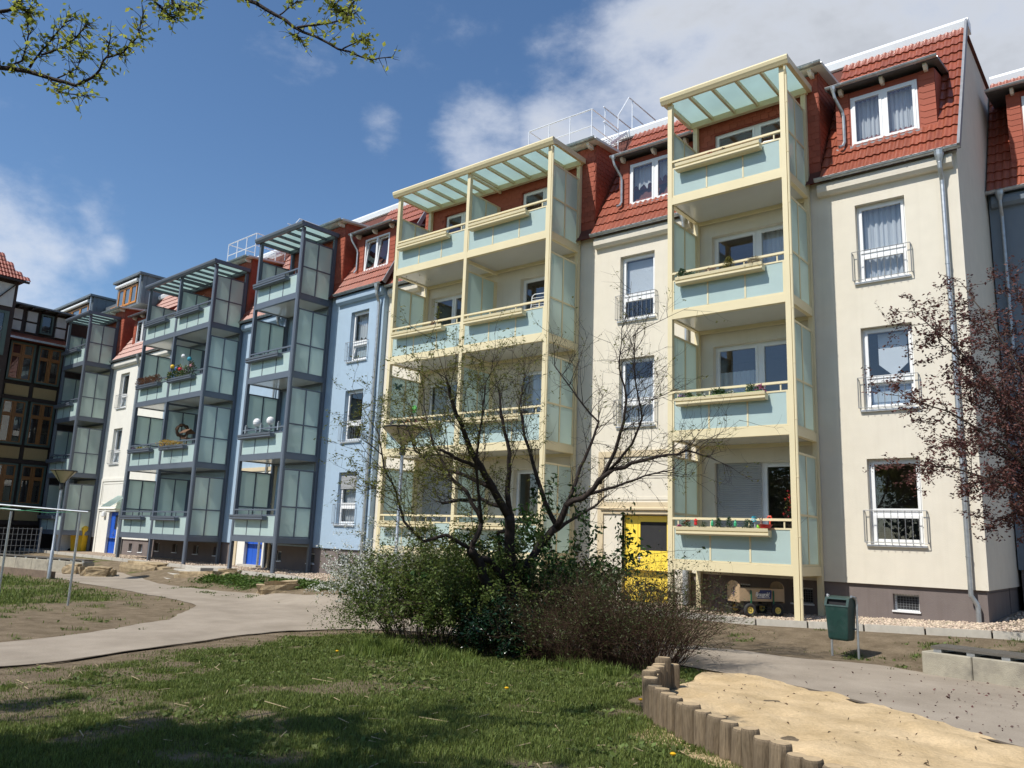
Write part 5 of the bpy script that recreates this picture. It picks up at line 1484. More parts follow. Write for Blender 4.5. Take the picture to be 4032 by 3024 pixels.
def boulder(loc, size, rz, seed, label):
    import bmesh
    bm = bmesh.new(); bmesh.ops.create_cube(bm, size=2.0); bmesh.ops.bevel(bm, geom=list(bm.edges), offset=.30, segments=2, affect='EDGES')
    bmesh.ops.triangulate(bm, faces=list(bm.faces)); bmesh.ops.subdivide_edges(bm, edges=list(bm.edges), cuts=2, use_grid_fill=True)
    for v in bm.verts:
        c = v.co; s_ = float(vnoise(c.x + c.z * 1.3, c.y - c.z, 1.1, seed) - .5) * .28 + float(vnoise(c.x * 1.3 - c.z, c.y + c.z * 2.2, 3.2, seed + 1) - .5) * .16 + float(vnoise(c.x + c.y, c.z * 3 - c.x, 6.5, seed + 2) - .5) * .07
        v.co = c * (1 + s_)
        v.co = Vector((v.co.x * size[0] / 2, v.co.y * size[1] / 2, v.co.z * size[2] / 2))
    me = bpy.data.meshes.new('boulder'); bm.to_mesh(me); bm.free(); me.materials.append(ROCK)
    o = link('boulder', me); o.location = (loc[0], loc[1], loc[2] + size[2] * .33); o.rotation_euler = (random.uniform(-.05, .05), random.uniform(-.05, .05), rz)
    tag(o, label, 'boulder', 'sandstone boulders by the path')


boulder((-19.35, 13.85, -.42), (1.2, .85, .52), R(55), 31, 'large flat sandstone boulder alone at the path edge in the weeds')
boulder((-28.9, 14.9, -.42), (1.8, .7, .62), R(20), 35, 'long sandstone boulder just left of the garden steps')
boulder((-25.1, 14.75, -.45), (1.7, .6, .5), R(25), 41, 'dark-sided sandstone boulder just right of the garden steps')
boulder((-23.9, 15.0, -.3), (.8, .6, .5), R(60), 47, 'small upright sandstone boulder furthest right of the steps')
boulder((-29.2, 13.35, -.42), (1.0, .7, .42), R(48), 53, 'low layered sandstone boulder between bench end and steps')
boulder((-30.35, 12.95, -.42), (.6, .45, .45), R(40), 59, 'small pale sandstone boulder against the left bench end')


def lamp(x, y, z0, htop, label, rr=.42):
    t = empty('garden_lamp', (x, y, z0)); tag(t, label, 'lamp', 'cone head garden lamps'); H = htop - z0
    LG = mat('frosted_lamp_cone', (0.42, 0.37, 0.24), .35, .08, 4)
    p = MB(); p.lathe([(.055, -.3), (.055, .9), (.040, .92), (.040, H - .62)], 10); p.build('pole', M['zinc'], t, smooth=True)
    c = MB(); c.lathe([(.045, H - .64), (.075, H - .62), (.075, H - .46), (.06, H - .44)], 12); c.build('collar', mat('dark_lamp_metal', (0.035, 0.036, 0.034), .5), t)
    g = MB(); g.lathe([(.055, H - .42), (rr - .02, H - .035)], 20); g.build('lamp_cone', LG, t, smooth=True)
    d = MB(); d.lathe([(rr, H - .045), (rr + .015, H - .02), (rr - .01, H), (.02, H + .03)], 20); d.build('lamp_cap', mat('dark_lamp_metal', (0.035, 0.036, 0.034), .5), t)
    for i in range(4):
        a = .5 + i * math.pi / 2; b = MB(); b.bar((.065 * math.cos(a), .065 * math.sin(a), H - .45), ((rr + .005) * math.cos(a), (rr + .005) * math.sin(a), H - .03), .018, .012); b.build('bracket', mat('dark_lamp_metal', (0.035, 0.036, 0.034), .5), t)
    return t


lamp(-13.25, 12.4, -.36, 3.80, 'cone head garden lamp standing behind the left part of the bare tree', .47)
lamp(-28.2, 11.3, -.40, 3.10, 'cone head garden lamp at the left in front of the far grey tower', .40)

# clothes drying frame
cd = empty('clothes_drying_frame', (-19.0, 8.0, -.4)); tag(cd, 'galvanised clothes drying frame with green lines on the left lawn', 'drying frame')
for nm, (x, y), rr in (('a', (-18.9, 8.05), .028), ('b', (-21.6, 7.6), .028)):
    z = gzf(x, y); p = MB(); p.tube([(x + 19, y - 8, z + .4 - .2), (x + 19, y - 8, 2.02)], rr, 8); p.build('post', M['zinc'], cd)
p = MB(); p.tube([(-18.78 + 19, 8.16 - 8, 2.05), (-20.4 + 19, 6.4 - 8, 2.16)], .022, 8); p.build('cross_arm', M['zinc'], cd)
p = MB(); p.tube([(-21.45 + 19, 7.75 - 8, 2.05), (-22.6 + 19, 6.6 - 8, 2.12)], .022, 8); p.build('cross_arm', M['zinc'], cd)
GL = mat('green_line', (0.05, 0.25, 0.12), .6)
for k in range(4):
    t_ = k / 3; a = Vector((-18.85 + 19 - 1.4 * t_, 8.08 - 8 - 1.5 * t_, 2.06 + .1 * t_)); b = Vector((-21.5 + 19 - 1.0 * t_, 7.7 - 8 - 1.0 * t_, 2.06 + .06 * t_))
    p = MB(); p.tube([a, a.lerp(b, .5) - Vector((0, 0, .05)), b], .005, 4); p.build('clothes_line', GL, cd)

# ------------------------------------------------ hand cart under the right tower
PLY = mat('varnished_plywood', (0.42, 0.30, 0.18), .5, .12, 4, .1, 40, stretch=(1, 6, 1)); GRN = mat('green_enamel', (0.012, 0.10, 0.045), .4); NAVY = mat('navy_print', (0.012, 0.022, 0.11), .5); WPR = mat('white_print', (0.75, 0.75, 0.72), .5)
RIMY = mat('yellow_wheel_rim', (0.72, 0.55, 0.12), .45)
hc = empty('hand_cart', (-6.74, 16.42, .05), R(52)); hc.scale = (.93, .93, .93); tag(hc, 'wooden hand cart with rubber wheels and a navy printed sign under the tower', 'hand cart')
bw, bd, z0, z1 = .52, .27, .33, .60
s_ = MB(); s_.box(-bw, bw, -bd, -bd + .018, z0, z1); s_.build('side_board', PLY, hc)
s_ = MB(); s_.box(-bw, bw, bd - .018, bd, z0, z1); s_.build('side_board', PLY, hc)
for sx in (-1, 1):
    x = sx * (bw + .01); arc = [(-bd, z0 - .03), (bd, z0 - .03), (bd, z1 + .02)] + [(bd * math.cos(math.pi * k / 10) * .98, z1 + .02 + .13 * math.sin(math.pi * k / 10)) for k in range(1, 10)] + [(-bd, z1 + .02)]
    e = MB(); e.prism_x(arc, x - .011, x + .011); e.build('end_board', PLY, hc)
s_ = MB(); s_.box(-bw, bw, -bd + .02, bd - .02, z0, z0 + .018); s_.build('floor_board', PLY, hc)
for x in (-.27, .27):
    for y in (-bd - .012, bd + .012): b = MB(); b.tube([(x, y, z0 - .05), (x, y - .01 * (1 if y < 0 else -1), z0 + .17), (x, y, z1 - .04)], .018, 6); b.build('stake', GRN, hc)
ax = MB()
for x in (-.33, .33): ax.tube([(x, -.30, .145), (x, .30, .145)], .014, 8); ax.box(x - .06, x + .06, -.2, .2, .2, .33)
ax.bar((-.33, 0, .24), (.33, 0, .24), .05, .04); ax.build('undercarriage', mat('dark_cart_steel', (0.06, 0.06, 0.06), .6), hc)
hl = MB(); hl.tube([(-.36, 0, .2), (-.62, -.02, .16), (-.72, -.03, .2)], .014, 6); hl.tube([(-.72, -.13, .2), (-.72, .07, .2)], .014, 6); hl.build('draw_bar', mat('dark_cart_steel', (0.06, 0.06, 0.06), .6), hc)
for x in (-.33, .33):
    for sy in (-1, 1):
        tor = MB(); n1_, n2_ = 20, 8
        for i in range(n1_):
            for j in range(n2_):
                a, b = 6.283 * i / n1_, 6.283 * j / n2_; rr_ = .105 + .042 * math.cos(b); tor.v.append((rr_ * math.cos(a), .042 * math.sin(b), rr_ * math.sin(a)))
        tor.f = [(i * n2_ + j, i * n2_ + (j + 1) % n2_, ((i + 1) % n1_) * n2_ + (j + 1) % n2_, ((i + 1) % n1_) * n2_ + j) for i in range(n1_) for j in range(n2_)]
        wh = tor.build('wheel', RUB, hc, smooth=True); wh.location = (x, sy * .33, .147)
        rim = MB(); rim.lathe([(.075, -.03), (.078, .0), (.07, .025), (.04, .02)], 14); rim.xform(Matrix.Rotation(math.pi / 2, 4, 'X'))
        for k in range(5): a = 6.283 * k / 5; rim.bar((.02 * math.cos(a), 0, .02 * math.sin(a)), (.072 * math.cos(a), 0, .072 * math.sin(a)), .02, .03)
        rim.tube([(0, -.03, 0), (0, .03, 0)], .022, 8); rim.build('rim', RIMY, wh)
# the printed sign: torn navy sheet with white italic lettering and underline
yp = -bd - .003
sg = MB(); sg.add([(-.13, yp, z0 + .055), (.22, yp, z0 + .05), (.235, yp, z1 - .05), (.225, yp, z1 - .028), (-.02, yp, z1 - .03), (-.05, yp, z1 - .03), (-.055, yp, z1 - .06), (-.10, yp, z1 - .10), (-.085, yp, z0 + .15)], [tuple(range(9))]); sg.build('sign_sheet', NAVY, hc)


def text_mesh(body, size, shear, mt, name):
    c = bpy.data.curves.new('lettering', 'FONT'); c.body = body; c.size = size; c.shear = shear; c.extrude = 0.0008; c.offset = .0022; c.space_character = .92
    o = bpy.data.objects.new('lettering', c); COL.objects.link(o); bpy.context.view_layer.update()
    me = bpy.data.meshes.new_from_object(o.evaluated_get(bpy.context.evaluated_depsgraph_get())); bpy.data.objects.remove(o); me.materials.clear(); me.materials.append(mt)
    return link(name, me)


tx = text_mesh('Braugold', .125, .25, WPR, 'lettering'); tx.parent = hc; tx.location = (-.165, yp - .003, z0 + .105); tx.rotation_euler = (R(90), 0, 0); tx.scale = (.80, 1, 1)
u_ = MB(); u_.box(-.12, .19, yp - .003, yp - .001, z0 + .072, z0 + .084); u_.build('underline', WPR, hc)
lion = [(-.01, -.10), (.03, -.10), (.035, -.085), (.015, -.08), (.02, -.05), (.045, -.06), (.055, -.095), (.085, -.09), (.08, -.075), (.068, -.045), (.05, -.02), (.055, .0), (.09, .01), (.10, .03), (.085, .035), (.05, .022), (.048, .04), (.085, .06), (.082, .075), (.045, .062), (.035, .085), (.05, .105), (.03, .125), (.0, .115), (-.015, .09), (-.01, .06), (-.02, .02), (-.015, -.02), (-.04, -.03), (-.06, -.01), (-.05, .03), (-.075, .06), (-.065, .085), (-.085, .075), (-.09, .045), (-.07, .02), (-.078, -.02), (-.05, -.05), (-.02, -.05), (-.025, -.08)]
lm = MB(); lm.add([(-bw - .0235, -p_ * .95, .50 + q_ * .95) for p_, q_ in lion], [tuple(range(len(lion)))]); lm.build('lion_emblem', mat('dark_print', (0.06, 0.045, 0.07), .6), hc)
# grey drain pipe with inspection cap under the right tower
dpz = MB(); dpz.tube([(-8.62, 17.02, .02), (-8.62, 17.02, .9)], .075, 12); dpz.tube([(-8.62, 16.945, .42), (-8.62, 16.93, .42)], .07, 14)
tag(dpz.build('drain_pipe', mat('grey_plastic_pipe', (0.32, 0.34, 0.35), .5)), 'grey plastic drain pipe with round cap left of the hand cart', 'pipe')


# ================================================================== PLANTS
def leaves_np(C, size, mt, name, parent=None, aspect=.45, droop=0.0, n_fold=True, sizes=None):
    """one folded leaf (2 quads) per centre"""
    n = len(C)
    if n == 0: return None
    C = np.asarray(C, float); a = RNG.uniform(0, 6.283, n); el = RNG.uniform(-.9, .7, n) - droop
    d = np.c_[np.cos(a) * np.cos(el), np.sin(a) * np.cos(el), np.sin(el)]
    r = RNG.normal(0, 1, (n, 3)); s = np.cross(d, r); s /= np.linalg.norm(s, axis=1)[:, None] + 1e-9; nn = np.cross(s, d)
    L = (size if sizes is None else sizes) * RNG.uniform(.6, 1.25, n); L = L[:, None]; W = L * aspect * .5
    base = C; tip = C + d * L; mid = C + d * L * .5 + nn * L * .06
    V = np.stack([base, mid + s * W, tip, mid - s * W, mid - nn * L * .10], 1)
    if n_fold:
        F = np.array([(0, 1, 2, 4), (0, 4, 2, 3)])
        Fq = np.array([(0, 1, 2), (0, 2, 3)])
    F = (np.array([(0, 4, 1), (1, 4, 2), (2, 4, 3), (3, 4, 0)])[None] + (np.arange(n) * 5)[:, None, None]).reshape(-1, 3)
    return np_obj(name, V.reshape(-1, 3), F, mt, parent)


class Tree:
    def __init__(self, seed): self.r = random.Random(seed); self.mb = MB(); self.tips = []

    def limb(self, pts, r0, r1, n=7):
        pts = [Vector(p) for p in pts]
        # smooth and jitter
        out = []
        for i in range(len(pts) - 1):
            for k in range(3):
                t = k / 3; p = pts[i].lerp(pts[i + 1], t); out.append(p + Vector([self.r.uniform(-1, 1) for _ in range(3)]) * r0 * .35)
        out.append(pts[-1]); m_ = len(out)
        self.mb.tube(out, [r0 + (r1 - r0) * (i / (m_ - 1)) for i in range(m_)], n)
        return out

    def twig(self, p, d, L, r, depth, up=.15, kids=3, spread=.8, leaf=True, nseg=4, n=4, gap=.0):
        d = Vector(d).normalized(); pts = [Vector(p)]; q = Vector(p)
        for i in range(nseg):
            d = (d + Vector([self.r.gauss(0, .16) for _ in range(3)]) + Vector((0, 0, up * .25))).normalized(); q = q + d * (L / nseg); pts.append(q.copy())
        self.mb.tube(pts, [r * (1 - .75 * i / nseg) for i in range(nseg + 1)], n, cap=False)
        if leaf and depth <= 1:
            for i in range(1, nseg + 1):
                self.tips.append(pts[i]); self.tips.append(pts[i - 1].lerp(pts[i], .5))
        if depth > 0:
            for k in range(kids):
                t = self.r.uniform(.25, 1.0); i = min(int(t * nseg), nseg - 1); b = pts[i].lerp(pts[i + 1], t * nseg - i)
                dd = (pts[i + 1] - pts[i]).normalized(); s = Vector([self.r.gauss(0, 1) for _ in range(3)]); s = (s - dd * s.dot(dd)).normalized()
                self.twig(b, dd * (1 - spread * .5) + s * spread, L * self.r.uniform(.4, .7), r * .55, depth - 1, up, kids, spread, leaf, nseg, n)


BARK = mat('dark_cherry_bark', (0.034, 0.025, 0.021), .8, .4, 16, .6, 60, spec=.25)
BARKT = mat('grey_brown_twig', (0.075, 0.055, 0.042), .8, .3, 10, spec=.2)
L_YG = leafmat('young_yellow_green_leaf', (0.16, 0.17, 0.035), .4, .3)
L_MID = leafmat('mid_green_leaf', (0.045, 0.085, 0.016), .3, .35)
L_DARK = leafmat('dark_green_leaf', (0.030, 0.070, 0.014), .3, .4, .4)
L_GLOSS = leafmat('glossy_evergreen_leaf', (0.010, 0.028, 0.012), .08, .4, .18)
L_WHITE = leafmat('white_blossom', (0.72, 0.73, 0.66), .3, .15)
L_RED = leafmat('purple_red_leaf', (0.120, 0.052, 0.044), .3, .45)
L_BROWN = leafmat('dry_brown_leaf', (0.16, 0.07, 0.03), .2, .35)


def zp(x, y, d): return at(1200 + x * .7233, 1200 + y * .7233, d)      # pixel of a detail view, depth in metres


# ---- central bare tree
tr = Tree(11); D0 = 12.0
base = zp(1100, 1830, 12.1); base.z = gzf(base.x, base.y) - .05
LIMBS = [
    ([base, zp(1120, 1600, 12.1), zp(1128, 1400, 12.0), zp(1118, 1230, 12.0), zp(1112, 1140, 11.95)], .115, .085),
    ([zp(1112, 1150, 11.95), zp(1105, 960, 12.0), zp(1112, 800, 12.1), zp(1080, 640, 12.2), zp(1060, 480, 12.3)], .06, .018),
    ([zp(1112, 1150, 11.95), zp(1010, 980, 11.8), zp(940, 850, 11.7), zp(870, 700, 11.6), zp(800, 540, 11.5), zp(770, 400, 11.4)], .085, .02),
    ([zp(960, 890, 11.72), zp(860, 850, 11.5), zp(740, 790, 11.2)], .045, .022),
    ([zp(1010, 990, 11.8), zp(880, 930, 12.2), zp(700, 880, 12.6), zp(600, 790, 12.8), zp(540, 640, 13.0)], .05, .012),
    ([zp(1085, 1700, 12.05), zp(990, 1520, 11.85), zp(925, 1370, 11.75), zp(900, 1330, 11.7)], .095, .075),
    ([zp(900, 1345, 11.7), zp(930, 1270, 11.7), zp(965, 1185, 11.75), zp(880, 1020, 11.8), zp(790, 930, 11.9), zp(700, 760, 12.1), zp(650, 560, 12.3)], .06, .012),
    ([zp(925, 1360, 11.75), zp(1010, 1400, 11.9), zp(1100, 1500, 12.05)], .06, .06),
    ([zp(965, 1190, 11.75), zp(940, 1000, 11.6), zp(930, 840, 11.4), zp(960, 640, 11.3), zp(985, 420, 11.2)], .035, .01),
    ([zp(900, 1330, 11.7), zp(770, 1250, 11.5), zp(640, 1290, 11.4), zp(540, 1180, 11.5), zp(495, 1020, 11.6), zp(430, 880, 11.7), zp(400, 700, 11.8)], .04, .01),
    ([zp(1110, 1120, 12.0), zp(960, 1060, 12.4), zp(850, 1060, 12.6), zp(745, 1080, 12.7)], .045, .025),
    ([zp(1125, 1580, 12.1), zp(1200, 1430, 12.2), zp(1290, 1290, 12.3), zp(1370, 1210, 12.3)], .085, .07),
    ([zp(1370, 1210, 12.3), zp(1430, 1090, 12.2), zp(1545, 1025, 12.1), zp(1640, 920, 12.0), zp(1780, 860, 11.9), zp(1930, 830, 11.8), zp(2080, 800, 11.8), zp(2200, 830, 11.8)], .075, .010),
    ([zp(1370, 1210, 12.3), zp(1300, 1070, 12.4), zp(1250, 880, 12.5), zp(1195, 720, 12.6), zp(1170, 560, 12.7), zp(1200, 380, 12.8)], .055, .012),
    ([zp(1425, 1095, 12.2), zp(1500, 890, 12.4), zp(1560, 760, 12.5), zp(1600, 640, 12.6), zp(1480, 500, 12.7), zp(1360, 330, 12.8)], .045, .008),
    ([zp(1600, 970, 12.1), zp(1690, 800, 12.0), zp(1735, 640, 11.9), zp(1750, 500, 11.9), zp(1710, 340, 11.9), zp(1725, 130, 11.9)], .045, .006),
    ([zp(1660, 900, 12.0), zp(1780, 760, 11.6), zp(1840, 620, 11.4), zp(1800, 420, 11.3), zp(1790, 170, 11.3)], .03, .006),
    ([zp(1545, 1030, 12.1), zp(1700, 990, 12.4), zp(1850, 930, 12.6), zp(2000, 900, 12.8)], .035, .008),
    ([zp(1300, 1280, 12.3), zp(1420, 1190, 12.6), zp(1560, 1110, 12.8), zp(1640, 1040, 13.0)], .05, .014),
    ([zp(1120, 1230, 12.0), zp(1050, 1240, 12.4), zp(1080, 1400, 12.5), zp(1110, 1640, 12.3)], .03, .05),
]
outs = [tr.limb(p, a * .74, b * .9, 8) for p, a, b in LIMBS]
ctr = zp(1115, 1300, 12.0)
rr_ = tr.r
for i, o_ in enumerate(outs):
    if i in (0, 5, 7, 11, 19): continue
    m_ = len(o_)
    for j in range(1, m_):
        f_ = j / m_
        for k in range(2 if f_ > .3 else 1):
            p = o_[j]; dd = (o_[j] - o_[j - 1]).normalized(); out = (p - ctr); out.z *= .55; out = out.normalized()
            s = Vector([rr_.gauss(0, 1) for _ in range(3)]).normalized()
            tr.twig(p, dd * .45 + out * .5 + s * .75 + Vector((0, 0, .25)), rr_.uniform(.4, .95) * (1.0 if f_ > .3 else .6), .0065, 2, .22, 3, .8)
tt = empty('bare_tree', base); tag(tt, 'dark multi-stemmed bare tree with tiny new leaves in front of the wide cream tower', 'tree')
trunk = tr.mb.build('trunk', BARK, tt, smooth=True); trunk.location = -base
C = np.array([p[:] for p in tr.tips]); keepv = RNG.random(len(C))
# the right side of the crown is nearly leafless
ru = np.array([((Vector(c) - Vector((0, 0, CAMZ))).dot(RT) / (Vector(c) - Vector((0, 0, CAMZ))).dot(FW)) for c in C])
prob = np.clip(.26 - (ru + .04) * 2.2, .04, .38)
C = C[keepv < prob]; C = np.repeat(C, 2, 0) + RNG.normal(0, .018, (len(C) * 2, 3))
cr = leaves_np(C, .05, L_YG, 'crown', tt, .36); cr.location = -base
print('tree leaves', len(C))


# ---- shrubs
def shrub(name, label, cat, pos, rad, h, nst, leaf_n, lmat, lsize, bark, seed, droop=0.0, r0=.008, arch=.35, extra=None, shell=.55, aspect=.45, twigs=2, zbias=.0, group=None):
    t = Tree(seed); x, y = pos; z = gzf(x, y); R_ = t.r
    for i in range(nst):
        a = R_.uniform(0, 6.283); q = R_.random() ** .5; bx, by = x + math.cos(a) * rad[0] * q * .55, y + math.sin(a) * rad[1] * q * .55
        d = Vector((math.cos(a) * arch * (0.4 + q), math.sin(a) * arch * (0.4 + q), 1))
        t.twig((bx, by, z - .03), d, h * R_.uniform(.65, 1.08), r0, twigs, .1 - droop, 3, .6, True, 5, 4)
    o = empty(name, (x, y, z)); tag(o, label, cat, group)
    s = t.mb.build('stems', bark, o); s.location = (-x, -y, -z)
    C = np.array([p[:] for p in t.tips])
    if len(C) and leaf_n:
        idx = RNG.integers(0, len(C), leaf_n); P = C[idx] + RNG.normal(0, .035, (leaf_n, 3))
        hh = (P[:, 2] - z) / h; P = P[(RNG.random(len(P)) < np.clip(shell + hh, 0, 1))]
        lf = leaves_np(P, lsize, lmat, 'foliage', o, aspect, droop); lf.location = (-x, -y, -z)
    if extra:
        n_e, me_, se_, zmin, offx = extra; idx = RNG.integers(0, len(C), n_e * 3); P = C[idx]; P = P[((P[:, 2] - z) > h * zmin) & (P[:, 0] < x + offx)][:n_e]; P = P + RNG.normal(0, .015, P.shape)
        P = np.repeat(P, 5, 0) + RNG.normal(0, .016, (len(P) * 5, 3))
        e = leaves_np(P, se_, me_, 'blossom', o, .9); e.location = (-x, -y, -z)
    return o


SG = 'shrubs round the bare tree'
FRESH = leafmat('fresh_shrub_leaf', (0.095, 0.130, 0.028), .35, .4); OLIVE = leafmat('small_olive_leaf', (0.060, 0.075, 0.022), .3, .35)
RBT = mat('reddish_brown_twig', (0.060, 0.034, 0.022), .8, .3, 10, spec=.2)
shrub('spirea_shrub', 'arching shrub covered in tiny white blossom left of the bare tree', 'shrub', (-10.2, 10.1), (1.1, .8), 1.45, 80, 17000, FRESH, .045, BARKT, 21, .16, .006, .45, (4200, L_WHITE, .024, .42, .25), shell=.9, group=SG)
shrub('green_shrub', 'yellow-green leafy shrub in front of the white blossom, left of the trunk', 'shrub', (-9.0, 9.5), (1.2, .75), 1.45, 70, 30000, FRESH, .062, BARKT, 22, .25, .007, .30, shell=.85, group=SG)
shrub('dense_shrub', 'dense dark green leafy shrub right behind the bare tree trunk', 'shrub', (-7.9, 10.85), (.75, .6), 1.6, 40, 13000, L_DARK, .095, BARKT, 23, .45, .008, .28, shell=.6, group=SG)
shrub('evergreen_shrub', 'low glossy evergreen shrub at the foot of the bare tree', 'shrub', (-7.55, 9.25), (.7, .4), .6, 40, 4200, L_GLOSS, .075, BARKT, 24, .1, .006, .40, shell=1.0, group=SG)
shrub('twiggy_shrub', 'brown twiggy shrub with sparse small leaves beside the sandpit path', 'shrub', (-5.75, 9.85), (1.05, .75), 1.05, 320, 12000, OLIVE, .034, RBT, 25, .02, .005, .45, twigs=2, shell=.25, group=SG)
shrub('bramble_shrub', 'brown tangle of thin stems in front between trunk and twiggy shrub', 'shrub', (-6.7, 9.45), (1.0, .5), .8, 230, 4500, OLIVE, .036, RBT, 26, .05, .0045, .55, shell=.5, group=SG)
_p = at(2415, 2560, 12.6); _q = at(2575, 2560, 12.9)
shrub('leafy_sapling', 'tall slender leafy shoot rising just left of the yellow door', 'shrub', (_p.x, _p.y), (.10, .10), 1.75, 3, 180, L_DARK, .085, BARKT, 27, .25, .008, .05, twigs=1, shell=.3, group=SG)
shrub('leafy_sapling', 'shorter leafy shoot in front of the lower half of the yellow door', 'shrub', (_q.x, _q.y), (.18, .15), .95, 6, 300, L_DARK, .07, BARKT, 28, .25, .008, .18, twigs=1, shell=.3, group=SG)

# ---- red-leaved tree at the right edge: trunk just outside the frame
tr = Tree(33); bx, by = -.55, 13.3; bz = gzf(bx, by)
base = Vector((bx, by, bz)); fork = Vector((bx - .05, by, bz + 1.5))
o1 = tr.limb([base - Vector((0, 0, .1)), fork], .10, .08, 9)
rr_ = tr.r
ends = [(3600, 1230, 11.2), (3800, 1130, 11.9), (3560, 1560, 10.9), (3580, 1830, 10.8), (3700, 1350, 11.3), (3780, 1560, 11.0), (3850, 1900, 11.1), (3900, 1300, 12.0), (3960, 1620, 11.6), (4000, 1150, 12.0), (3930, 2050, 11.2), (4080, 1500, 11.3), (4100, 1900, 11.9), (3740, 1720, 12.2), (3860, 1480, 12.4), (4250, 1200, 12.3), (4400, 1500, 12.4), (4500, 1800, 12.8), (4300, 1000, 13.0)]
for (u, v, d_) in ends:
    e = at(u, v, d_); st_ = fork.lerp(e, .04); mid_ = fork.lerp(e, .5) + Vector((0, 0, .35 + .2 * rr_.random()))
    o_ = tr.limb([st_, fork.lerp(mid_, .55) + Vector((0, 0, .1)), mid_, mid_.lerp(e, .55) + Vector((0, 0, .08)), e], .028, .006, 6)
    m_ = len(o_)
    for j in range(3, m_):
        for k in range(3):
            dd = (o_[j] - o_[j - 1]).normalized(); s = Vector([rr_.gauss(0, 1) for _ in range(3)]).normalized()
            tr.twig(o_[j], dd * .6 + s * .8, rr_.uniform(.25, .55), .005, 1, .0, 3, .8)
tt = empty('red_leaved_tree', base); tag(tt, 'tree with small purple-red leaves reaching in from the right edge', 'tree')
k_ = tr.mb.build('trunk', BARKT, tt, smooth=True); k_.location = -base
C = np.array([p[:] for p in tr.tips]); C = np.repeat(C, 2, 0) + RNG.normal(0, .022, (len(C) * 2, 3))
print('red leaves', len(C))
cr = leaves_np(C, .052, L_RED, 'crown', tt, .5); cr.location = -base

# ---- overhanging tree at the upper left: trunk left of the camera, outside the frame
tr = Tree(55); base = Vector((-7.2, -3.2, gzf(-7.2, -3.2))); rr_ = tr.r
top = base + Vector((.2, .3, 3.1))
tr.limb([base - Vector((0, 0, .1)), base + Vector((.05, .1, 1.6)), top], .24, .19, 10)


def ov(x, y, d): return at(x * 1.26, y * 1.26, d)


BR = [
    ([top, top.lerp(ov(-420, 190, 6.2), .6) + Vector((0, 0, .5)), ov(-420, 190, 6.2), ov(0, 212, 6.0), ov(130, 235, 5.9), ov(240, 268, 5.85), ov(300, 235, 5.8), ov(335, 170, 5.8), ov(345, 120, 5.8)], .026, .004, 3),
    ([ov(335, 180, 5.8), ov(385, 165, 5.8), ov(430, 115, 5.75), ov(445, 60, 5.75)], .008, .003, 5),
    ([ov(90, 210, 5.95), ov(130, 160, 5.95), ov(180, 100, 6.0), ov(215, 55, 6.0)], .010, .003, 5),
    ([ov(130, 170, 5.9), ov(200, 150, 5.9), ov(250, 105, 5.9), ov(275, 75, 5.9)], .008, .003, 5),
    ([ov(0, 215, 6.0), ov(70, 190, 6.1), ov(90, 110, 6.1), ov(85, 40, 6.1)], .008, .003, 5),
    ([ov(150, 240, 5.9), ov(190, 290, 5.8), ov(265, 300, 5.75)], .007, .003, 4),
    ([ov(180, 245, 5.9), ov(240, 215, 6.0), ov(262, 160, 6.0)], .006, .002, 5),
    ([ov(-300, 60, 6.0), ov(-60, 55, 5.9), ov(30, 30, 5.9), ov(75, -10, 5.9)], .02, .008, 3),
    ([ov(10, 40, 5.9), ov(60, 25, 5.9), ov(95, 40, 5.9)], .007, .003, 4),
    ([top + Vector((0, 0, -.05)), top.lerp(ov(640, -260, 6.6), .5) + Vector((0, 0, .9)), ov(640, -260, 6.6), ov(770, 0, 6.3), ov(860, 45, 6.25), ov(950, 100, 6.2), ov(1060, 152, 6.1), ov(1160, 185, 6.05), ov(1225, 180, 6.0)], .026, .003, 2),
    ([ov(930, 85, 6.2), ov(1010, 75, 6.1), ov(1070, 62, 6.1), ov(1110, 40, 6.1)], .010, .003, 4),
    ([ov(870, 50, 6.25), ov(910, 20, 6.3), ov(925, 5, 6.3)], .006, .003, 3),
    ([ov(1070, 152, 6.1), ov(1120, 130, 6.1), ov(1145, 125, 6.1)], .006, .003, 4),
    ([ov(700, -300, 6.5), ov(520, -120, 6.3), ov(540, 10, 6.2), ov(560, 30, 6.2), ov(620, 12, 6.2)], .018, .003, 5),
    ([ov(500, -60, 6.3), ov(480, 0, 6.2), ov(520, 40, 6.2), ov(545, 60, 6.2)], .010, .003, 5),
    ([ov(940, 90, 6.2), ov(930, 110, 6.2), ov(940, 125, 6.2)], .005, .002, 3),
    ([ov(1060, -60, 6.3), ov(1110, 0, 6.2), ov(1080, 40, 6.2), ov(1050, 30, 6.2)], .010, .003, 4),
    ([ov(1010, -80, 6.3), ov(1030, 0, 6.2), ov(1060, 20, 6.2)], .008, .003, 4),
]
for p, a, b, kd_ in BR:
    o_ = tr.limb(p, a, b, 6); m_ = len(o_)
    for j in range(2, m_):
        if o_[j].dot(Vector((0, 0, 1))) < 0: continue
        for k in range(kd_ if a < .03 or j > m_ * .5 else 1):
            dd = (o_[j] - o_[j - 1]).normalized(); s = Vector([rr_.gauss(0, 1) for _ in range(3)]).normalized()
            tr.twig(o_[j], dd * .5 + s * .8, rr_.uniform(.05, .16), .0035, 0, .05, 0, .8, True, 3)
tips_vis = list(tr.tips)
tr.tips = []
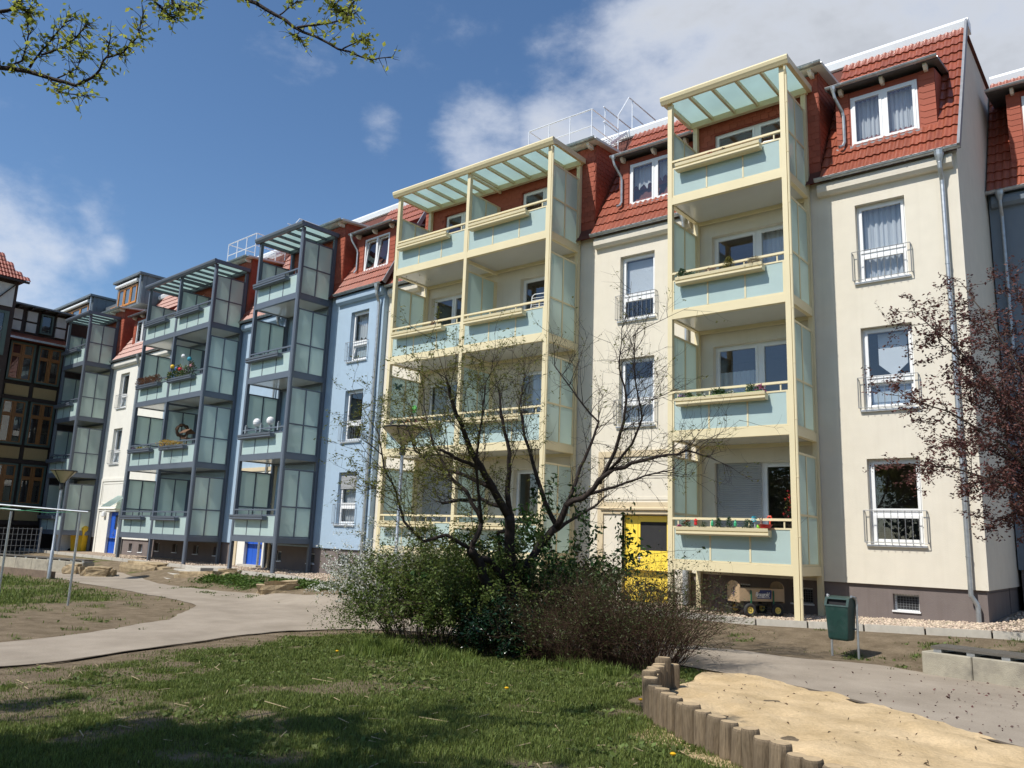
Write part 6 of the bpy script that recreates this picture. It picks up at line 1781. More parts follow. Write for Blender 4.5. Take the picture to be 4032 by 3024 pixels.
# rest of the crown, out of view above and behind the camera; it shades the lawn
for i in range(34):
    a = rr_.uniform(0, 6.283); q = rr_.random() ** .5 * 3.6; e = Vector((base.x + .6 + math.cos(a) * q * 1.25, base.y - .3 + math.sin(a) * q * .8, rr_.uniform(4.4, 8.6)))
    v_ = (e - Vector((0, 0, CAMZ))); dfw = v_.dot(FW)
    if dfw > 0 and abs(v_.dot(RT) / dfw) < .8 and abs(v_.dot(UP) / dfw) < .62: continue
    o_ = tr.limb([top, top.lerp(e, .5) + Vector((0, 0, .5)), e], .04, .012, 5)
    for j in range(2, len(o_)):
        for k in range(4):
            s = Vector([rr_.gauss(0, 1) for _ in range(3)]).normalized(); tr.twig(o_[j], s + Vector((0, 0, .2)), rr_.uniform(.5, 1.0), .007, 1, .1, 3, .8)
tt = empty('overhanging_tree', base); tag(tt, 'tree whose budding branches hang into the sky at the upper left', 'tree')
k_ = tr.mb.build('trunk', BARK, tt, smooth=True); k_.location = -base
C1 = np.array([p[:] for p in tips_vis]); C1 = C1[RNG.random(len(C1)) < .24]; C1 = np.repeat(C1, 2, 0) + RNG.normal(0, .012, (len(C1) * 2, 3))
C2 = np.array([p[:] for p in tr.tips]); C2 = np.repeat(C2, 4, 0) + RNG.normal(0, .06, (len(C2) * 4, 3))
vv = C2 - np.array([0, 0, CAMZ]); dfw = vv @ np.array(FW); inside = (dfw > 0) & (np.abs(vv @ np.array(RT)) < .72 * dfw) & (np.abs(vv @ np.array(UP)) < .56 * dfw); C2 = C2[~inside]
print('overhang leaves', len(C1), len(C2))
sizes = np.r_[np.full(len(C1), .045), np.full(len(C2), .12)]
cr = leaves_np(np.r_[C1, C2], .05, leafmat('bud_green_leaf', (0.30, 0.33, 0.06), .6, .25), 'crown', tt, .6, sizes=sizes); cr.location = -base


# ================================================================== GRASS, WEEDS, LITTER
def in_view(x, y, z, mx=.70, my=.53):
    v = np.c_[x, y, z - CAMZ]; d = v @ np.array(FW); return (d > 1) & (np.abs(v @ np.array(RT)) < mx * d) & (np.abs(v @ np.array(UP)) < my * d), d


def blades(n, x0, x1, y0, y1, hmin, hmax, seed, name, label, mt, fn, kind='stuff'):
    r = np.random.default_rng(seed); x = r.uniform(x0, x1, n); y = r.uniform(y0, y1, n); z = gz(x, y); ok, d = in_view(x, y, z)
    m_ = fn(x, y); clump = fbm(x, y, 5.0, 77, 3)
    ok &= r.random(n) < m_ * (0.25 + 1.1 * clump) * np.clip(9.0 / np.maximum(d, 1), .25, 1.3)
    x, y, z, d, m_, cl = x[ok], y[ok], z[ok], d[ok], m_[ok], clump[ok]; k = len(x)
    h = r.uniform(hmin, hmax, k) * (0.55 + .9 * cl) * (.55 + .6 * m_); w = np.clip(.0022 * d / 5, .003, .012)
    a = r.uniform(0, 6.283, k); lean = r.uniform(.1, .9, k) * h
    sx_, sy_ = np.cos(a) * w, np.sin(a) * w; lx, ly = np.cos(a + 1.57 + r.normal(0, .6, k)) * lean, np.sin(a + 1.57 + r.normal(0, .6, k)) * lean
    V = np.stack([np.c_[x - sx_, y - sy_, z - .005], np.c_[x + sx_, y + sy_, z - .005], np.c_[x + lx * .45 + sx_ * .7, y + ly * .45 + sy_ * .7, z + h * .62], np.c_[x + lx * .45 - sx_ * .7, y + ly * .45 - sy_ * .7, z + h * .62], np.c_[x + lx, y + ly, z + h]], 1).reshape(-1, 3)
    b = (np.arange(k) * 5)[:, None]
    F = np.concatenate([b + np.array([0, 1, 2]), b + np.array([0, 2, 3]), b + np.array([3, 2, 4])])
    print(name, k)
    return tag(np_obj(name, V, F, mt), label, 'grass', kind=kind)


GRASS_M = leafmat('lawn_grass', (0.138, 0.176, 0.040), .35, .5, .6)
blades(700000, -13, -1.5, 2.0, 10.9, .014, .045, 5, 'lawn_grass', 'short patchy lawn grass in the foreground', GRASS_M, grass_mask)
blades(150000, -34, -13.6, 3.0, 11.6, .04, .10, 6, 'far_lawn_grass', 'grass on the left lawn under the drying frame', GRASS_M, grass_mask)
blades(160000, -25.5, -1.0, 12.4, 15.5, .02, .07, 8, 'verge_weeds', 'sparse weeds in the bare earth before the kerb', leafmat('weed_leaf', (0.085, 0.125, 0.022), .35, .4, .6), lambda x, y: grass_mask(x, y) * np.where(x < -17, 1.0, .8))
# tall tuft fringe in front of the shrubs
blades(60000, -9.6, -5.0, 7.6, 9.4, .10, .24, 9, 'tall_grass', 'taller bright grass fringe in front of the shrubs', leafmat('bright_tall_grass', (0.17, 0.225, 0.05), .4, .35, .6), lambda x, y: np.exp(-((y - (8.55 + .1 * (x + 7))) ** 2) / .12) * sstep(.38, .6, fbm(x, y, 1.6, 91, 3)))

# broad-leaved weeds: flat rosettes
r = np.random.default_rng(12); q = 60000
x = r.uniform(-24, -1.2, q); y = r.uniform(3, 15.4, q); z = gz(x, y); ok, d = in_view(x, y, z); nn_ = fbm(x, y, 1.9, 61, 3)
ok &= (grass_mask(x, y) > .18) & (r.random(q) < sstep(.45, .7, nn_) * np.clip(8 / d, .2, 1.0))
C = np.c_[x, y, z + .008][ok]; C = np.repeat(C, 3, 0) + r.normal(0, .018, (len(C) * 3, 3)) * np.array([1, 1, .25])
wd = leaves_np(C, .055, leafmat('clover_leaf', (0.12, 0.16, 0.04), .3, .4, .6), 'lawn_weeds', None, .65); tag(wd, 'low broad-leaved weeds scattered through the lawn', 'weeds', kind='stuff'); print('weeds', len(C))

# band of leafy weeds above the left path
q = 5000; x = r.uniform(-24.3, -17.6, q); y = 14.45 - .02 * (x + 21) + r.normal(0, .28, q); k_ = (y > 13.65) & (r.random(q) < sstep(.32, .55, fbm(x, y, 2.6, 21, 4)) + .1); x, y = x[k_], y[k_]
wb_ = leaves_np(np.c_[x, y, gz(x, y) + r.uniform(.0, .12, len(x))], .13, leafmat('weed_clump_leaf', (0.075, 0.13, 0.022), .35, .35, .6), 'weed_clumps', None, .35); tag(wb_, 'clumps of leafy green weeds behind the large boulder', 'weeds', kind='stuff')

# fallen red petals and bits on path and sand
q = 700; x = r.uniform(-5, 1.5, q); y = 8.3 + r.random(q) * 4.4; k_ = (r.random(q) < np.exp(-((x + 1.5) ** 2) / 3.0)) & (y > 8.9 - .6 * (x + 1.8)); x, y = x[k_], y[k_]
pt = leaves_np(np.c_[x, y, gz(x, y) + .026], .035, L_RED, 'fallen_petals', None, .7); tag(pt, 'dark red petals fallen on the right path', 'petals', kind='stuff')
q = 230; x = r.uniform(-4.6, -.4, q); y = r.uniform(6.0, 10.0, q); le_ = np.interp(x, [p[0] for p in LOG_ROW], [p[1] for p in LOG_ROW]); k_ = (y > le_ + .15) & (y < np.interp(x, [p[0] for p in SAND_EDGE], [p[1] for p in SAND_EDGE])); x, y = x[k_], y[k_]
zs_ = gz(x, y) + .035 + (fbm(x, y, 2.6, 40, 4) - .5) * .12 + .004
db = leaves_np(np.c_[x, y, zs_], .045, leafmat('dry_debris', (0.13, 0.085, 0.05), .1, .5, .9), 'sand_debris', None, .4); tag(db, 'dry leaf and twig bits lying on the sand', 'debris', kind='stuff')
# dry straw and twigs on the lawn
q = 260; x = r.uniform(-11, -3, q); y = r.uniform(3, 9.5, q); mb = MB()
for i in range(q):
    if x[i] > -4.4 and y[i] > 6: continue
    a = r.uniform(0, 6.28); l_ = r.uniform(.03, .14) if i % 9 else r.uniform(.15, .4); z0_ = gzf(x[i], y[i]) + .012
    mb.bar((x[i], y[i], z0_), (x[i] + math.cos(a) * l_, y[i] + math.sin(a) * l_, z0_ + r.uniform(0, .03)), .006, .005)
tag(mb.build('dry_straw', mat('dry_straw', (0.42, 0.33, 0.20), .9, .2, 9)), 'dry straw and twig bits strewn over the lawn', 'straw', kind='stuff')
# dandelions
DY = leafmat('dandelion_yellow', (0.80, 0.52, 0.02), .2, .1); ds = mat('dandelion_stalk', (0.10, 0.16, 0.04), .6)
for i, (u, v, lab) in enumerate(((2522, 2756, 'yellow dandelion beside the first palisade logs'), (1995, 2704, 'yellow dandelion in the middle of the lawn'), (2650, 2965, 'yellow dandelion at the bottom edge before the logs'), (1330, 2530, 'yellow dandelion at the left end of the shrubs'))):
    dr = FW + RT * ((u - 2016) / F_PX) - UP * ((v - 1512) / F_PX); p = Vector((0, 0, CAMZ)) + dr * ((CAMZ + .13) / -dr.z); zz = gzf(p.x, p.y); o = empty('dandelion', (p.x, p.y, zz)); tag(o, lab, 'flower', 'dandelions in the lawn')
    MB().tube([(0, 0, -.01), (.005, 0, .06)], .003, 5).build('stalk', ds, o)
    f = MB(); f.lathe([(.002, .06), (.018, .064), (.024, .075), (.014, .082), (.001, .085)], 12); f.build('flower_head', DY, o)

# dark edging strip between sand and path
ed = strip('sandpit_edging', [(a - .02, b - .05) for a, b in SAND_EDGE], [(a + .02, b + .03) for a, b in SAND_EDGE], 90, 3, mat('damp_dark_edging', (0.10, 0.075, 0.05), .9, .3, 12, .5, 60), .032, .05, 71); tag(ed, kind='structure')
# worn timber edging between lawn and left path
ed = strip('lawn_edging', [(a - .0, b + .0) for a, b in PA_R[2:9]], [(a + .05, b + .02) for a, b in PA_R[2:9]], 80, 2, mat('damp_dark_edging', (0.10, 0.075, 0.05)), .026, .05, 72); tag(ed, kind='structure')


# ================================================================== THINGS ON THE BALCONIES
def tw_pt(t, x, y, z): return t.matrix_basis @ Vector((x, y, z))


CONIF = leafmat('conifer_green', (0.035, 0.075, 0.03), .15, .3); GOLDC = leafmat('golden_conifer', (0.14, 0.13, 0.025), .2, .35); DRYG = leafmat('pale_dry_grass', (0.42, 0.36, 0.24), .3, .25)
PINKF = leafmat('pink_petal', (0.55, 0.12, 0.30), .3, .25); MAUVE = leafmat('mauve_petal', (0.40, 0.25, 0.50), .3, .25); YELF = leafmat('yellow_petal', (0.75, 0.55, 0.05), .3, .2); REDF = leafmat('red_petal', (0.45, 0.02, 0.025), .2, .3); ORF = leafmat('orange_petal', (0.75, 0.20, 0.03), .3, .25)


def bplant(pos, r, h, n, mt, ls, label, flower=None, nf=0, shape='mound', aspect=.4, seed=1, up=.3):
    """small potted plant: stems, foliage and perhaps flowers"""
    g = np.random.default_rng(seed); o = empty('balcony_plant', pos); tag(o, label, 'plant', 'plants on the balconies')
    t = Tree(seed)
    for i in range(7):
        a = g.uniform(0, 6.28); t.twig((g.normal(0, r * .25), g.normal(0, r * .2), -.02), Vector((math.cos(a) * .5, math.sin(a) * .4, 1)), h * g.uniform(.6, 1), .004, 0, .1, 0, .5, True, 4)
    t.mb.build('stems', BARKT, o)
    z = g.random(n) ** .8; rad = r * np.sqrt(g.random(n)) * ((1 - z) ** .6 + .15 if shape == 'cone' else np.sqrt(np.clip(1 - (z * 1.1 - .25) ** 2, .1, 1))); a = g.uniform(0, 6.28, n)
    C = np.c_[rad * np.cos(a), rad * np.sin(a) * .7, z * h]
    leaves_np(C, ls, mt, 'foliage', o, aspect, -up)
    if flower:
        k = g.integers(0, n, nf); P = C[k] * np.array([1.08, 1.08, 1.0]) + np.array([0, 0, h * .12]); P = np.repeat(P, 5, 0) + g.normal(0, .008, (nf * 5, 3)); leaves_np(P, .026, flower, 'flowers', o, .9)
    return o


def bx(t, k, bi, fx, dz=0.0, dy=-.11):
    x0, x1, z0 = FB[(t, k, bi)]; return tw_pt(t, x0 + (x1 - x0) * fx, dy, z0 + .13 + dz)


# right cream tower
bplant(bx(T1, 3, 0, .06), .15, .24, 320, CONIF, .05, 'green trailing juniper at the left end of a third-deck flower box', seed=3, shape='cone')
bplant(bx(T1, 3, 0, .17), .12, .12, 160, CONIF, .045, 'small green plant hanging over the third-deck box beside the juniper', seed=4)
bplant(bx(T1, 3, 0, .40), .15, .13, 160, leafmat('heather_brown', (0.22, 0.09, 0.06), .2, .3), .04, 'reddish brown dry heather in the middle of the third-deck box', seed=5)
bplant(bx(T1, 3, 0, .62), .15, .30, 500, GOLDC, .045, 'golden green dwarf conifer in the third-deck box', seed=6, shape='cone')
bplant(bx(T1, 3, 0, .90), .18, .17, 420, DRYG, .10, 'pale dried grass drooping at the right end of the third-deck box', seed=7, aspect=.08, up=-.2)
bplant(bx(T1, 2, 0, .06), .10, .12, 150, L_MID, .04, 'mauve flowering plant at the left end of the second-deck box', MAUVE, 26, seed=8)
bplant(bx(T1, 2, 0, .14), .08, .15, 150, L_MID, .05, 'dark leafy plant second from the left in the second-deck box', seed=9)
bplant(bx(T1, 2, 0, .28), .12, .10, 160, L_MID, .04, 'white flowering plant in the left half of the second-deck box', L_WHITE, 16, seed=10)
bplant(bx(T1, 2, 0, .48), .13, .15, 140, L_DARK, .12, 'dark fern-like plant in the middle of the second-deck box', seed=13, aspect=.15)
bplant(bx(T1, 2, 0, .62), .11, .10, 140, L_MID, .04, 'low plant with cream flowers right of the middle in the second-deck box', L_WHITE, 14, seed=14)
bplant(bx(T1, 2, 0, .84), .12, .20, 260, L_MID, .05, 'bushy green plant near the right end of the second-deck box', seed=15)
bplant(bx(T1, 2, 0, .94), .10, .16, 160, L_MID, .04, 'pink flowering plant at the right end of the second-deck box', PINKF, 34, seed=16)
x0_, x1_, z0_ = FB[(T1, 2, 0)]
LIME = mat('lime_green_plastic', (0.25, 0.62, 0.06), .45)
for i, (a, b) in enumerate(((.02, .32), (.36, .60), (.68, .97))):
    mb = MB(); xa, xb = x0_ + (x1_ - x0_) * a, x0_ + (x1_ - x0_) * b
    mb.box(xa, xb, -.18, -.165, z0_ + .135, z0_ + .175); mb.box(xa, xb, -.06, -.045, z0_ + .135, z0_ + .175); mb.box(xa, xa + .015, -.165, -.06, z0_ + .135, z0_ + .175); mb.box(xb - .015, xb, -.165, -.06, z0_ + .135, z0_ + .175); mb.box(xa, xb, -.17, -.06, z0_ + .128, z0_ + .14)
    o = mb.build('planter_liner', LIME); o.matrix_world = T1.matrix_basis.copy(); tag(o, ['left', 'middle', 'right'][i] + ' lime green planter liner inside the second-deck box of the right tower', 'planter', 'lime green planter liners')
for i, f in enumerate((.46, .58, .78)):
    bplant(bx(T1, 1, 0, f, .03), [.085, .075, .11][i], [.20, .22, .17][i], 300, CONIF, .035, ['left of three small dark conifers on the lowest box, leaning', 'slim middle one of three small dark conifers on the lowest box', 'broad right one of three small dark conifers on the lowest box'][i], seed=20 + i, shape='cone' if i < 2 else 'mound')
bplant(bx(T1, 1, 0, .10, .02), .08, .15, 90, L_MID, .09, 'spiky green plant in a red dish at the left of the lowest box', REDF, 8, seed=24, aspect=.12)
bplant(bx(T1, 1, 0, .30, .02), .05, .10, 60, L_MID, .07, 'tiny grassy tuft in the left half of the lowest box', seed=25, aspect=.1)
bplant(bx(T1, 1, 0, .02, .0), .05, .07, 60, L_MID, .03, 'magenta cushion flower at the left end of the lowest box', PINKF, 24, seed=26)
bplant(tw_pt(T1, 2.45, .35, 1.75), .16, .75, 120, L_YG, .035, 'budding twigs with red blossom standing behind the lowest railing at the right', REDF, 26, seed=27, shape='mound')


def thing1(name, label, cat, parts, pos, rz=0.0, group=None):
    o = empty(name, pos, rz); tag(o, label, cat, group)
    for nm, mb, mt in parts: mb.build(nm, mt, o)
    return o


REDP = mat('red_plastic', (0.55, 0.02, 0.02), .4); TEAL = mat('teal_plastic', (0.03, 0.32, 0.42), .4); GRP = mat('green_plastic', (0.05, 0.38, 0.18), .4); CLAY = mat('clay_pot', (0.42, 0.17, 0.08), .8)
thing1('bowl', 'round red plastic bowl at the right end of the lowest flower box', 'bowl', [('bowl', MB().lathe([(.09, 0), (.13, .06), (.145, .075), (.125, .07), (.08, .012), (.0, .012)], 16), REDP)], bx(T1, 1, 0, .955, .04))
thing1('bird_feeder', 'red bird feeder stake in the lowest flower box', 'feeder', [('stake', MB().tube([(0, 0, -.05), (0, 0, .1)], .006, 6), M['zinc']), ('feeder', MB().lathe([(.02, .05), (.035, .07), (.03, .13), (.045, .15), (.01, .19)], 10), REDP)], bx(T1, 1, 0, .21, .02))
for i, f in enumerate((.395, .645)):
    thing1('bird_feeder', ['pale green bottle on a stake left of the three conifers', 'green bottle on a stake right of the second conifer'][i], 'feeder', [('stake', MB().tube([(0, 0, -.05), (0, 0, .06)], .006, 6), M['zinc']), ('bottle', MB().lathe([(.018, .04), (.03, .06), (.03, .12), (.012, .15), (.012, .18), (.001, .181)], 10), GRP)], bx(T1, 1, 0, f, .02))
pw = MB()
for k in range(6):
    a = 1.047 * k; pw.add([(0, -.02, .2), (.07 * math.cos(a), -.02, .2 + .07 * math.sin(a)), (.06 * math.cos(a + .7), -.045, .2 + .06 * math.sin(a + .7))], [(0, 1, 2)])
thing1('pinwheel', 'small teal pinwheel right of the broad conifer on the lowest box', 'pinwheel', [('stick', MB().tube([(0, 0, -.04), (0, 0, .2)], .005, 6), M['white']), ('blades', pw, TEAL)], bx(T1, 1, 0, .85, .02))
thing1('frog_figure', 'lime green ball figure beside the red bowl on the lowest box', 'figure', [('body', MB().lathe([(.0, 0), (.035, .01), (.045, .04), (.035, .075), (.0, .085)], 12), LIME), ('stake', MB().tube([(0, 0, -.06), (0, 0, .01)], .005, 6), M['zinc'])], bx(T1, 1, 0, .89, .03))
rb = MB(); rb.lathe([(.0, 0), (.03, .01), (.036, .05), (.022, .09), (.026, .11), (.0, .135)], 10)
er = MB(); er.tube([(-.01, 0, .12), (-.03, 0, .17), (-.035, 0, .2)], [.008, .012, .003], 6); er.tube([(.01, 0, .12), (.025, 0, .17), (.03, 0, .2)], [.008, .012, .003], 6)
thing1('rabbit_figure', 'small brown rabbit figure left of the red bowl on the lowest box', 'figure', [('body', rb, mat('brown_rabbit', (0.16, 0.10, 0.07), .8)), ('ears', er, mat('brown_rabbit', (0.16, 0.10, 0.07), .8))], bx(T1, 1, 0, .915, .06))
hk = MB(); hk.tube([(0, 0, -.22), (0, 0, 0), (.035, 0, .06), (.02, 0, .12), (-.03, 0, .12), (-.05, 0, .08)], .018, 8)
thing1('garden_hook', 'bright red hooked garden ornament standing behind the lowest railing', 'ornament', [('hook', hk, mat('orange_red_plastic', (0.75, 0.07, 0.03), .4)), ('foot', MB().lathe([(.001, -.85), (.07, -.85), (.07, -.83), (.012, -.82), (.012, -.2)], 8), mat('orange_red_plastic', (0.75, 0.07, 0.03)))], tw_pt(T1, 1.95, .5, 1.94))
for i, (f, h_) in enumerate(((.03, .07), (.42, .07), (.57, .10))):
    bplant(bx(T1, 4, 0, f, .03), .06, h_, 70, leafmat('dull_dark_leaf', (0.06, 0.05, 0.03), .2, .3), .035, ['withered sprig at the left end of the top box of the right tower', 'dark red flower in the middle of the top box of the right tower', 'small green sprig right of the red flower in the top box'][i], [None, REDF, None][i], [0, 18, 0][i], seed=30 + i)
tr_ = MB(); x0_, x1_, z0_ = FB[(T1, 4, 0)]
tr_.box(x0_ + .05, x1_ - .1, -.17, -.05, z0_ + .135, z0_ + .185); o = tr_.build('terracotta_trough', CLAY); o.matrix_world = T1.matrix_basis.copy(); tag(o, 'long brown trough set in the top flower box of the right tower', 'planter')


def lounger(t, x, z, label, w=.55, h=.45, rows=6):
    o = tw_pt(t, x, .30, z); e = empty('garden_chair', o, t.rotation_euler[2] + R(8)); tag(e, label, 'chair', 'white garden chairs on the balconies')
    f = MB(); f.tube([(0, 0, -.75), (.0, .02, 0), (.02, .05, h - .06), (.08, .06, h), (w - .1, .06, h), (w - .02, .05, h - .06), (w, .02, 0), (w, 0, -.75)], .013, 6)
    f.tube([(0, .5, -.75), (0, .5, -.3), (0, .0, -.3)], .013, 6); f.tube([(w, .5, -.75), (w, .5, -.3), (w, .0, -.3)], .013, 6); f.build('frame', M['white'], e)
    for i in range(rows): MB().tube([(.01, .04, .03 + i * (h - .08) / rows), (w - .01, .04, .03 + i * (h - .08) / rows)], .008, 5).build('back_bar', M['white'], e)
    s = MB(); s.box(.02, w - .02, .05, .5, -.32, -.29); s.build('seat', M['white'], e)


lounger(T2, 5.0, 7.35, 'white barred garden chair behind the third-deck right railing of the wide cream tower')
lounger(T1, 2.0, 10.02, 'white garden chair showing above the top railing of the right cream tower', .5, .25, 3)
lounger(T2, .15, 9.88, 'white garden chair just above the top left railing of the wide cream tower', .5, .2, 2)
# wide cream tower
bplant(bx(T2, 3, 0, .36), .06, .14, 60, leafmat('blue_grey_leaf', (0.06, 0.13, 0.13), .2, .3), .07, 'blue-green spiky plant in the third-deck left box of the wide cream tower', seed=40, aspect=.2)
bplant(bx(T2, 3, 0, .80), .11, .18, 150, L_BROWN, .045, 'withered dark flowers at the right of that third-deck left box', seed=41)
for i, f in enumerate((.1, .25, .4, .55, .7, .85)):
    bplant(bx(T2, 2, 0, f), .09, .13, 120, L_MID, .045, ['leftmost pansy clump in the second-deck left box of the wide tower', 'second clump from the left in that second-deck left box', 'third clump from the left with orange flowers in that box', 'fourth clump from the left with pink flowers in that box', 'fifth clump from the left in that second-deck left box', 'rightmost clump with white flowers in that second-deck left box'][i], [MAUVE, YELF, ORF, PINKF, REDF, L_WHITE][i], 14, seed=42 + i)
bf = MB()
for sx in (-1, 1):
    bf.add([(0, 0, 0), (sx * .05, -.02, .10), (sx * .14, -.04, .12), (sx * .13, -.04, .04), (sx * .07, -.02, .0)], [(0, 1, 2, 3, 4)]); bf.add([(0, 0, 0), (sx * .07, -.02, .0), (sx * .11, -.03, -.06), (sx * .05, -.02, -.09), (0, 0, -.04)], [(0, 1, 2, 3, 4)])
bd_ = MB(); bd_.tube([(0, -.01, -.07), (0, -.012, .07)], [.004, .009], 6)
p = tw_pt(T2, -.03, .40, 6.40 - .65); thing1('butterfly_ornament', 'teal butterfly ornament hanging by the left screen of the wide cream tower', 'ornament', [('wings', bf, mat('dark_teal_enamel', (0.015, 0.10, 0.10), .4)), ('body', bd_, M['dark'])], p, R(80))
dk = MB(); dk.lathe([(.001, -.006), (.11, -.006), (.115, .0), (.11, .006), (.001, .006)], 20); dk.xform(Matrix.Rotation(math.pi / 2, 4, 'X'))
ln = MB(); [ln.box(-.07, .07, -.011, -.006, z - .006, z + .006) for z in (-.05, 0, .05)]
thing1('round_sign', 'round green sign hanging in the second deck of the wide cream tower', 'sign', [('disc', dk, mat('leaf_green_enamel', (0.05, 0.30, 0.05), .4)), ('stripes', ln, mat('pale_green_print', (0.3, 0.6, 0.2), .5)), ('hook', MB().tube([(0, 0, .11), (0, 0, .62)], .003, 4), M['steel_rod'])], tw_pt(T2, .62, .5, 5.06))
bplant(tw_pt(T2, .70, .3, 4.62), .06, .16, 60, L_MID, .04, 'orange windmill flower under the round green sign', ORF, 20, seed=50)
# wide grey tower
for i, f in enumerate((.12, .38, .62, .88)):
    bplant(bx(T4, 3, 0, f), .24, .34, 300, L_BROWN, .10, ['leftmost dried brown fern in the third-deck left box of the wide grey tower', 'second dried brown fern in that box of the wide grey tower', 'third dried brown fern in that box of the wide grey tower', 'rightmost dried brown fern in that box of the wide grey tower'][i], seed=60 + i, aspect=.2)
labs = ['leftmost leafy plant of the colourful box on the wide grey tower', 'second plant, with blue flowers, in the colourful box', 'third plant, with yellow flowers, in the colourful box', 'fourth plant, tall with pink flowers, in the colourful box', 'fifth plant, with white flowers, in the colourful box', 'rightmost plant, with mauve flowers, in the colourful box']
for i, f in enumerate((.05, .22, .4, .58, .75, .92)):
    bplant(bx(T4, 3, 1, f), .20, .30 + .12 * (i % 3), 220, L_MID, .08, labs[i], [YELF, leafmat('blue_petal', (0.08, 0.22, 0.6), .2, .2), YELF, PINKF, L_WHITE, MAUVE][i], 24, seed=70 + i)
for i, (f, h_, mt_, lab) in enumerate(((.1, .55, YELP, 'yellow windmill stake at the left of the colourful box'), (.3, .42, BLUEP, 'blue windmill stake in the colourful box'), (.44, .36, REDP, 'red windmill stake in the colourful box'), (.52, .88, M['white'], 'white globe on a stake above the colourful box'), (.78, .7, TEAL, 'teal windmill stake near the right of the colourful box'), (.9, .4, mat('pink_plastic', (0.7, 0.3, 0.35), .4), 'pink windmill stake at the right end of the colourful box'))):
    gl = MB(); gl.lathe([(.001, h_ - .09), (.07, h_ - .06), (.09, h_), (.07, h_ + .06), (.001, h_ + .09)], 12)
    thing1('garden_stake', lab, 'ornament', [('stick', MB().tube([(0, 0, -.1), (0, 0, h_ - .08)], .006, 5), M['zinc']), ('head', gl, mt_)], bx(T4, 3, 1, f), 0, 'stakes in the colourful box')
for i, f in enumerate((.2, .5, .8)):
    bplant(bx(T4, 2, 0, f), .16, .10, 130, L_MID, .05, ['left pansies in the second-deck left box of the wide grey tower', 'middle yellow pansies in the second-deck left box of the grey tower', 'right white pansies in the second-deck left box of the grey tower'][i], [MAUVE, YELF, L_WHITE][i], 34, seed=80 + i)
bplant(bx(T4, 2, 1, .45), .75, .22, 700, leafmat('gold_garland', (0.42, 0.26, 0.04), .2, .3), .06, 'golden garland with small baubles over the second-deck right box of the grey tower', YELF, 70, seed=84)
bh = MB(); bh.box(-.22, .22, -.14, .14, .12, .15); [bh.box(a, a + .02, b, b + .02, .15, .36) for a in (-.2, .18) for b in (-.12, .10)]
rfm = MB().prism_x([(-.2, .33), (0, .48), (.2, .33), (.2, .36), (0, .51), (-.2, .36)], -.27, .27)
thing1('bird_house', 'wooden bird table with pitched roof on the second deck of the wide grey tower', 'bird table', [('floor', bh, mat('brown_stained_wood', (0.13, 0.065, 0.03), .7)), ('roof', rfm, mat('brown_stained_wood', (0.13, 0.065, 0.03), .7)), ('pole', MB().tube([(0, 0, -.9), (0, 0, .12)], .025, 6), mat('brown_stained_wood', (0.13, 0.065, 0.03), .7))], tw_pt(T4, 4.25, .35, 3.656 + .18 + .88), T4.rotation_euler[2])
wr_ = MB()
for i in range(18):
    a = 6.283 * i / 18; b = 6.283 * (i + 1) / 18; wr_.tube([(0, .24 * math.cos(a), .24 * math.sin(a)), (0, .24 * math.cos(b), .24 * math.sin(b))], .05 + .012 * (i % 3), 6)
thing1('wreath', 'round brown wreath hanging on the divider of the wide grey tower', 'wreath', [('ring', wr_, mat('brown_wreath', (0.10, 0.055, 0.03), .9, .3, 20)), ('cord', MB().tube([(0, 0, .2), (0, 0, .55)], .006, 4), M['dark'])], tw_pt(T4, 2.98, .75, 3.656 + .18 + 1.45), T4.rotation_euler[2])
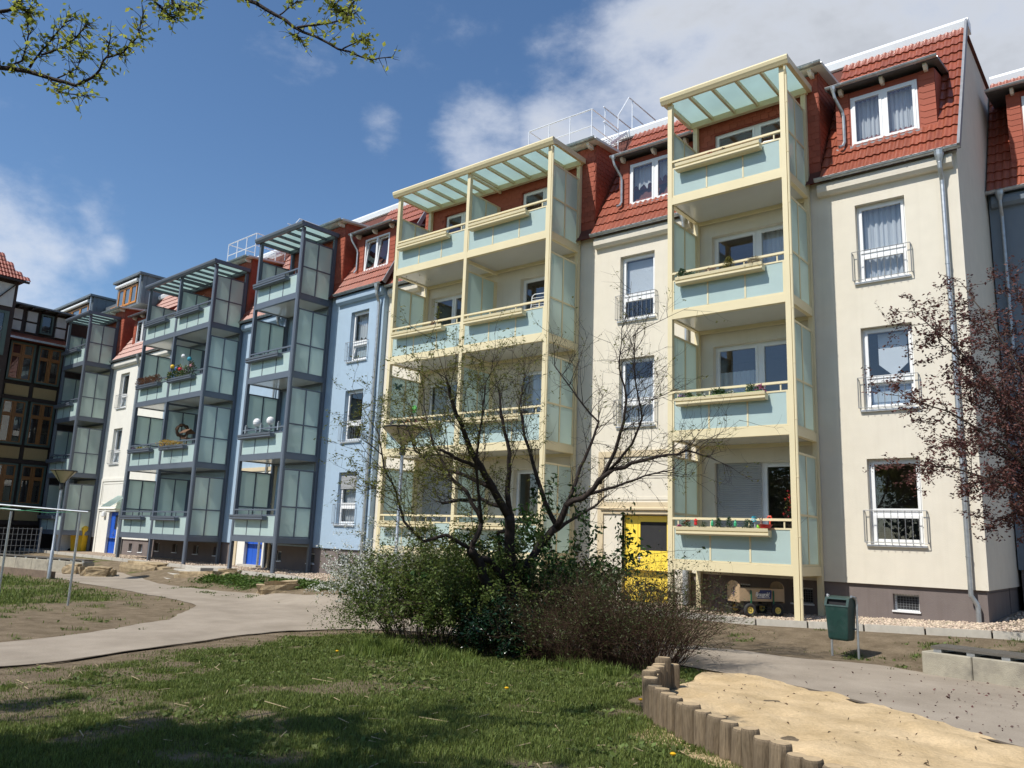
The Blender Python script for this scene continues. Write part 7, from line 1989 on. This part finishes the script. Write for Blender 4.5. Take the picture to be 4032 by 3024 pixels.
# globes on the single grey tower
for i, f in enumerate((.33, .66)):
    gl = MB(); gl.lathe([(.001, .1), (.075, .125), (.12, .18), (.135, .25), (.12, .32), (.075, .375), (.001, .40)], 18); o = thing1('globe_lamp', ['left white globe lamp on the second-deck railing of the single grey tower', 'right white globe lamp on the second-deck railing of the single grey tower'][i], 'lamp', [('clamp', MB().box(-.03, .03, -.02, .07, -.06, .1), M['zinc']), ('globe', gl, M['white'])], tw_pt(T3, 2.58 * f, .03, 3.656 + .09 + .18 + .88), 0, 'white globe lamps')
for i, f in enumerate((.06, .44, .86)):
    o = thing1('rail_clamp', ['left', 'middle', 'right'][i] + ' steel clamp on the second-deck railing of the single grey tower', 'clamp', [('clamp', MB().box(-.03, .03, -.03, .07, -.1, .16), M['zinc']), ('knob', MB().lathe([(.001, .16), (.035, .18), (.001, .21)], 8), M['zinc'])], tw_pt(T3, 2.58 * f, .03, 3.656 + .09 + .18 + .88), 0, 'steel rail clamps')
bplant(bx(T5, 3, 0, .3), .12, .1, 80, L_MID, .05, 'small white flowers in the third-deck box of the far left tower', L_WHITE, 14, seed=90)


# ================================================================== TREES BEHIND THE CAMERA (mirrored in the lower windows)
for i, (x, y, h_, rr2) in enumerate(((-30, -15, 8.0, 4.0), (-20, -17, 9.0, 4.4), (-9, -18, 8.2, 4.2), (2, -17, 8.8, 4.4), (13, -16, 8.4, 4.2), (-38, -8, 8.6, 4.2), (22, -12, 8.5, 4.3))):
    zz = gzf(x, y); o = empty('garden_tree', (x, y, zz)); tag(o, ['dark leafy tree furthest left of the row behind the viewer', 'second dark tree from the left behind the viewer', 'third dark tree from the left behind the viewer', 'fourth dark tree from the left behind the viewer', 'fifth dark tree from the left behind the viewer', 'dark leafy tree beyond the left end of the yard', 'dark leafy tree beyond the right end of the yard'][i], 'tree', 'trees behind the viewer')
    t = Tree(200 + i); t.limb([(0, 0, -.1), (.1, 0, h_ * .4), (0, .1, h_ * .8)], .22, .08, 8)
    for k in range(14):
        a = k * 2.4; t.limb([(0, 0, h_ * (.25 + .04 * k)), (math.cos(a) * rr2 * .5, math.sin(a) * rr2 * .5, h_ * (.35 + .04 * k)), (math.cos(a) * rr2 * .85, math.sin(a) * rr2 * .85, h_ * (.4 + .042 * k))], .06, .015, 5)
    t.mb.build('trunk', BARK, o)
    n = 5200; u = RNG.normal(0, 1, (n, 3)); u /= np.linalg.norm(u, axis=1)[:, None]; rad = RNG.random(n) ** .45
    P = u * rad[:, None] * np.array([rr2, rr2, h_ * .46]) * (0.8 + .35 * vnoise(u[:, 0] * 2, u[:, 1] * 2 + u[:, 2], 1.7, 300 + i))[:, None] + np.array([0, 0, h_ * .52])
    leaves_np(P, .42, L_DARK, 'crown', o, .6)
